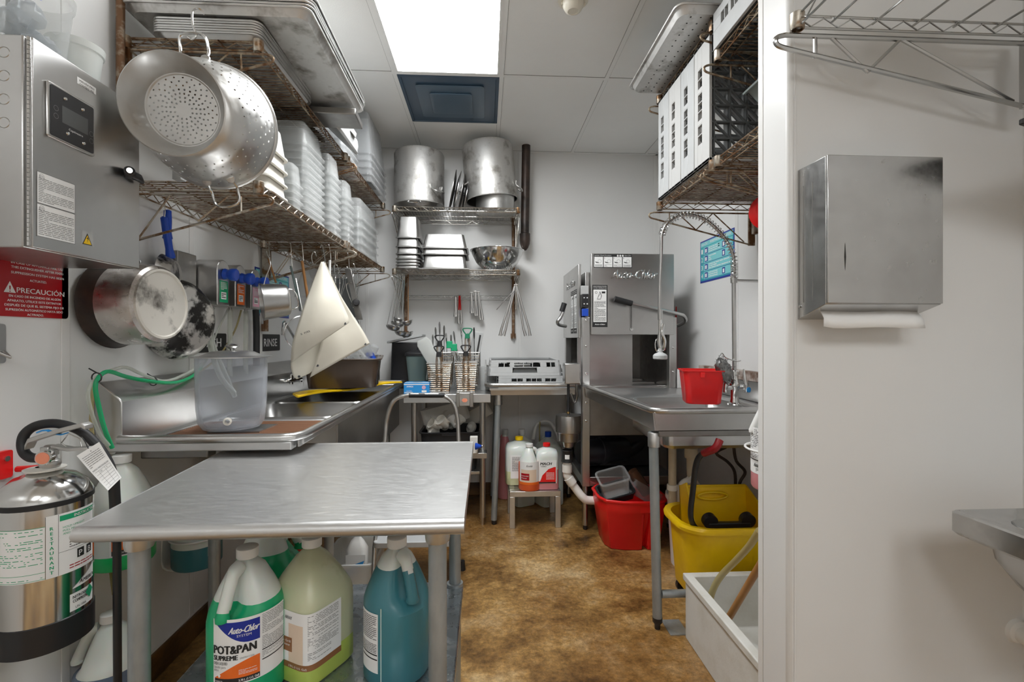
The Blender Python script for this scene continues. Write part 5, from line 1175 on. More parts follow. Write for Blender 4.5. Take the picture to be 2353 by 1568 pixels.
# box grater / mandoline
t = thing('mandoline', 'long grey metal mandoline slicer with a black knob, hanging at a slant', 'mandoline', W(800, 620, Y=2.85))
A_, B_ = W(800, 618, Y=2.85), W(826, 735, Y=2.85); dz = (B_ - A_)
MB().loft([[p + V(u, v, 0) for u, v in ((-.018, -.006), (.018, -.006), (.018, .006), (-.018, .006))] for p in (A_, B_)]).build('slicer_frame', 'steeld', t, bev=.002)
A2, B2 = W(786, 640, Y=2.90), W(806, 730, Y=2.90); MB().loft([[p + V(u, v, 0) for u, v in ((-.04, -.003), (.04, -.003), (.04, .003), (-.04, .003))] for p in (A2, B2)]).build('slicer_plate', 'dgrey', t, bev=.002)
MB().lathe([(.016, 0), (.020, .003), (.020, .024), (.016, .028), (0, .029)], W(818, 696, Y=2.83), (.3, -1, 0), 20).build('slicer_knob', 'black', t)
MB().tube(smooth([W(808, 650, Y=2.82), W(798, 652, Y=2.82), W(797, 665, Y=2.82), W(812, 708, Y=2.82)], 4), .0028, 6).build('slicer_leg', 'chrome', t)
rod('thin black and steel tongs hung between whisks', 'kitchen_tongs', [('tong_arm', [W(766, 610, Y=2.8), W(764, 690, Y=2.8)], .006, 'steel', .4), ('tong_arm', [W(768, 610, Y=2.8), W(774, 690, Y=2.8)], .006, 'steel', .4)], 'tongs')
B(MB().tube(smooth([W(720, 610, Y=2.6), W(716, 590, Y=2.6), W(722, 578, Y=2.6), W(728, 590, Y=2.6)], 4), .0022, 6), 's_hook', 'chrome', 'empty hook on the shelf edge left of the boards', 'hook', W(720, 600, Y=2.6), 'small hooks under the lower left shelf')

# wire loops that carry the tools up to the shelf
for nm, a in (('spatula.001', (757, 598, 2.6)), ('wooden_spoon.001', (617, 595, 2.6)), ('mandoline', (800, 618, 2.85)), ('spatula', (668, 612, 2.56)), ('wooden_spoon', (694, 600, 2.52)), ('kitchen_tongs', (767, 610, 2.8))):
    o = bpy.data.objects.get(nm); p = W(a[0], a[1], Y=a[2])
    if o: MB().tube(smooth([p + V(-.006, 0, -.012), p + V(.006, 0, -.004), p + V(.006, 0, .02), V(p.x, p.y, 1.752), V(p.x - .008, p.y, 1.765)], 4), .0018, 6).build('hanging_loop', 'chrome', o)
# ================================================================ BACK WALL SHELVES
def stockpot(lab, c, axis, r, h, group='big upturned stock pots', seed=0):
    t = thing('stock_pot', lab, 'pot', c, group); axis = Vector(axis).normalized(); c = Vector(c)
    MB().lathe([(r + .003, 0), (r + .004, .004), (r, .008), (r, h - .02), (r - .006, h - .006), (r - .018, h), (0, h + .001), ], c, axis, 56).build('pot_body', 'alud', t)
    MB().lathe([(r, .001), (r - .003, .002), (r - .004, h - .01), (0, h - .005)], c, axis, 48).build('pot_inside', 'steeld', t)
    return t, c, axis
S2, S1 = 2.209, 1.759
c = W(962, 470, Y=3.60); c = V(-.497, 3.62, S2 + .035)
t, c, ax = stockpot('left upturned stock pot of two, stained aluminium, back wall shelf', c, (0, 0, 1), .185, .40)
def pothandle(t, c, a, r, z, s=1, name='pot_handle'):
    d = V(cos(a), sin(a), 0); e = V(-sin(a), cos(a), 0)
    MB().tube(smooth([c + d*r + e*.055 + V(0, 0, z + .03), c + d*r + e*.05 + V(0, 0, z), c + d*(r + .035) + e*.035 + V(0, 0, z - .025), c + d*(r + .035) - e*.035 + V(0, 0, z - .025), c + d*r - e*.05 + V(0, 0, z), c + d*r - e*.055 + V(0, 0, z + .03)], 5), .0055, 8).build(name, 'alu', t)
pothandle(t, c, R(-40), .185, .10); pothandle(t, c, R(140), .185, .10)
t = thing('wide_pan', 'shallow dark pan under the left upturned stock pot', 'pan', (c.x, c.y, S2))
MB().lathe([(0, .001), (.155, 0), (.185, .030), (.190, .033), (.184, .031), (.150, .005), (0, .004)], (c.x, c.y, S2), n=48).build('pan_body', 'steeld', t)
MB().tube(smooth([V(c.x - .05, c.y - .188, S2 + .028), V(c.x - .05, c.y - .215, S2 + .012), V(c.x + .03, c.y - .215, S2 + .012), V(c.x + .03, c.y - .188, S2 + .028)], 4), .0045, 8).build('pan_handle', 'chrome', t)
c = V(.045, 3.635, S2 + .095)
t, c, ax = stockpot('right upturned stock pot of two, tilted over a smaller pot, nearly touching the ceiling', c, (-.09, -.02, 1), .192, .415)
pothandle(t, c, R(-10), .192, .10); pothandle(t, c, R(195), .192, .11)
t = thing('sauce_pot', 'smaller aluminium pot the tilted stock pot rests on, back wall shelf', 'pot', (.07, 3.63, S2))
MB().lathe([(0, .0), (.14, 0), (.145, .006), (.148, .20), (.152, .205), (.145, .205), (.14, .01), (0, .006)], (.07, 3.63, S2), n=48).build('pot_body', 'alu', t)
for i, (x, a, r) in enumerate(((-.285, 11, .16), (-.252, 11, .155), (-.219, 11, .145), (-.188, 11, .12))):
    ax = V(cos(R(a)), .1, -sin(R(a))); cc = V(x + .035, 3.62, S2 + r*.98)
    t = thing('pot_cover', ('first', 'second', 'third', 'fourth')[i] + ' steel lid from the left, standing between the two stock pots', 'lid', cc, 'lids standing between the stock pots')
    MB().lathe([(r, -.004), (r, .0), (r - .01, .002), (r*.6, .012), (0, .016)], cc, -ax if i % 2 else ax, 40).build('lid_disc', 'steel' if i % 2 else 'steeld', t)
    MB().tube(smooth([cc + ax*.014 + V(0, -.03, 0), cc + ax*.035 + V(0, -.02, 0), cc + ax*.035 + V(0, .02, 0), cc + ax*.014 + V(0, .03, 0)], 4), .004, 8).build('lid_handle', 'black' if i == 2 else 'chrome', t)
# steel hotel pans, upturned and nested
def hotel(lab, x, y, z, w, d, h, group, parts=False):
    X = Matrix.Translation((x, y, z + h)) @ Matrix.Rotation(pi, 4, 'X')
    return B(bin_tub(MB(), None, w, d, h, .86, .025, .010, .0015, X), 'hotel_pan', 'steel', lab, 'steel pan', (x, y, z), group)
z = S1
for i, (dz, h) in enumerate(((0, .07), (.022, .07), (.044, .07), (.066, .07), (.10, .09), (.150, .11), (.215, .155))):
    hotel(('bottom', 'second from bottom', 'third from bottom', 'fourth from bottom', 'third from top', 'second from top', 'topmost')[i] + ' small upturned steel pan of the tall narrow stack', -.555, 3.56, z + dz, .155, .26, h, 'narrow steel pans, back wall shelf')
for i, (dz, h) in enumerate(((0, .145), (.10, .095), (.145, .105))):
    hotel(('bottom', 'middle', 'top')[i] + ' wide upturned steel pan of the low stack beside the bowl', -.295, 3.58, z + dz, .315, .28, h, 'wide steel pans, back wall shelf')
t = thing('tray', 'flat steel sheet under the wide upturned pans, back wall shelf', 'tray', (-.295, 3.58, S1)); MB().box((-.475, 3.42, S1 - .004), (-.12, 3.74, S1)).build('tray_sheet', 'steel', t)
t = thing('mixing_bowl', 'large shiny steel mixing bowl on the lower back wall shelf', 'bowl', (.085, 3.60, S1))
MB().lathe([(0, 0), (.07, 0), (.10, .010), (.155, .065), (.188, .13), (.196, .155), (.206, .157), (.206, .160), (.193, .159), (.15, .068), (.09, .016), (0, .006)], (.085, 3.60, S1), n=56).build('bowl_body', 'chrome', t)
# black pipe
t = thing('drain_pipe', 'dark iron vent pipe hanging from the ceiling beside the back shelves', 'pipe', (.31, 3.77, 2))
MB().cyl((.315, 3.74, H), (.305, 3.74, 2.08), .0335, 24).build('pipe_section', 'iron', t)
MB().lathe([(.034, .055), (.042, .05), (.042, .0), (.038, -.03), (.026, -.06), (.012, -.078), (0, -.082)], (.305, 3.74, 2.03), n=24).build('pipe_cap', 'iron', t)
# rail and hanging tongs
rz_ = 1.60
t = thing('utensil_rail', 'thin wavy wire rail on the back wall holding tongs', 'rail', (-.2, 3.80, rz_))
for z in (rz_, rz_ - .035): MB().tube([(-.63, 3.83, z), (.20, 3.83, z)], .0022, 6).build('rail_wire', 'wirec', t)
MB().tube([(-.63 + .83*i/40, 3.83, rz_ - .003 - .012*(i % 2)) for i in range(41)], .0018, 5).build('rail_wave', 'wirec', t)
def tongs(lab, px0, py0, px1, py1, Y, spread, m='steel', grip=None, scal=True, group='tongs on the back wall'):
    a, b = W(px0, py0, Y=Y), W(px1, py1, Y=Y); t = thing('kitchen_tongs', lab, 'tongs', a, group); d = (b - a); e = V(1, 0, 0)
    for s_ in (-1, 1):
        p1, p2 = a + d*.5 + e*spread*s_*.55, b + e*spread*s_
        o = MB().tube([a + e*.002*s_, p1, a + d*.86 + e*spread*s_, b + e*spread*s_*.8], [.006, .0075, .0085, .012], 8, flat=.35, up=(0, 1, 0)).build('tong_arm', m, t)
        if grip: MB().tube([a + e*.003*s_ + d*.02, a + d*.3 + e*spread*s_*.4, a + d*.52 + e*spread*s_*.6], [.009, .010, .008], 8, flat=.6).build('tong_grip', grip, o)
    MB().tube([a + V(-.01, 0, 0), a + V(.01, 0, 0)], .005, 8).build('tong_hinge', m, t)
    return t
tongs('short steel tongs hung just left of the red-gripped pair', 1047, 681, 1047, 728, 3.80, .006)
tongs('steel tongs with bright red grips on the back wall rail', 1056, 679, 1057, 744, 3.80, .012, grip='red')
tongs('leftmost of the three bare steel tongs on the rail', 1083, 673, 1085, 720, 3.80, .008)
tongs('middle of the three bare steel tongs on the rail', 1092, 670, 1094, 726, 3.80, .009)
tongs('rightmost of the three bare steel tongs on the rail', 1099, 671, 1106, 735, 3.80, .010)
pv = W(1184, 660, Y=3.50)
tongs('long steel tongs spread wide, left pair at the right shelf bracket', 1184, 655, 1153, 772, 3.50, .016, group='long tongs at the shelf bracket')
tongs('long steel tongs hanging right at the shelf bracket, tips low', 1186, 655, 1213, 772, 3.48, .020, group='long tongs at the shelf bracket')
rod('single long tong arm sticking out furthest left at the shelf bracket', 'long_fork', [('fork_shaft', [W(1182, 668, Y=3.47), W(1160, 690, Y=3.47), W(1141, 712, Y=3.47)], .0055, 'steeld', .6)], 'fork')
# ladles
rr = random.Random(3)
for i, (x0_, x1_, yb, r, fc) in enumerate(((913, 889, 750, .050, 1), (916, 900, 742, .048, 1), (920, 905, 732, .038, 1), (926, 924, 738, .040, -1), (926, 908, 762, .045, 1), (930, 922, 765, .045, -1))):
    Y_ = 3.40 + .03*(i % 3); a, b = W(x0_, 640, Y=Y_), W(x1_, yb, Y=Y_)
    t = thing('ladle', ('leftmost', 'second from left', 'upper middle', 'upper right', 'lower middle', 'lowest right')[i] + ' steel ladle in the bunch under the back wall shelf', 'ladle', a, 'ladles under the back shelf')
    MB().tube(smooth([a + V(.01, 0, .012), a + V(-.006, 0, .03), a, a.lerp(b, .5), b], 4), .0042, 8, flat=.5).build('ladle_handle', 'chrome', t)
    MB().lathe([(r, 0), (r*.92, .014), (r*.6, .028), (0, .034), (0, .031), (r*.55, .025), (r*.88, .012), (r*.97, 0)], b + V(r*.9, -.004, .0), (-.25*fc, .1, -1), 28).build('ladle_bowl', 'steel', t)
for i, (x, y) in enumerate(((905, 700), (938, 690))):
    rod(('thin flat steel spatula in the ladle bunch, left', 'rusty brown long handle beside the ladle bunch')[i], ('spatula', 'basting_brush')[i], [('handle_shaft', [W(x + 12*(1-i), 628, Y=3.6), W(x, y + 60, Y=3.6)], .006, ('steel', 'wood')[i], .5)], 'utensil')

# ================================================================ BACK TABLE
bz = .89; bx0, bx1, by0, by1 = -.545, .032, 3.20, 3.84
t = thing('back_table', 'stainless work table against the back wall under the fry baskets', 'table', ((bx0+bx1)/2, 3.5, 0))
MB().box((bx0, by0, bz - .058), (bx1, by1, bz)).build('tabletop', 'steelh', t, bev=.003)
for X_ in (bx0 + .065, bx1 - .055):
    for Y_ in (by0 + .05, by1 - .06):
        o = MB().cyl((X_, Y_, .05), (X_, Y_, bz - .058), .0205, 20).build('leg', 'steel', t); MB().lathe([(.013, 0), (.015, .01), (.015, .04), (.021, .055)], (X_, Y_, 0), n=16).build('leg_foot', 'steel', o)
MB().box((bx0 + .06, by0 + .05, .34), (bx1 - .05, by1 - .05, .36)).build('lower_shelf', 'steel', t, bev=.002)
# tub of white cups below
t = thing('black_bin', 'black plastic bin heaped with white cups under the back table', 'bin', (-.25, 3.45, .362))
bin_tub(MB(), (-.245, 3.44, .362), .40, .34, .26, .88, .03, .012, .004).build('bin_body', 'black', t)
MB().box((-.30, 3.262, .600), (-.17, 3.272, .622)).build('bin_grip', 'black', t, bev=.002)
rr = random.Random(11)
for i in range(17):
    x, y = -.245 + rr.uniform(-.155, .155), 3.44 + rr.uniform(-.12, .12); z = .60 + rr.uniform(0, .02) + (.045 if abs(x + .245) < .09 else 0)
    X = Matrix.Translation((x, y, z)) @ Matrix.Rotation(rr.uniform(-1.3, 1.3), 4, 'X') @ Matrix.Rotation(rr.uniform(-1.2, 1.2), 4, 'Y')
    mb = MB().lathe([(0, 0), (.026, 0), (.036, .07), (.039, .071), (.039, .075), (.034, .073), (.024, .004), (0, .003)] if i % 2 else [(0, 0), (.04, 0), (.043, .006), (.043, .018), (.02, .024), (.018, .036), (.008, .05), (0, .05)], n=20).xf(X)
    B(mb, 'plastic_cup' if i % 2 else 'bottle_stopper', ('cream', 'white')[i % 3 == 0], ('white plastic cups tumbled in the black bin' if i % 2 else 'white plastic bottle tops tumbled in the black bin'), 'cup' if i % 2 else 'bottle top', (x, y, z), 'white cups in the black bin' if i % 2 else 'white tops in the black bin')
for i, (x, z, w_, h_, a) in enumerate(((-.30, .70, .34, .14, -.25), (-.10, .66, .30, .10, -.5))):
    X = Matrix.Translation((x, 3.59 + .14*i, z)) @ Matrix.Rotation(a, 4, 'Y'); B(MB().loft([[X @ V(u, v, zz) for u, v in rrect(w_, .12, .03)] for zz in (-h_/2, h_/2)]), 'plastic_container', 'cream', ('large cream plastic container behind the cups under the back table', 'second cream container leaning right, behind the cups')[i], 'container', (x, 3.66, z))
# lever knob and clamp at the table leg
p = W(1092, 1026, Y=3.10); t = thing('drain_valve', 'blue conical valve knob with grey fitting beside the back table leg', 'valve', p)
MB().lathe([(.020, 0), (.023, .004), (.010, .035), (.007, .04)], p + V(0, 0, 0), (1, -.1, 0), 16).build('valve_knob', 'blue', t); MB().sphere(p + V(.045, 0, 0), .009, 10).build('knob_tip', 'chrome', t)
MB().box((p.x - .03, p.y + .04, p.z - .09), (p.x + .075, p.y + .13, p.z - .055)).build('clamp_band', 'steel', t, bev=.002); MB().cbox(p + V(-.01, .05, .0), (.05, .04, .11)).build('valve_plate', 'cream', t, bev=.003)
# glove box
q = W(948, 905, Y=3.27); q = V(-.46, 3.27, bz)
t = thing('glove_box', 'small blue and white box on the back table edge', 'box', q); w_, d_, h_ = .168, .12, .075
MB().box((q.x - w_/2, q.y - d_/2, q.z), (q.x + w_/2, q.y + d_/2, q.z + h_)).build('box_carton', 'lblue', t, bev=.001)
L = MB(); Fq = plane((q.x - w_/2, q.y - d_/2 - .0006, q.z), (1, 0, 0), (0, 0, 1)); L.patch(Fq, 0, .062, w_, .068); text(L, Fq, 'AMMEX', .018, .046, .010, .045, bold=.0004); text(L, Fq, 'GLOVES', .018, .018, .007, .035)
L.patch(Fq, .004, .010, .06, .014); ringp(L, Fq, .132, .045, .004, 1, .009); text(L, Fq, '100', .132, .042, .007, .014, mi=0, align='C', lay=.001); L.patch(Fq, .118, .012, .15, .026)
Ft_ = plane((q.x - w_/2, q.y - d_/2, q.z + h_ + .0006), (1, 0, 0), (0, 1, 0)); L.patch(Ft_, .005, .01, w_ - .005, .045); L.add([Ft_(w_/2 + .035*cos(a), d_/2 + .018*sin(a), .0004) for a in [2*pi*k_/20 for k_ in range(20)]], [tuple(range(20))], 2); L.build('box_print', ['paper', 'pink', 'ink'], t)
# blender jar
q = V(-.50, 3.55, bz); t = thing('blender_jar', 'smoky square blender jar with black handle and lid on the back table', 'blender jar', q)
MB().loft([[q + V(u*s_, v*s_, z) for u, v in rrect(.16, .16, .03)] for z, s_ in ((.0, .72), (.04, .74), (.25, 1.0))] + [[q + V(u*.96, v*.96, .25) for u, v in rrect(.16, .16, .03)], [q + V(u*.68, v*.68, .05) for u, v in rrect(.16, .16, .03)]], caps=False).build('jar_body', 'smoke', t)
MB().loft([[q + V(u*s_, v*s_, z) for u, v in rrect(.17, .17, .03)] for z, s_ in ((.245, 1), (.265, 1), (.275, .8), (.285, .5))]).build('jar_lid', 'black', t, bev=.002)
MB().tube(smooth([q + V(.07, -.02, .235), q + V(.125, -.03, .225), q + V(.13, -.03, .16), q + V(.11, -.03, .08), q + V(.065, -.02, .05)], 5), .013, 10).build('jar_handle', 'black', t)
MB().loft([[q + V(u*s_, v*s_, z) for u, v in rrect(.13, .13, .02)] for z, s_ in ((.0, .9), (.045, .86))]).build('jar_collar', 'black', t)
q2 = V(-.60, 3.68, bz); t = thing('food_processor', 'black blender or grinder unit with a grey sloped lid behind the brown tub', 'kitchen machine', q2)
MB().loft([[q2 + V(u*s_, v*s_, z) for u, v in rrect(.22, .20, .02)] for z, s_ in ((0, 1), (.34, .9))]).build('machine_body', 'black', t, bev=.004); MB().loft([[q2 + V(u*s_ , v*s_, z + u*.2) for u, v in rrect(.26, .22, .015)] for z, s_ in ((.36, 1), (.375, 1))]).build('machine_cover', 'grey', t, bev=.002)
B(MB().loft([[q2 + V(.12 + u*s_, -.02 + v*s_, z) for u, v in rrect(.09, .12, .02)] for z, s_ in ((0, .9), (.24, 1))]), 'green_box', 'dgreen', 'dark green plastic box between the brown tub and the blender jar', 'box', q2 + V(.12, 0, 0))
# fry baskets standing upright, used as utensil holders
def basket(lab, c, tw, bw, h, dp, rows, group='fry baskets', hz=.12, hm='black'):
    t = thing('fry_basket', lab, 'fry basket', c, group); c = Vector(c)
    def ring(z, inset=0):
        f = z/h; w_ = (bw + (tw-bw)*f)/2; d_ = dp*(.8 + .2*f)/2; return [c + V(u, v, z) for u, v in ((-w_, -d_), (w_, -d_), (w_, d_), (-w_, d_))]
    b = MB()
    for i in range(rows + 1):
        r_ = ring(h*i/rows); b.tube(r_, .0013, 4, closed=True)
    for a in range(4):
        lo, hi = ring(0), ring(h); n = 13
        for k_ in range(n):
            b.tube([lo[a].lerp(lo[(a+1) % 4], k_/n), hi[a].lerp(hi[(a+1) % 4], k_/n)], .0009, 4, caps=False)
    for k_ in range(9):
        lo = ring(.001); b.tube([lo[0].lerp(lo[1], k_/8), lo[3].lerp(lo[2], k_/8)], .001, 4, caps=False)
    b.build('basket_mesh', 'wire', t); MB().tube(ring(h), .0042, 8, closed=True).build('basket_rim', 'alu', t); MB().tube(ring(.004), .0035, 8, closed=True).build('basket_foot', 'alu', t)
    hb = MB(); yf = -dp/2 - .006
    for u in (-.020, -.012, .012, .020): hb.tube([c + V(u, yf*.82, .01), c + V(u, yf - .004, h), c + V(u*.8, yf - .008, h + hz)], .0030, 6)
    for z in (.03, h*.62): hb.tube([c + V(-.022, yf, z), c + V(.022, yf, z)], .003, 6)
    hb.build('handle_wires', 'rust', t)
    g0 = c + V(0, yf - .008, h + hz - .01)
    MB().loft([[g0 + V(u*s_, v, z) for u, v in rrect(.036, .018, .005)] for z, s_ in ((0, 1), (.035, .9))]).build('handle_grip', hm, t, bev=.002)
    MB().tube(smooth([g0 + V(-.012, 0, .03), g0 + V(-.032, 0, .065), g0 + V(0, -.004, .072), g0 + V(.032, 0, .065), g0 + V(.012, 0, .03)], 4), .0045, 8).build('handle_loop', hm, t)
    return t
basket('left fry basket in front, full of utensils, on the back table', V(-.315, 3.32, bz + .002), .165, .125, .20, .14, 14, hz=.055)
basket('left fry basket standing behind, rim showing higher than the front one', V(-.325, 3.45, bz + .03), .19, .16, .24, .10, 12, hz=.06)
basket('right fry basket in front, with a green gripped basket handle in it', V(-.135, 3.32, bz + .002), .150, .115, .205, .14, 14, hz=.055)
basket('right fry basket standing behind with a tall green handle', V(-.13, 3.45, bz + .03), .17, .14, .24, .10, 12, hz=.11, hm='dgreen')
t = thing('wire_mesh_holder', 'white holder with diamond mesh pattern standing behind the fry baskets', 'utensil holder', (-.22, 3.62, bz))
mh = MB(); 
for i in range(13):
  for s_ in (-1, 1):
    xa = -.40 + .03*i; xe = min(max(xa + s_*.12, -.42), -.04); mh.tube([V(xa, 3.57, bz), V(xe, 3.57, bz + .27*abs(xe - xa)/.12)], .0016, 4)
mh.box((-.42, 3.575, bz), (-.04, 3.62, bz + .27)); mh.build('holder_box', 'grey', t)
rr = random.Random(5)
ut = [(-.36, .50, 'steel'), (-.385, .46, 'chrome'), (-.34, .53, 'steel'), (-.315, .51, 'steeld'), (-.29, .47, 'chrome'), (-.265, .46, 'steel'), (-.20, .48, 'steel'), (-.17, .50, 'chrome'), (-.145, .47, 'chrome'), (-.42, .40, 'steeld'), (-.10, .50, 'black')]
for i, (x, z, m) in enumerate(ut):
    a = V(x + .02, 3.42, bz + .08); b_ = V(x + rr.uniform(-.02, .02), 3.44, bz + z - .14)
    t = thing('serving_utensil', 'steel serving utensils standing up in the fry baskets', 'utensil', a, 'utensils standing in the fry baskets')
    MB().tube([a, b_], .005, 8, flat=.5).build('utensil_handle', m, t)
    MB().tube([b_, b_ + (b_-a)*.10, b_ + (b_-a)*.26, b_ + (b_-a)*.32], [.006, .020, .024, .010], 10, flat=.3).build('utensil_head', m, t)
t = thing('spare_basket_handle', 'green plastic grips on steel wires, leaning left in the right fry basket', 'basket handle', (-.22, 3.38, bz + .2))
hb = MB(); 
for u in (-.018, -.008, .008, .018): hb.tube([V(-.155 + u, 3.36, bz + .05), V(-.225 + u, 3.38, bz + .32)], .0026, 6)
hb.build('handle_wires', 'chrome', t)
for dx in (-.02, .012): MB().loft([[V(-.235 + dx + u*s_, 3.38 + v, bz + z - dx*.6) for u, v in rrect(.045, .025, .008)] for z, s_ in ((.29, 1), (.34, .9))]).build('handle_grip', 'green', t, bev=.003)
X = Matrix.Translation((-.075, 3.45, bz + .30)) @ Matrix.Rotation(R(10), 4, 'Y')
t = thing('knife_guard', 'grey flat slotted plastic holder sticking up from the right fry baskets', 'holder', (-.075, 3.45, bz + .2)); MB().cbox((0, 0, 0), (.075, .02, .24), X).build('guard_body', 'grey', t, bev=.003); MB().cbox((.018, -.011, .03), (.012, .004, .14), X).build('guard_slot', 'ink', t)
X = Matrix.Translation((-.39, 3.36, bz + .26)) @ Matrix.Rotation(R(-28), 4, 'Y')
B(MB().loft([[X @ V(u*s_, v*s_, z) for u, v in rrect(.10, .02, .009)] for z, s_ in ((-.12, .8), (.09, 1), (.12, .7))]), 'plastic_scraper', 'milky', 'translucent white scraper leaning out of the left fry basket', 'scraper', (-.39, 3.36, bz + .2))
q = V(.005, 3.40, bz); B(MB().lathe([(0, 0), (.045, 0), (.052, .15), (.055, .17), (.05, .17), (.043, .006), (0, .004)], q, n=28), 'clear_pitcher', 'clearw', 'cloudy clear plastic jug at the right end of the back table', 'pitcher', q)
q = W(1068, 918, Y=3.18); t = thing('can_opener_mount', 'steel bracket with an orange hexagon clamped to the table edge', 'bracket', q)
MB().box((q.x - .055, 3.168, bz - .075), (q.x + .055, 3.195, bz + .012)).build('mount_plate', 'alu', t, bev=.003)
for s_ in (-.045, .045): MB().box((q.x + s_ - .012, 3.155, bz - .08), (q.x + s_ + .012, 3.172, bz + .02)).build('mount_clamp', 'steel', t, bev=.003)
MB().prism([(q.x + .02*cos(R(60*k_)), q.z - .005 + .014*sin(R(60*k_))) for k_ in range(6)], plane((0, 3.168, 0), (1, 0, 0), (0, 0, 1)), .003).build('mount_badge', 'salmon', t)
# ================================================================ CLEAN DISH TABLE
t = thing('dish_table', 'stainless dish table with rolled rim holding grey dish racks, back wall', 'table', (.28, 3.5, 0))
cz = .95; cx0, cx1, cy0, cy1 = .005, .60, 3.18, 3.83
b = MB(); b.tube([V(cx1, cy0, cz), V(cx0 + .04, cy0, cz), V(cx0 + .01, cy0 + .01, cz), V(cx0, cy0 + .04, cz), V(cx0, cy1, cz)], .015, 12); b.build('rolled_rim', 'steel', t)
b = MB(); b.box((cx0 + .02, cy0 + .01, cz - .035), (cx1, cy1, cz - .022)); b.loft([[V(cx0 + .025, cy0 + .02, cz - .03), V(cx1, cy0 + .02, cz - .03), V(cx1, cy0 + .03, cz - .07), V(cx0 + .03, cy0 + .03, cz - .07)], [V(cx0 + .025, cy0 + .04, cz - .03), V(cx1, cy0 + .04, cz - .03), V(cx1, cy0 + .04, cz - .07), V(cx0 + .03, cy0 + .04, cz - .07)]]); b.build('table_deck', 'steelh', t)
MB().box((cx0 - .01, cy1 - .02, cz - .03), (cx1, cy1 + .02, cz + .10)).build('backsplash', 'steel', t, bev=.003); MB().loft([[V(cx0, cy0, cz + .01), V(cx0, cy1, cz + .01), V(cx0, cy1, cz + .14), V(cx0, cy0 + .12, cz + .06)], [V(cx0 - .012, cy0, cz + .01), V(cx0 - .012, cy1, cz + .01), V(cx0 - .012, cy1, cz + .14), V(cx0 - .012, cy0 + .12, cz + .06)]]).build('side_splash', 'steel', t)
for (x, y) in ((.085, 3.25), (.085, 3.75)):
    o = MB().cyl((x - .03, y, .03), (x, y, cz - .07), .0205, 20).build('leg', 'galv', t); MB().lathe([(.021, 0), (.027, .002), (.027, .07), (.021, .075)], (x, y, cz - .14), n=18).build('leg_socket', 'alu', o); MB().lathe([(.013, 0), (.018, .01), (.018, .035)], (x - .03, y, 0), n=14).build('leg_foot', 'black', o)
# grey dish racks
def dish_rack(lab, X, w=.50, d=.50, h=.10, group='grey dish racks', open_=True, m='grey', inside='dgrey', seed=0):
    t = thing('dish_rack', lab, 'dish rack', X.translation, group)
    b = MB(); th = .012
    for (ax_, sgn) in (('x', -1), ('x', 1), ('y', -1), ('y', 1)):
        # each side: top band, bottom band and posts leaving window openings
        Lh = (w if ax_ == 'y' else d)/2
        def bx(u0, u1, z0, z1):
            if ax_ == 'y': b.box((u0, sgn*d/2 - th*(sgn > 0), z0), (u1, sgn*d/2 + th*(sgn < 0), z1), X)
            else: b.box((sgn*w/2 - th*(sgn > 0), u0, z0), (sgn*w/2 + th*(sgn < 0), u1, z1), X)
        bx(-Lh, Lh, h*.76, h); bx(-Lh, Lh, 0, h*.48)
        ed = [-Lh, -Lh*.62, -Lh*.46, -Lh*.30, -Lh*.22, -Lh*.07, Lh*.07, Lh*.22, Lh*.30, Lh*.46, Lh*.62, Lh]
        for i in range(11):
            if i in (1, 2, 4, 5, 6, 8, 9): bx(ed[i], ed[i] + .005, h*.48, h*.76); continue
            bx(ed[i], ed[i+1], h*.48, h*.76)
    b.build('rack_frame', m, t, bev=.0015)
    g_ = MB(); n = 7
    for i in range(n + 1):
        u = -w/2 + .02 + (w - .04)*i/n; g_.box((u - .003, -d/2 + .01, 0), (u + .003, d/2 - .01, .018), X)
        v = -d/2 + .02 + (d - .04)*i/n; g_.box((-w/2 + .01, v - .003, 0), (w/2 - .01, v + .003, .018), X)
    for i in range(n):
        for j in range(n):
            u, v = -w/2 + .02 + (w - .04)*(i + .5)/n, -d/2 + .02 + (d - .04)*(j + .5)/n; s_ = (w - .04)/n/2
            g_.tube([X @ V(u - s_, v - s_, .004), X @ V(u + s_, v + s_, .004)], .005, 5, caps=False); g_.tube([X @ V(u - s_*.8, v + s_*.8, .02), X @ V(u, v, .06)], .004, 5, caps=False)
    g_.build('rack_grid', inside, t); return t
dish_rack('grey dish rack lying flat on the dish table, lower of two', Matrix.Translation((.325, 3.50, cz - .020)), .50, .50, .075, 'dish racks on the clean dish table', inside='grey')
Xr = Matrix.Translation((.265, 3.50, cz + .056)) @ Matrix.Rotation(R(0), 4, 'Z')
t = thing('dish_rack', 'grey dish rack with handle slot lying flat, upper of two on the dish table', 'dish rack', Xr.translation, 'dish racks on the clean dish table')
b = MB(); 
def taper(u, v, z): s_ = 1 - .05*z/.11; return Xr @ V(u*s_, v*s_, z)
def qd(p): return [taper(*q_) for q_ in p]
w_, d_, h_ = .50, .50, .105
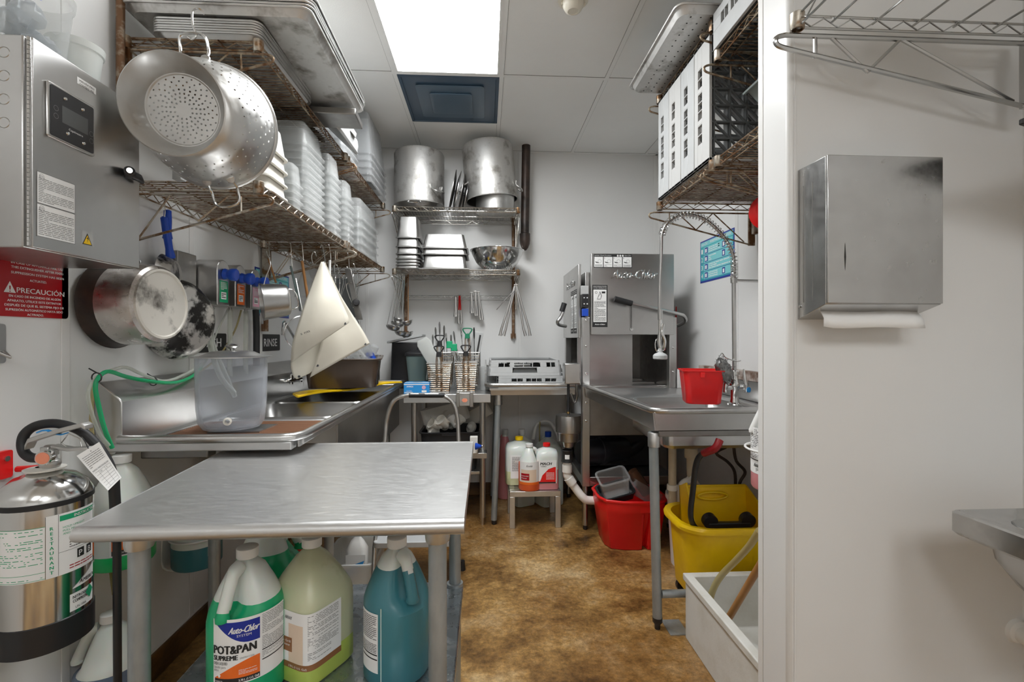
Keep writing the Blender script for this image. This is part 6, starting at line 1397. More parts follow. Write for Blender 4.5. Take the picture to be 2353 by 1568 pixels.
for sgn in (-1, 1):
    for a0, a1, z0, z1 in ((-.25, .25, 0, .02), (-.25, -.085, .02, .055), (.085, .25, .02, .055), (-.25, .25, .055, .06), (-.25, .25, .09, h_), (-.25, -.185, .06, .09), (-.105, -.075, .06, .09), (.11, .155, .06, .09), (.215, .25, .06, .09), (-.148, -.142, .06, .09), (-.012, -.006, .06, .09), (.052, .058, .06, .09), (.182, .188, .06, .09)):
        y = sgn*d_/2; yi = y - sgn*.012; o4 = [(a0, y, z0), (a1, y, z0), (a1, y, z1), (a0, y, z1)]; i4 = [(a, yi, z) for a, _, z in o4]; b.loft([qd(o4), qd(i4)])
    x = sgn*w_/2; b.loft([qd([(x, -.25, 0), (x, .25, 0), (x, .25, h_), (x, -.25, h_)]), qd([(x - sgn*.012, -.25, 0), (x - sgn*.012, .25, 0), (x - sgn*.012, .25, h_), (x - sgn*.012, -.25, h_)])])
b.build('rack_frame', 'grey', t, bev=.001); MB().loft([qd([(-.085, -.235, .02), (.085, -.235, .02), (.07, -.235, .055), (-.07, -.235, .055)]), qd([(-.085, -.23, .02), (.085, -.23, .02), (.07, -.23, .055), (-.07, -.23, .055)])]).build('handle_recess', 'dgrey', t)
MB().box((-.23, -.23, .09), (.23, .23, .095), Xr).build('rack_floor', 'dgrey', t)
# aluminium stool and its jugs
t = thing('low_stool', 'low square silver metal stand holding jugs under the dish table', 'stand', (.32, 3.30, 0))
sz = .245; b = MB()
for (x, y) in ((.157, 3.165), (.462, 3.165), (.157, 3.44), (.462, 3.44)): MB().box((x, y, 0), (x + .036, y + .036, sz - .0362)).build('leg', 'alu', t, bev=.002)
for nm, a, c_ in (('top_rail', (.157, 3.165), (.498, 3.201)), ('top_rail', (.157, 3.44), (.498, 3.476)), ('top_rail', (.157, 3.201), (.193, 3.44)), ('top_rail', (.462, 3.201), (.498, 3.44))): MB().box((*a, sz - .036), (*c_, sz)).build(nm, 'alu', t, bev=.002)
b = MB()
for i in range(5): b.box((.193, 3.215 + .045*i, sz - .022), (.462, 3.240 + .045*i, sz - .003))
b.build('top_slats', 'alu', t)
def eco(t, c, r, h):
    F = cylmap(c, r + .0008, face_at(c), c.z); L = MB(); L.patch(F, -.075, .045, .075, .195, 16, 1); L.patch(F, -.06, .06, .05, .145, 10, 1, 1, .0004); L.patch(F, -.075, .045, .075, .062, 14, 1, 2, .0006); text(L, F, 'Ecolab', -.02, .165, .012, .04, mi=4, slant=.3, lay=.001)
    L.patch(F, -.06, .075, .0, .12, 8, 1, 3, .0008); text(L, F, 'Antimicrobial', -.056, .100, .009, .05, mi=0, lay=.0014); text(L, F, 'Cleaner', -.056, .085, .009, .04, mi=0, lay=.0014); L.build('label', ['paper', 'tan', 'orange', 'dred', 'ink'], t)
jug('detergent_jug', 'jug of orange-red liquid at front of the silver stand', V(.293, 3.225, sz + .001), .305, .148, .05, 'jugw', 'liqo', .62, label=eco, group='jugs under the dish table')
def mach(t, c, r, h):
    F = plane((c.x - .098, c.y - r*.93 - .0012, c.z), (1, 0, 0), (0, 0, 1)); L = MB(); L.patch(F, .03, .045, .155, .20); L.add([F(u, v, .0004) for u, v in ((.035, .052), (.15, .052), (.15, .155), (.11, .15), (.07, .12), (.045, .08))], [tuple(range(6))], 1)
    text(L, F, 'MACH', .045, .168, .018, .075, mi=2, slant=.25, bold=.001); text(L, F, 'TURBO', .045, .155, .008, .04, mi=2, lay=.001, slant=.25); L.patch(F, .035, .046, .15, .055, mi=2, w=.0006)
    L.add([F(u, v, .0008) for u, v in ((.035, .06), (.045, .06), (.06, .10), (.10, .14), (.14, .155), (.14, .163), (.09, .148), (.05, .11))], [tuple(range(8))], 0); lines(L, F, .085, .07, .14, .12, 6, 0, seed=3, lay=.001); L.build('label', ['paper', 'red', 'ink'], t)
jug('detergent_jug', 'squarish jug of pink liquid with red cap and red MACH label', V(.415, 3.26, sz + .001), .30, .165, 1.57, 'jugw', 'liqp', .45, 'red', label=mach, group='jugs under the dish table', sq=1, can=True)
def mrs(t, c, r, h):
    F = plane((c.x - .085, c.y - r*.93 - .0012, c.z), (1, 0, 0), (0, 0, 1)); L = MB(); L.patch(F, .02, .05, .15, .21); lines(L, F, .03, .10, .10, .20, 16, 1, seed=8); text(L, F, 'Mr.', .09, .062, .010, mi=1); L.build('label', ['paper', 'ink'], t)
jug('cleaner_jug', 'big pale yellow jug at the back left of the silver stand', V(.235, 3.385, sz + .001), .32, .21, 1.57, 'jugw', 'liqpy', .30, 'yellow', label=mrs, group='jugs under the dish table', sq=1, neck=.022, can=True, handle=False)
jug('cleaner_jug', 'pale jug with a blue cap on the floor behind the silver stand', V(.475, 3.64, 0), .55, .20, 2.0, 'jugw', 'jugw', .30, 'blue', group='jugs under the dish table', sq=1, can=True)
jug('cleaner_jug', 'cloudy jug with bluish shoulders behind the pale yellow jug', V(.275, 3.64, 0), .57, .17, 2.0, 'jugw', 'jugw', .30, 'white', group='jugs under the dish table', sq=1, can=True)
jug('cleaner_jug', 'jug of dark pink liquid partly hidden by the dish table leg', V(.152, 3.79, 0), .54, .12, 2.0, 'jugw', 'liqp', .9, 'milky', group='jugs under the dish table')
p = W(1240, 985, Y=3.64); tubeobj('small amber pick-up tube standing in a jug behind the stand', [p + V(0, 0, -.12), p, p + V(.002, 0, .05)], .006, 'amber')
tubeobj('pale looped hose behind the jugs under the dish table', [W(1225, 1010, Y=3.7), W(1235, 975, Y=3.72), W(1262, 970, Y=3.74), W(1280, 1000, Y=3.74), W(1282, 1040, Y=3.74)], .012, 'pvc')
# ================================================================ DISH MACHINE
mx0, mx1, my0, my1 = .635, 1.25, 3.10, 3.80
t = thing('dish_machine', 'stainless corner dish washing machine with lift-up doors, back right corner', 'dishwasher', ((mx0+mx1)/2, 3.45, 0))
for (x, y) in ((mx0 + .02, my0 + .03), (mx1 - .03, my0 + .03), (mx0 + .02, my1 - .03), (mx1 - .03, my1 - .03)):
    o = MB().cyl((x, y, .03), (x, y, .30), .019, 18).build('leg', 'steel', t); MB().lathe([(.012, 0), (.016, .006), (.016, .03)], (x, y, 0), n=14).build('leg_foot', 'black', o)
for (x, nm) in ((mx0, 'left'), (mx1 - .035, 'right')):
    MB().box((x - .005, my0, .29), (x + .045, my0 + .05, 1.40)).build('front_post', 'steel', t, bev=.003)
MB().box((mx0 - .005, my1 - .05, .29), (mx0 + .04, my1, 1.70)).build('rear_post', 'steel', t, bev=.003)
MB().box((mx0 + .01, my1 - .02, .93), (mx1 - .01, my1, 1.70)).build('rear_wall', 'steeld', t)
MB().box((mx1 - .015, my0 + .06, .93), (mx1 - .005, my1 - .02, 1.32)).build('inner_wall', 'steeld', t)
MB().box((mx0 + .02, my0 + .30, .93), (mx0 + .42, my0 + .31, 1.30)).build('inner_wall', 'steel', t)
MB().box((mx0 + .02, my0 + .03, 1.30), (mx1 - .01, my1 - .02, 1.70)).build('hood_box', 'steel', t, bev=.003)
fz0, fz1 = 1.285, 1.815; px0_, px1_ = W(1358, 700, Y=my0 - .02).x, W(1549, 700, Y=my0 - .02).x
dr = MB().box((px0_, my0 - .02, fz0), (px1_, my0 + .004, fz1)).build('front_door', 'steel', t, bev=.003)
sd_ = MB().box((mx0 - .022, my0 + .05, fz0 - .02), (mx0 - .004, my1 - .04, fz1 - .06)).build('side_door', 'steel', t, bev=.003)
Ff = plane((px0_, my0 - .0206, fz0), (1, 0, 0), (0, 0, 1)); fw, fh = px1_ - px0_, fz1 - fz0
L = MB(); text(L, Ff, 'Auto-Chlor', fw*.24, fh*.69, fh*.115, fw*.54, slant=.35, bold=.002, lay=.002); L.build('embossed_lettering', 'chrome', dr, solid=.002)
def fq(px, py): p = W(px, py, Y=my0 - .0206); return p.x - px0_, p.z - fz0
def decal(parent, name, F, u0, v0, u1, v1, fn, mats=('paper', 'ink')):
    L = MB(); fn(L, F, u0, v0, u1, v1); return L.build(name, list(mats), parent)
def four(L, F, u0, v0, u1, v1):
    L.patch(F, u0, v0, u1, v1, mi=1); W_ = u1 - u0; H_ = v1 - v0; text(L, F, 'Sanitizer Check Procedure', u0 + W_*.02, v0 + H_*.87, H_*.07, W_*.44, lay=.0008); text(L, F, 'Auto-Chlor', u0 + W_*.8, v0 + H_*.87, H_*.08, W_*.18, lay=.0008, slant=.3)
    for k_ in range(3): L.add([F(u0 + W_*(.63 + .065*k_) + H_*.07*cos(a), v0 + H_*.89 + H_*.07*sin(a), .0008) for a in [2*pi*i/12 for i in range(12)]], [tuple(range(12))], 0)
    for k_ in range(4):
        a = u0 + W_*(.015 + .248*k_); b_ = a + W_*.228; L.patch(F, a, v0 + H_*.05, b_, v0 + H_*.80, w=.0004); text(L, F, str(k_ + 1), a + W_*.01, v0 + H_*.66, H_*.1, mi=1, lay=.001)
        L.add([F(a + W_*x, v0 + H_*y, .001) for x, y in ((.02, .45), (.10, .40), (.13, .34), (.05, .36))], [(0, 1, 2, 3)], 1); ringp(L, F, a + W_*.14, v0 + H_*.48, H_*.12, 1, .001, lay=.001); lines(L, F, a + W_*.02, v0 + H_*.08, b_ - W_*.02, v0 + H_*.24, 3, 1, seed=k_, lay=.001)
u0, v1 = fq(1364, 584); u1, v0 = fq(1452, 616); decal(dr, 'instruction_label', Ff, u0, v0, u1, v1, four)
def tall(L, F, u0, v0, u1, v1):
    L.patch(F, u0, v0, u1, v1, mi=1); W_ = u1 - u0; H_ = v1 - v0; text(L, F, 'MAINTAINING PROPER', u0 + W_*.06, v0 + H_*.955, H_*.022, W_*.88, lay=.0008); text(L, F, 'WATER TEMPERATURE', u0 + W_*.06, v0 + H_*.915, H_*.022, W_*.88, lay=.0008)
    L.patch(F, u0 + W_*.07, v0 + H_*.12, u1 - W_*.07, v0 + H_*.89, w=.0004); lines(L, F, u0 + W_*.12, v0 + H_*.14, u1 - W_*.12, v0 + H_*.62, 20, 1, seed=4, lay=.001); ringp(L, F, u0 + W_*.25, v0 + H_*.82, W_*.06, 1, .002, lay=.001)
    L.patch(F, u0 + W_*.62, v0 + H_*.80, u0 + W_*.85, v0 + H_*.845, mi=1, w=.001); L.add([F(u0 + W_*x, v0 + H_*y, .001) for x, y in ((.3, .66), (.55, .66), (.62, .74), (.5, .85), (.42, .76))], [tuple(range(5))], 1); L.add([F(u0 + W_*x, v0 + H_*y, .0013) for x, y in ((.33, .67), (.53, .67), (.58, .74), (.49, .82), (.45, .75))], [tuple(range(5))], 0)
    text(L, F, 'Auto-Chlor', u0 + W_*.16, v0 + H_*.05, H_*.03, W_*.68, lay=.0008, slant=.3, bold=.0004)
u0, v1 = fq(1361, 655); u1, v0 = fq(1396, 752); decal(dr, 'instruction_label', Ff, u0, v0, u1, v1, tall)
Fsd = plane((mx0 - .0226, my1 - .04, fz0 - .02), (0, -1, 0), (0, 0, 1)); decal(sd_, 'instruction_label', Fsd, .33, .03, .44, .33, tall); decal(sd_, 'instruction_label', Fsd, .45, .03, .56, .33, tall)
L = MB(); text(L, Fsd, 'Auto-Chlor', .14, .36, .05, .34, slant=.35, bold=.001, lay=.002); L.build('embossed_lettering', 'chrome', sd_, solid=.002)
# door handles
def hp_(l): return smooth([W(a, b_, Y=y) for a, b_, y in l], 5)
hh = MB().tube(hp_([(1440, 694, 3.02), (1500, 708, 3.02), (1560, 722, 3.04), (1572, 727, 3.06), (1575, 738, 3.10), (1560, 748, 3.16), (1545, 750, 3.2)]), .0115, 12).build('door_handle', 'steel', t)
MB().tube([W(1412, 687, Y=3.02), W(1452, 698, Y=3.02)], .0185, 14).build('handle_grip', 'rubber', hh)
hh = MB().tube(hp_([(1296, 712, 3.2), (1288, 730, 3.2), (1281, 740, 3.2), (1285, 747, 3.25), (1300, 750, 3.3)]), .0115, 12).build('door_handle', 'steel', t)
MB().tube([W(1297, 697, Y=3.2), W(1291, 716, Y=3.2)], .018, 14).build('handle_grip', 'rubber', hh)
MB().tube([W(1451, 705, Y=3.07), W(1451, 757, Y=3.07)], .006, 8, flat=.4).build('door_link', 'steeld', t); MB().disc(W(1451, 757, Y=3.075), (0, -1, 0), .010, h=.008).build('link_bolt', 'chrome', t)
# control switches between posts, bolts
q = W(1344, 692, Y=3.1); MB().cbox(q, (.045, .03, .09)).build('switch_box', 'black', t, bev=.003); MB().cbox(q + V(0, .01, .07), (.05, .03, .06)).build('gauge_case', 'grey', t, bev=.003)
for dz_ in (.02, -.02):
    for dx in (-.008, .012): MB().disc(q + V(dx, -.015, dz_), (0, -1, 0), .004, h=.003).build('switch_button', 'paper', t)
MB().cbox(q + V(.002, .005, -.075), (.04, .03, .05)).build('display_case', 'blue', t, bev=.003)
for (x, z) in ((mx0 + .02, 1.38), (mx0 + .02, 1.21), (mx0 + .02, 1.03), (mx0 + .02, .84), (mx0 + .02, .72), (mx1 - .015, 1.38), (mx1 - .015, 1.2), (mx1 - .015, 1.04)):
    MB().lathe([(0, .005), (.006, .004), (.008, 0)], (x, my0, z), (0, -1, 0), 12).build('panel_bolt', 'chrome', t)
MB().box((mx0 + .04, my0 + .02, .915), (mx1 - .01, my1 - .03, .93)).build('wash_deck', 'steel', t)
for y in (my0 + .05, my0 + .33, my0 + .6): MB().box((mx0 + .05, y, .93), (mx1 - .02, y + .02, .945)).build('rack_track', 'steel', t, bev=.002)
MB().box((mx0 + .045, my0 + .02, .62), (mx1 - .02, my0 + .03, .915)).build('apron_panel', 'steeld', t, bev=.002)
MB().box((mx0 - .002, my0 + .01, .29), (mx1, my1, .35)).build('base_frame', 'steel', t, bev=.003)
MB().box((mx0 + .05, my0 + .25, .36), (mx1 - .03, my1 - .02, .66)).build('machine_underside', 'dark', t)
MB().lathe([(0, -.20), (.07, -.2), (.085, -.18), (.085, -.05), (.092, -.045), (.092, .0), (.085, .01), (.08, .16), (0, .18)], W(1390, 1036, Y=3.28), (1, .3, 0), 24).build('pump_motor', 'dark', t)
MB().tube(smooth([W(1420, 1040, Y=3.3), W(1450, 1035, Y=3.35), W(1480, 1010, Y=3.4)], 5), .045, 14).build('pump_hose', 'dark', t)
# drain unit at the left of the machine
t = thing('drain_strainer_unit', 'stainless drain canister with white plastic waste pipe left of the dish machine', 'drain unit', (.57, 3.08, 0))
a, b_ = W(1296, 835, Y=3.06), W(1332, 882, Y=3.06); MB().box((a.x, 3.03, b_.z), (b_.x, 3.12, a.z)).build('corner_box', 'steel', t, bev=.006)
c = W(1306, 1020, Y=3.06); MB().lathe([(0, 0), (.03, 0), (.036, .03), (.062, .04), (.064, .085), (.066, .092), (.083, .10), (.085, .17), (.080, .205), (.0, .205)], (c.x, c.y, c.z - .02), n=32).build('canister', 'steel', t)
MB().tube([(c.x, c.y, b_.z), (c.x, c.y, c.z + .19)], .009, 10).build('feed_hose', 'rubber', t); MB().tube([(c.x, c.y, c.z + .195), (c.x, c.y, c.z + .23)], [.010, .007], 10).build('hose_nut', 'brass', t)
MB().tube(smooth([W(1324, 882, Y=3.1), W(1326, 910, Y=3.1), W(1320, 925, Y=3.12), W(1312, 905, Y=3.15)], 4), .008, 8).build('loop_hose', 'steeld', t)
c2_ = W(1303, 1048, Y=3.06); MB().lathe([(.030, -.04), (.038, -.036), (.036, -.03), (.034, .03), (.037, .036), (.030, .04)], c2_, n=24).build('rubber_coupling', 'rubber', t); MB().patch(cylmap(c2_, .0355, face_at(c2_), c2_.z), -.014, -.014, .016, .014, 6, 1).build('coupling_label', 'paper', t)
pv_ = MB(); pts = [W(x, y, Y=yy) for x, y, yy in ((1303, 1062, 3.06), (1303, 1088, 3.06), (1306, 1098, 3.06), (1322, 1122, 3.06), (1338, 1142, 3.045), (1352, 1150, 3.045), (1392, 1150, 3.045))]
pv_.tube(smooth(pts, 4), .026, 16); pv_.build('waste_pipe', 'pvc', t)
for i, (a_, b2) in enumerate(((0, 1), (2, 3), (5, 6))):
    d = (pts[b2] - pts[a_]).normalized(); m_ = pts[a_].lerp(pts[b2], (.55, .3, .55)[i]); MB().tube([m_ - d*.024, m_ + d*.024], .0315, 16).build('pipe_collar', 'pvc', t)

# ================================================================ SOILED DISH TABLE
dz_ = .955; A = V(.714, 2.0, 0); t = thing('dish_table', 'stainless dish table with sink bowl and rolled rim along the right wall', 'table', (1.06, 2.5, 0))
rimp = [V(XR - .03, 1.985, dz_), V(.77, 1.985, dz_), V(.735, 1.99, dz_), V(.712, 2.01, dz_), V(.705, 2.04, dz_), V(.640, 3.08, dz_)]
MB().tube(rimp, .014, 12).build('rolled_rim', 'steel', t)
b = MB(); pl = [(.72, 2.0), (XR - .02, 1.99), (XR - .02, 3.09), (.652, 3.09)]; s0x, s0y, s1x, s1y = .80, 2.10, 1.26, 2.62
ou = [V(*p, dz_ - .022) for p in pl]; inn_ = [V(s0x, s0y, dz_ - .025), V(s1x, s0y, dz_ - .025), V(s1x, s1y, dz_ - .025), V(s0x, s1y, dz_ - .025)]
b.add(ou + inn_, [(0, 1, 5, 4), (1, 2, 6, 5), (2, 3, 7, 6), (3, 0, 4, 7)]); b.build('table_deck', 'steelh', t, solid=.004)
b = MB(); cxx, cyy = (s0x+s1x)/2, (s0y+s1y)/2
b.loft([[(cxx + u*s_, cyy + v*s_, z) for u, v in rrect(s1x-s0x, s1y-s0y, .04, 5)] for z, s_ in ((dz_ - .022, 1), (.78, .98), (.765, .93), (.762, .1))], caps=False); b.add([(cxx + u*.1, cyy + v*.1, .762) for u, v in rrect(s1x-s0x, s1y-s0y, .04, 5)], [tuple(range(24))]); b.build('sink_bowl', 'steel', t, solid=.003)
b = MB(); b.loft([[V(.712, 1.992, dz_ - .01), V(XR - .03, 1.992, dz_ - .01), V(XR - .03, 1.998, dz_ - .085), V(.722, 1.998, dz_ - .085)], [V(.712, 2.0, dz_ - .01), V(XR - .03, 2.0, dz_ - .01), V(XR - .03, 2.006, dz_ - .085), V(.722, 2.006, dz_ - .085)]])
b.loft([[V(.708, 1.998, dz_ - .01), V(.642, 3.08, dz_ - .01), V(.650, 3.08, dz_ - .075), V(.716, 1.998, dz_ - .085)], [V(.714, 1.998, dz_ - .01), V(.648, 3.08, dz_ - .01), V(.656, 3.08, dz_ - .075), V(.722, 1.998, dz_ - .085)]]); b.build('apron', 'steel', t)
MB().box((.74, 2.012, dz_ - .115), (XR - .05, 2.03, dz_ - .088)).build('support_rail', 'steeld', t, bev=.004)
for (x, y) in ((.745, 2.045), (1.382, 2.03)):
    o = MB().cyl((x, y, .04), (x - (.018 if x < 1 else 0), y, dz_ - .10), .0205, 22).build('leg', 'galv', t); MB().lathe([(.0205, 0), (.026, .002), (.027, .06), (.024, .065)], (x - .015*(x < 1), y, dz_ - .165), n=20).build('leg_socket', 'alu', o)
    MB().lathe([(.012, 0), (.013, .02), (.021, .03), (.0215, .05)], (x, y, 0), n=16).build('leg_foot', 'black', o)
MB().tube([(.76, 2.035, .155), (1.37, 2.03, .155)], .017, 14).build('cross_brace', 'galv', t)
MB().box((XR - .035, 1.99, dz_ - .02), (XR - .004, 3.09, dz_ + .085)).build('backsplash', 'steel', t, bev=.004)
MB().box((XR - .05, 1.99, dz_ + .085), (XR - .004, 3.0, dz_ + .135)).build('splash_ledge', mat('grimy_ledge', (.42, .37, .33), .6, var=(.16, .10, .07), vscale=14, vpos=(.45, .6)), t, bev=.004)
MB().box((mx1 + .005, 3.07, dz_ - .02), (XR - .06, 3.085, dz_ + .105)).build('end_splash', 'trim', t, bev=.002)
# pvc under the sink bowl
t = thing('sink_drain_pipe', 'yellowed white plastic trap pipes under the dish table sink', 'drain pipe', (.95, 2.3, .4))
P1 = [W(x, y, Y=2.50) for x, y in ((1545, 1032), (1545, 1120), (1546, 1150), (1556, 1163), (1566, 1150), (1566, 1125), (1572, 1112), (1590, 1112))]
MB().tube(smooth([W(1545, 1030, Y=2.50), W(1545, 1155, Y=2.50)], 2), .0205, 16).build('vertical_pipe', 'pvcd', t)
MB().tube(smooth([W(1545, 1120, Y=2.50), W(1545, 1152, Y=2.50), W(1551, 1163, Y=2.50), W(1559, 1160, Y=2.50), W(1563, 1145, Y=2.50), W(1565, 1120, Y=2.50), W(1575, 1108, Y=2.50), W(1592, 1107, Y=2.51)], 4), .0195, 14).build('trap_bend', 'pvc', t)
MB().tube([W(1545, 1114, Y=2.50), W(1545, 1126, Y=2.50)], .028, 16).build('slip_nut', 'pvc', t); MB().tube([W(1585, 1107, Y=2.50), W(1592, 1107, Y=2.51)], .030, 16).build('slip_nut', 'pvc', t)
MB().tube([W(1588, 1030, Y=2.52), W(1588, 1052, Y=2.52)], .034, 16).build('drain_cup', 'pvcd', t); MB().tube(smooth([W(1588, 1045, Y=2.52), W(1590, 1100, Y=2.52), W(1600, 1120, Y=2.52), W(1606, 1150, Y=2.53)], 4), .024, 16).build('second_pipe', 'pvcd', t)
tubeobj('dark supply hose curving under the table, with black valve', [W(1668, 1028, Y=2.5), W(1646, 1042, Y=2.5), W(1672, 1062, Y=2.5), W(1688, 1085, Y=2.5), W(1690, 1125, Y=2.5)], .008, 'iron', name='supply_hose', group=None); tubeobj('second dark supply hose, nearer the stub wall', [W(1686, 1028, Y=2.5), W(1692, 1060, Y=2.5), W(1712, 1085, Y=2.5), W(1700, 1110, Y=2.5), W(1698, 1145, Y=2.5)], .008, 'iron', name='supply_hose', group=None)
p = W(1690, 1128, Y=2.5); t = thing('stop_valve', 'black stop valves on the wall behind the yellow bucket', 'valve', p)
for dx in (0, .022): MB().tube([p + V(dx, 0, .02), p + V(dx, 0, -.08)], .010, 10).build('valve_body', 'black', t)
MB().tube([p + V(-.02, 0, -.02), p + V(.06, 0, -.02)], .006, 8).build('valve_handle', 'black', t)
# red square bucket on the table
def sqbucket(name, lab, c, w0, w1, d0, d1, h, m, cat='bucket', r=.03, rz=0):
    t = thing(name, lab, cat, c); X = Matrix.Translation(c) @ Matrix.Rotation(rz, 4, 'Z'); n = 5
    rg = [[X @ V(u, v, z) for u, v in rrect(a, b_, r, n)] for a, b_, z in ((w0 - .01, d0 - .01, 0), (w0, d0, .006), (w1, d1, h - .004), (w1 + .012, d1 + .012, h - .003), (w1 + .012, d1 + .012, h + .002), (w1 - .006, d1 - .006, h + .002), (w0 - .006, d0 - .006, .008))]
    MB().loft(rg).build('bucket_body', m, t); return t, X
c = V(1.075, 2.33, dz_ - .020); a_ = W(1578, 935, Y=2.25)
t, X = sqbucket('red_bucket', 'square bright red plastic bucket standing on the right dish table', (1.085, 2.36, dz_ - .017), .165, .195, .15, .175, .165, 'red', rz=R(-14))
MB().cbox((-.01, -.092, .145), (.022, .012, .026), X).build('handle_lug', 'red', t, bev=.003)
# pre-rinse faucet
fx_, fy_ = W(1688, 938, Y=2.30).x, 2.30; fz_ = dz_ - .020
t = thing('prerinse_faucet', 'chrome pre-rinse spray faucet with coiled spring arch over the right sink', 'faucet', (fx_, fy_, fz_))
MB().lathe([(.034, 0), (.034, .006), (.022, .012), (.019, .03), (.019, .075), (.024, .09), (.024, .105), (.017, .115), (.017, .145), (.022, .148), (.022, .165), (.013, .17)], (fx_, fy_, fz_), n=24).build('faucet_body', 'chrome', t)
MB().tube([(fx_ - .045, fy_, fz_ + .085), (fx_ + .045, fy_, fz_ + .085)], .013, 12).build('crossbar', 'chrome', t)
for s_ in (-1, 1):
    v = V(fx_ + s_*.052, fy_ - .01, fz_ + .075); o = MB().tube([v + V(0, 0, -.012), v + V(0, -.006, .02), v + V(-s_*.012, -.004, .075), v + V(-s_*.010, 0, .10)], [.010, .011, .007, .004], 10).build('tap_lever', 'chrome', t)
    if s_ > 0: MB().lathe([(.013, 0), (.013, .006), (0, .008)], v + V(.006, -.010, .0), (.5, -1, 0), 14).build('cold_mark', 'lblue', o)
zr = 1.56; riser_top = V(W(1686, 640, Y=fy_).x, fy_, zr)
MB().tube([(fx_, fy_, fz_ + .15), riser_top], [.0105, .0105], 14).build('riser', 'steel', t)
p = W(1686, 645, Y=fy_); MB().tube([p, (XR, fy_ + .02, p.z)], .007, 10).build('wall_bracket', 'steel', t); MB().disc((XR - .012, fy_ + .02, p.z), (1, 0, 0), .028, h=.012).build('wall_flange', 'steel', t); MB().tube([p + V(0, 0, -.012), p + V(0, 0, .012)], .016, 14).build('bracket_clamp', 'steel', t)
arch = [(1687, 640), (1687, 610), (1684, 585), (1672, 558), (1652, 532), (1625, 508), (1598, 496), (1572, 494), (1548, 502), (1530, 518), (1521, 540)]
ap = smooth([W(x, y, Y=fy_) for x, y in arch], 8); 
hose = ap + smooth([W(x, y, Y=fy_) for x, y in ((1520, 545), (1519, 600), (1516, 660), (1515, 722))], 4)
MB().tube(hose, .0078, 12).build('flexible_hose', 'steel', t)
# spring as a coil around the arch
cum = [0]; 
for a, b_ in zip(ap, ap[1:]): cum.append(cum[-1] + (b_ - a).length)
def along(s_):
    s_ = max(0, min(cum[-1] - 1e-6, s_)); i = next(k_ for k_ in range(len(cum) - 1) if cum[k_ + 1] >= s_); f = (s_ - cum[i])/(cum[i+1] - cum[i]); d = (ap[i+1] - ap[i]).normalized(); return ap[i].lerp(ap[i+1], f), d
coil = []; s_ = 0; ph = 0; tot = cum[-1]
while s_ < tot:
    p, d = along(s_); e1 = V(0, 1, 0); e2 = d.cross(e1).normalized(); rr_ = .0165; coil.append(p + e1*rr_*cos(ph) + e2*rr_*sin(ph))
    f = s_/tot; pitch = .0075 if f < .12 or f > .95 else .017; ph += 2*pi/12; s_ += pitch/12
MB().tube(coil, .0019, 5).build('spring', 'chrome', t)
a, b_ = W(1517, 712, Y=fy_), W(1517, 735, Y=fy_); MB().tube([a, b_], .0125, 12).build('hose_nut', 'steel', t)
hd = MB(); hd.tube(smooth([b_, W(1517, 760, Y=fy_), W(1515, 785, Y=fy_), W(1517, 800, Y=fy_)], 4), [.010]*13, 12); hd.build('spray_handle', 'chrome', t)
MB().tube(smooth([W(1523, 745, Y=fy_ - .01), W(1521, 765, Y=fy_ - .02), W(1527, 785, Y=fy_ - .02), W(1524, 806, Y=fy_ - .01)], 4), [.009]*12 + [.006], 10).build('spray_lever', 'chrome', t)
MB().tube([W(1508, 770, Y=fy_) + V(.016*cos(x) * .6, 0, .030*sin(x)) + V(.004, 0, -.05) for x in [2*pi*k_/16 for k_ in range(16)]], .003, 8, closed=True).build('hold_ring', 'chrome', t)
hc = W(1517, 826, Y=fy_); MB().lathe([(0, 0), (.030, .0), (.0345, .004), (.0345, .018), (.028, .026), (.012, .034), (.009, .058)], hc, n=28).build('spray_head', 'grey', t)
# steel wool hung on the riser
c = W(1664, 852, Y=fy_ - .02); sc_ = MB().sphere((0, 0, 0), 1, 26, (.036, .026, .066)); rr = random.Random(2)
sc_.v = [tuple(Matrix.Rotation(R(-22), 3, 'Y') @ (Vector(v)*(1 + .22*noise.noise(Vector(v)*60) + rr.uniform(-.07, .07))) + c) for v in sc_.v]
t = thing('steel_wool_scrubber', 'wad of grey steel wool hung on the riser above the red bucket', 'scrubber', c); sc_.build('wool_wad', 'wool', t)
st = MB()
for k_ in range(60):
    d = V(rr.uniform(-1, 1), rr.uniform(-1, 1), rr.uniform(-1, 1)).normalized(); q = c + Matrix.Rotation(R(-22), 3, 'Y') @ V(d.x*.037, d.y*.028, d.z*.068); e = V(rr.uniform(-1, 1), rr.uniform(-1, 1), rr.uniform(-1, 1))*.012
    st.tube(smooth([q, q + e + d*.006, q + V(e.y, e.z, e.x)], 3), .0011, 4)
sw = st.build('wool_strands', 'wool', t); sw['kind'] = 'stuff'
MB().tube(smooth([W(1655, 818, Y=2.29), W(1660, 812, Y=2.29), W(1668, 822, Y=2.29), W(1690, 830, Y=2.285), W(1702, 829, Y=2.3)], 4), .003, 8).build('hanging_clip', 'chrome', t)
# teal poster on the right wall
yA, yB, zA, zB = 3.075, 2.645, 1.622, 1.892
t = thing('wash_poster', 'teal numbered wash instruction poster on the right wall behind the spray arch', 'poster', (XR, 2.86, zA)); MB().box((XR - .002, yB, zA), (XR, yA, zB)).build('poster_sheet', 'navy', t)
poster(t, plane((XR - .0024, yA, zA), (0, -1, 0), (0, 0, 1)), yA - yB, zB - zA, 'WAREWASHING OPERATION')
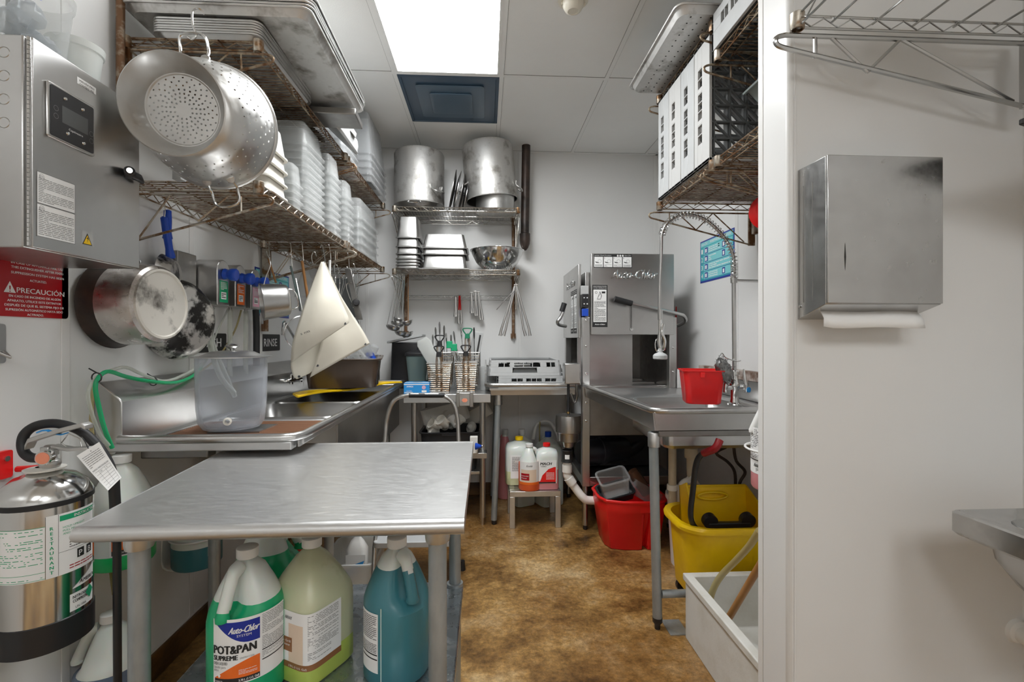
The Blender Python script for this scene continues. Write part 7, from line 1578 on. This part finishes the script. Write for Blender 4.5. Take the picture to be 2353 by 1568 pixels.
# pipes in the back right corner
t = thing('copper_pipe', 'dark pipe with brass valve and orange tag in the back right corner', 'pipe', (1.33, 3.6, 1)); q0, q1 = W(1566, 720, Y=3.50), W(1563, 868, Y=3.50)
MB().tube([q0 + V(0, 0, .03), q1 + V(0, 0, -.15)], .0175, 12).build('riser_pipe', 'copper', t); MB().tube([q0 + V(.0, 0, .0), q0 + V(0, 0, .08)], [.02, .016], 12).build('elbow', 'copper', t)
MB().tube([q0 + V(-.04, 0, .07), q0 + V(.02, 0, .085)], .014, 10).build('valve', 'brass', t); MB().lathe([(0, 0), (.016, 0), (.016, .01), (0, .012)], q0 + V(0, 0, .09), n=12).build('valve_wheel', 'chrome', t)
MB().tube([q0 + V(.012, -.02, -.06), q0 + V(.016, -.02, -.11)], [.008, .005], 8).build('tag', 'orange', t)
t = thing('red_hose', 'bright red supply hose beside the dark pipe behind the dish machine', 'hose', (1.3, 3.5, 1)); MB().tube(smooth([W(1556, 705, Y=3.48), W(1554, 760, Y=3.48), W(1552, 850, Y=3.48)], 4), .011, 12).build('hose', 'red', t)

# ================================================================ FLOOR ITEMS, RIGHT
c = V(1.00, 3.0, 0); c = W(1462, 1272, Z=0); c = V(c.x + .005, c.y + .17, 0)
t = thing('red_bin', 'large red plastic bin with a folded recess, full of food boxes, on the floor', 'bin', c); n = 6
def redout(s_, z): 
    o = [(-.20, -.06), (-.17, -.13), (-.08, -.16), (.02, -.165), (.05, -.16), (.06, -.10), (.085, -.10), (.095, -.16), (.13, -.165), (.18, -.14), (.20, -.05), (.20, .10), (.16, .16), (-.16, .16), (-.20, .10)]
    return [c + V(u*s_, v*s_, z) for u, v in o]
def redtop(s_, z):
    o = [(-.20, -.06), (-.17, -.13), (-.08, -.165), (.02, -.175), (.05, -.175), (.06, -.175), (.085, -.175), (.095, -.175), (.13, -.172), (.18, -.14), (.20, -.05), (.20, .10), (.16, .16), (-.16, .16), (-.20, .10)]
    return [c + V(u*s_, v*s_, z) for u, v in o]
MB().loft([redout(.80, 0), redout(.83, .01), redout(.98, .22), redtop(1.0, .235), redtop(1.0, .285), redtop(1.05, .29), redtop(1.05, .305), redtop(.97, .305), redout(.78, .02)]).build('bin_body', 'red', t, bev=.004, ang=30)
q = c + V(-.085, -.02, .285); X = Matrix.Translation(q) @ Matrix.Rotation(R(-14), 4, 'Y') @ Matrix.Rotation(R(20), 4, 'X')
B(bin_tub(MB(), None, .17, .13, .16, .85, .02, .010, .002, X), 'food_box', 'clearw', 'cloudy clear deep food box sitting on top in the red bin', 'container', q)
X = Matrix.Translation(q + V(.005, .01, .0)) @ Matrix.Rotation(R(-14), 4, 'Y') @ Matrix.Rotation(R(14), 4, 'X'); B(bin_tub(MB(), None, .20, .16, .05, .9, .02, .010, .003, X), 'black_tray', 'black', 'shallow black tray under the cloudy food box in the red bin', 'tray', q)
X = Matrix.Translation(c + V(.075, .0, .27)) @ Matrix.Rotation(R(30), 4, 'Y'); B(bin_tub(MB(), None, .20, .14, .09, .88, .02, .008, .002, X), 'food_box', 'clearw', 'clear low food box tilted at the right in the red bin', 'container', c + V(.07, 0, .28))
B(MB().tube([c + V(.02, -.01, .44), c + V(.06, -.01, .38), c + V(.11, -.02, .30)], [.03, .038, .034], 18), 'brown_bottle', mat('brown_syrup', (.10, .045, .025), .15), 'dark brown bottle leaning in the red bin', 'bottle', c + V(.06, 0, .3))
# mop bucket
c = V(1.20, 2.28, 0); c = V(1.12, 2.24, 0)
t = thing('mop_bucket', 'yellow mop bucket with wringer and black lever handle under the right table', 'mop bucket', c)
def ob(w_, d_, z, r=.12, dx=0): return [c + V(u + dx, v, z) for u, v in rrect(w_, d_, r, 7)]
MB().loft([ob(.36, .26, .07, .06), ob(.37, .27, .08, .07), ob(.43, .32, .34), ob(.44, .33, .385), ob(.48, .365, .39), ob(.485, .37, .405), ob(.475, .36, .418), ob(.43, .32, .415), ob(.36, .26, .09, .06)]).build('bucket_body', 'yellow', t)
for (u, v) in ((-.14, -.09), (.14, -.09), (-.14, .09), (.14, .09)): MB().cyl(c + V(u, v - .012, .036), c + V(u, v + .012, .036), .036, 18).build('caster', 'black', t)
wz = .40; b = MB(); x0_, x1_ = c.x - .15, c.x + .19
y_ = c.y - .02
def slab(mb, pts, dvec): mb.loft([[Vector(p) for p in pts], [Vector(p) + Vector(dvec) for p in pts]])
slab(b, [(x0_, y_ + .10, wz - .12), (x1_, y_ + .10, wz - .12), (x1_, y_ + .13, wz + .115), (x0_, y_ + .13, wz + .115)], (0, .01, 0))     # back
slab(b, [(x0_, y_ - .06, wz - .1), (x0_, y_ + .12, wz - .1), (x0_, y_ + .14, wz + .12), (x0_, y_ + .06, wz + .16), (x0_, y_ - .02, wz + .02)], (.01, 0, 0))
slab(b, [(x1_, y_ - .06, wz - .1), (x1_, y_ + .12, wz - .1), (x1_, y_ + .14, wz + .12), (x1_, y_ + .0, wz + .06)], (.01, 0, 0))
b.tube([(x0_, y_ + .135, wz + .118), (x1_, y_ + .135, wz + .118)], .007, 8); b.build('wringer_frame', 'yellow', t, bev=.002)
MB().tube([V(c.x - .05 + .075*cos(a)*1.0 + .06, y_ + .112, wz + .075 + .018*sin(a)) for a in [2*pi*k_/20 for k_ in range(20)]], .006, 8, closed=True).build('wringer_grip', 'yellow', t)
for u in (-.08, .10): MB().lathe([(0, 0), (.034, 0), (.034, .03), (0, .03)], V(c.x + u, y_ - .06, wz + .01), (0, 1, .2), 20).build('wringer_roller', 'black', t)
MB().cbox(V(c.x + .01, y_ - .045, wz - .01), (.20, .03, .03)).build('wringer_bar', 'black', t, bev=.004)
hl = [W(x, y, Y=yy) for x, y, yy in ((1622, 1222, 2.16), (1602, 1216, 2.14), (1590, 1200, 2.12), (1587, 1175, 2.11), (1592, 1130, 2.10), (1599, 1070, 2.07), (1612, 1045, 2.05), (1630, 1025, 2.03), (1646, 1008, 2.01))]
hl[-1].y = hl[-2].y = 1.98; ob_ = MB().tube(smooth(hl, 5), .0125, 12).build('lever_handle', 'black', t); MB().tube(smooth(hl, 5)[-10:], .0165, 14).build('lever_grip', mat('dark_red_grip', (.30, .01, .015), .35), ob_)
t = thing('white_pail', 'round white plastic pail behind the yellow mop bucket', 'pail', (1.22, 2.62, 0)); MB().lathe([(0, 0), (.12, 0), (.14, .36), (.15, .365), (.15, .39), (.142, .39), (.14, .372), (0, .37)], (1.16, 2.62, 0), n=36).build('pail_body', 'white', t)
# mop sink basin
sx0_, sx1_, sy0_, sy1_ = .832, 1.405, 1.405, 1.985; sh = .27; th = .035
t = thing('mop_sink', 'white floor-level mop sink box in the corner behind the stub wall', 'mop sink', ((sx0_+sx1_)/2, 1.7, 0)); b = MB()
def rg(o, z): return [(sx0_ + o, sy0_ + o, z), (sx1_ - o, sy0_ + o, z), (sx1_ - o, sy1_ - o, z), (sx0_ + o, sy1_ - o, z)]
b.loft([rg(.008, 0), rg(.008, sh - .03), rg(0, sh - .028), rg(0, sh), rg(th, sh), rg(th + .015, .06)]); b.build('basin', 'mopsink', t, bev=.004)
MB().lathe([(0, .002), (.035, .002), (.042, 0)], ((sx0_+sx1_)/2, 1.7, .06), n=20).build('floor_drain', 'steel', t)
B(MB().box((sx0_ - .05, 1.99, .0005), (sx0_ + .03, 2.10, .004)), 'floor_patch', 'galv', 'small grey metal plate on the floor at the mop sink corner', 'plate', (sx0_, 2.0, 0))
tubeobj('clear grey hose draped from the right into the mop sink', [W(1745, 1220, Y=1.62), W(1722, 1255, Y=1.70), W(1690, 1290, Y=1.80), W(1660, 1320, Y=1.87), W(1640, 1352, Y=1.90), W(1632, 1385, Y=1.91), V(.93, 1.91, .12)], .0125, 'amber', name='drain_hose', group=None)
B(MB().tube([W(1752, 1290, Y=1.60), W(1672, 1425, Y=1.80)], .0125, 14), 'mop_stick', 'wood', 'round wooden mop handle leaning out of the mop sink', 'mop handle', W(1672, 1425, Y=1.80))
# jug in a wall holder behind the stub wall
c = V(.965, 1.53, .765)
def pk(t, c, r, h):
    F = cylmap(c, r + .0006, face_at(c), c.z); L = MB(); L.patch(F, -.125, .055, .02, .205, 18, 1); lines(L, F, -.12, .135, .01, .20, 12, 1, seed=51, nu=3); lines(L, F, -.12, .105, .01, .128, 5, 1, seed=52, nu=3); L.patch(F, -.125, .098, .02, .101, 18, 1, 1, .0005)
    text(L, F, 'Auto-Chlor', -.085, .078, .012, .05, mi=1, slant=.3, lay=.001, bold=.0004); lines(L, F, -.075, .062, -.045, .074, 3, 1, seed=53, nu=3); L.build('label', ['paper', 'ink'], t)
jug('detergent_jug', 'white jug of pink liquid in a wire ring, half hidden by the stub wall edge', c, .31, .165, 2.9, 'white', 'liqp', .20, label=pk)
t = thing('jug_holder', 'white wire ring around the pink jug by the stub wall', 'wire holder', (.965, PY1, .88), 'white wire jug holders by the stub wall')
MB().tube([(c.x + .105*cos(a), c.y + .105*sin(a) - .01, .90) for a in [2*pi*i/28 for i in range(28)]], .0038, 8, closed=True).build('holder_ring', 'white', t)
MB().tube([(c.x - .03, PY1 + .003, .95), (c.x - .03, PY1 + .003, .76), (c.x - .03, c.y + .04, .755)], .0038, 8).build('holder_frame', 'white', t)

# ================================================================ RIGHT WALL SHELF CONTENTS
Zr = 1.960
for i in range(4):
    y = 1.898 + .140*i
    # a rack standing on edge: its bottom grid faces the camera
    X = Matrix.Translation((1.125, y - .065, Zr + .25 + .003)) @ Matrix.Rotation(R(-90), 4, 'X')
    dish_rack(('dark-gridded pale grey glass rack standing on edge, nearest of four', 'second glass rack on edge from the grey-green tub', 'third glass rack on edge from the grey-green tub', 'furthest glass rack on edge, at the end of the shelf')[i], X, .50, .50, .135, 'glass racks standing on edge', m='grey' if i % 2 else mat('pale_rack', (.50, .50, .49), .5), inside='dgrey' if i == 0 else 'grey')
t = thing('grey_tub', 'grey-green plastic tub tipped on the right wall shelf, cut by the stub wall', 'tub', (1.15, 1.62, Zr))
X = Matrix.Translation((1.17, 1.63, Zr + .13)) @ Matrix.Rotation(R(-38), 4, 'Y'); bin_tub(MB(), None, .20, .24, .20, .86, .03, .018, .004, X).build('tub_body', 'gtub', t)
c = V(1.31, 2.0, 1.72)
for i in range(3):
    cc = W(1768, 487, Y=1.93 + .03*i); t = thing('red_bowl', ('front', 'middle', 'rear')[i] + ' of the nested red plastic bowls hanging behind the stub wall edge', 'bowl', cc, 'nested red bowls')
    MB().lathe([(.072, .0), (.078, .002), (.074, .006), (.055, .045), (0, .055), (0, .05), (.052, .04), (.070, .003)], cc, (-.5, -1, .05), 28).build('bowl_body', 'red', t); MB().tube([cc + V(0, .01, .07), V(cc.x, cc.y + .01, 1.925)], .002, 6).build('hanging_wire', 'chrome', t)
    MB().tube([cc + V(0, .01, .07), V(cc.x, cc.y + .01, 1.925)], .002, 6).build('hanging_wire', 'chrome', t)
X = Matrix.Translation((.915, 2.12, 2.512)) @ Matrix.Rotation(R(0), 4, 'Z')
t = thing('perforated_tray', 'grey sheet tray jutting out over the top right shelf', 'tray', (.93, 2.1, 2.51)); sheet_pan(MB(), Matrix.Translation((.955, 2.10, 2.512)), .46, .64, .03, .04).build('tray_body', 'alud', t)
ph_ = MB(); 
for i in range(9):
    for j in range(16): ph_.disc((.955 - .16 + .04*i, 2.10 - .28 + .037*j, 2.5119), (0, 0, -1), .0035, 8, .0006)
pp = ph_.build('tray_holes', 'ink', t); pp['kind'] = 'stuff'
dish_rack('blue-grey rack on the top right shelf, cut off by the top of the picture', Matrix.Translation((1.12, 1.62, 2.365)), .50, .36, .14, 'rack on the top right shelf', inside='dgrey')

# ================================================================ STUB WALL: towel dispenser, shelf goods, hand sink
a, b_ = W(1900, 356, Y=1.148), W(2166, 700, Y=1.148); tx0, tx1, tz0, tz1 = a.x, b_.x, b_.z, a.z
M['steelv'] = mat('smudged_steel', (.55, .55, .54), .22, 1, var=(.46, .455, .445), vscale=5, bump=.015, bscale=30, rvar=.06)
t = thing('towel_dispenser', 'stainless steel paper towel dispenser on the stub wall, a white towel hanging out', 'towel dispenser', ((tx0+tx1)/2, PY0, tz0))
wl = W(1831, 735, Y=PY0).x; zb = W(1831, 735, Y=PY0).z
b = MB(); b.loft([[V(tx0, 1.152, tz0), V(tx0, 1.152, tz1), V(tx0, PY0, tz1), V(tx0, PY0, zb)], [V(tx1, 1.152, tz0), V(tx1, 1.152, tz1), V(tx1, PY0, tz1), V(tx1, PY0, zb)]]); b.build('dispenser_body', 'steelv', t, bev=.0015)
MB().box((tx0 + .0005, 1.146, tz0 + .002), (tx1 - .0005, 1.152, tz1)).build('front_cover', 'steelv', t, bev=.0015)
for y in (1.20, 1.235): MB().box((tx0 - .0012, y, tz0 + .01), (tx0, y + .002, tz1 - .05)).build('side_seam', 'steeld', t)
u = W(1942, 590, Y=1.146); MB().add([(u.x - .0002, 1.1455, u.z + .036), (u.x + .0022, 1.1455, u.z), (u.x, 1.1455, u.z - .036), (u.x - .0022, 1.1455, u.z)], [(0, 1, 2, 3)]).build('level_slot', 'ink', t)
MB().disc((tx0 - .001, 1.25, tz0 + .0), (-1, 0, 0), .003, h=.002).build('side_screw', 'steel', t)
pa, pb_ = W(1887, 722, Y=1.20), W(2108, 722, Y=1.20); rg2 = []
for (y, z) in ((1.24, pa.z + .02), (1.20, pa.z + .006), (1.185, pa.z - .012), (1.182, pa.z - .036)): rg2.append((y, z))
b = MB(); N_ = 10; vs = []
for j, (y, z) in enumerate(rg2):
    for i in range(N_ + 1): f = i/N_; vs.append((pa.x + (pb_.x - pa.x)*f + (.004*(f - .5)*j), y + .002*sin(f*7), z + .0015*sin(f*9 + j) + (.003 if j == 3 and i == 0 else 0)))
b.add(vs, [(j*(N_+1)+i, j*(N_+1)+i+1, (j+1)*(N_+1)+i+1, (j+1)*(N_+1)+i) for j in range(3) for i in range(N_)])
B(b, 'paper_towel', 'paper', 'white paper towel sticking out below the steel dispenser', 'paper towel', pa, solid=.0012)
# shelf goods above
B(MB().box((.95, .75, 2.088), (1.25, 1.08, 2.16)), 'cardboard_box', 'white', 'white flat box lying on the bright wire shelf, seen from below', 'box', (1.1, .9, 2.088), bev=.003)
# black bracket at the right picture edge
p = W(2340, 282, Y=1.0); B(MB().loft([[V(p.x, .99, p.z + .006), V(p.x, 1.0, p.z + .006), V(p.x, 1.0, p.z - .006), V(p.x, .99, p.z - .006)], [V(XN, .95, p.z + .09), V(XN, 1.0, p.z + .09), V(XN, 1.0, p.z - .09), V(XN, .95, p.z - .09)]]), 'wall_holder', 'black', 'black wedge-shaped wall fitting at the right picture edge', 'wall fitting', (XN, 1, p.z), bev=.002)
# hand sink
hz_ = .853; hx0, hy1 = W(2181, 1178, Y=1.09).x, 1.09; hy0 = .70
t = thing('hand_sink', 'small stainless wall sink at the lower right, its left corner in view', 'hand sink', (hx0 + .2, .9, hz_)); b = MB(); xb = XN - .004
def hr(o, z, ox=0): return [V(a_, b2, z) for a_, b2 in ((hx0 + o, hy0 + o), (xb - o, hy0 + o), (xb - o, hy1 - o), (hx0 + o, hy1 - o))]
hrr = lambda o, z, r: [V((hx0+xb)/2 + u_, (hy0+hy1)/2 + v_, z) for u_, v_ in rrect(xb - hx0 - 2*o, hy1 - hy0 - 2*o, r, 5)]
b.loft([hrr(.006, hz_ - .055, .012), hrr(.0, hz_ - .048, .012), hrr(0, hz_ - .004, .012), hrr(.004, hz_, .012), hrr(.055, hz_ - .006, .06), hrr(.065, hz_ - .03, .06), hrr(.08, hz_ - .115, .06), hrr(.12, hz_ - .14, .05)], caps=False)
b.add(hrr(.12, hz_ - .14, .05), [tuple(range(24))]); b.build('sink_top', 'steelv', t)
MB().loft([hrr(.025, hz_ - .03, .07), hrr(.030, hz_ - .09, .08), hrr(.055, hz_ - .14, .08), hrr(.11, hz_ - .17, .06)]).build('sink_bowl', 'steelv', t)
t = thing('sink_drain_pipe', 'white wrapped drain pipe under the hand sink at the lower right', 'drain pipe', (1.25, 1.1, .5))
p = W(2335, 1450, Y=1.26); MB().lathe([(.012, 0), (.034, .0), (.030, .010), (.018, .016)], V(p.x, PY0, p.z), (0, -1, 0), 20).build('wall_flange', 'white', t)
MB().tube(smooth([V(p.x, PY0, p.z), V(p.x + .005, 1.21, p.z - .01), V(p.x + .03, 1.16, p.z - .03), V(p.x + .04, 1.08, p.z - .045), V(p.x + .03, .97, p.z - .02), V(p.x + .0, .93, p.z + .10), V(p.x - .03, .92, hz_ - .158)], 5), .022, 14).build('wrapped_pipe', 'pvc', t)
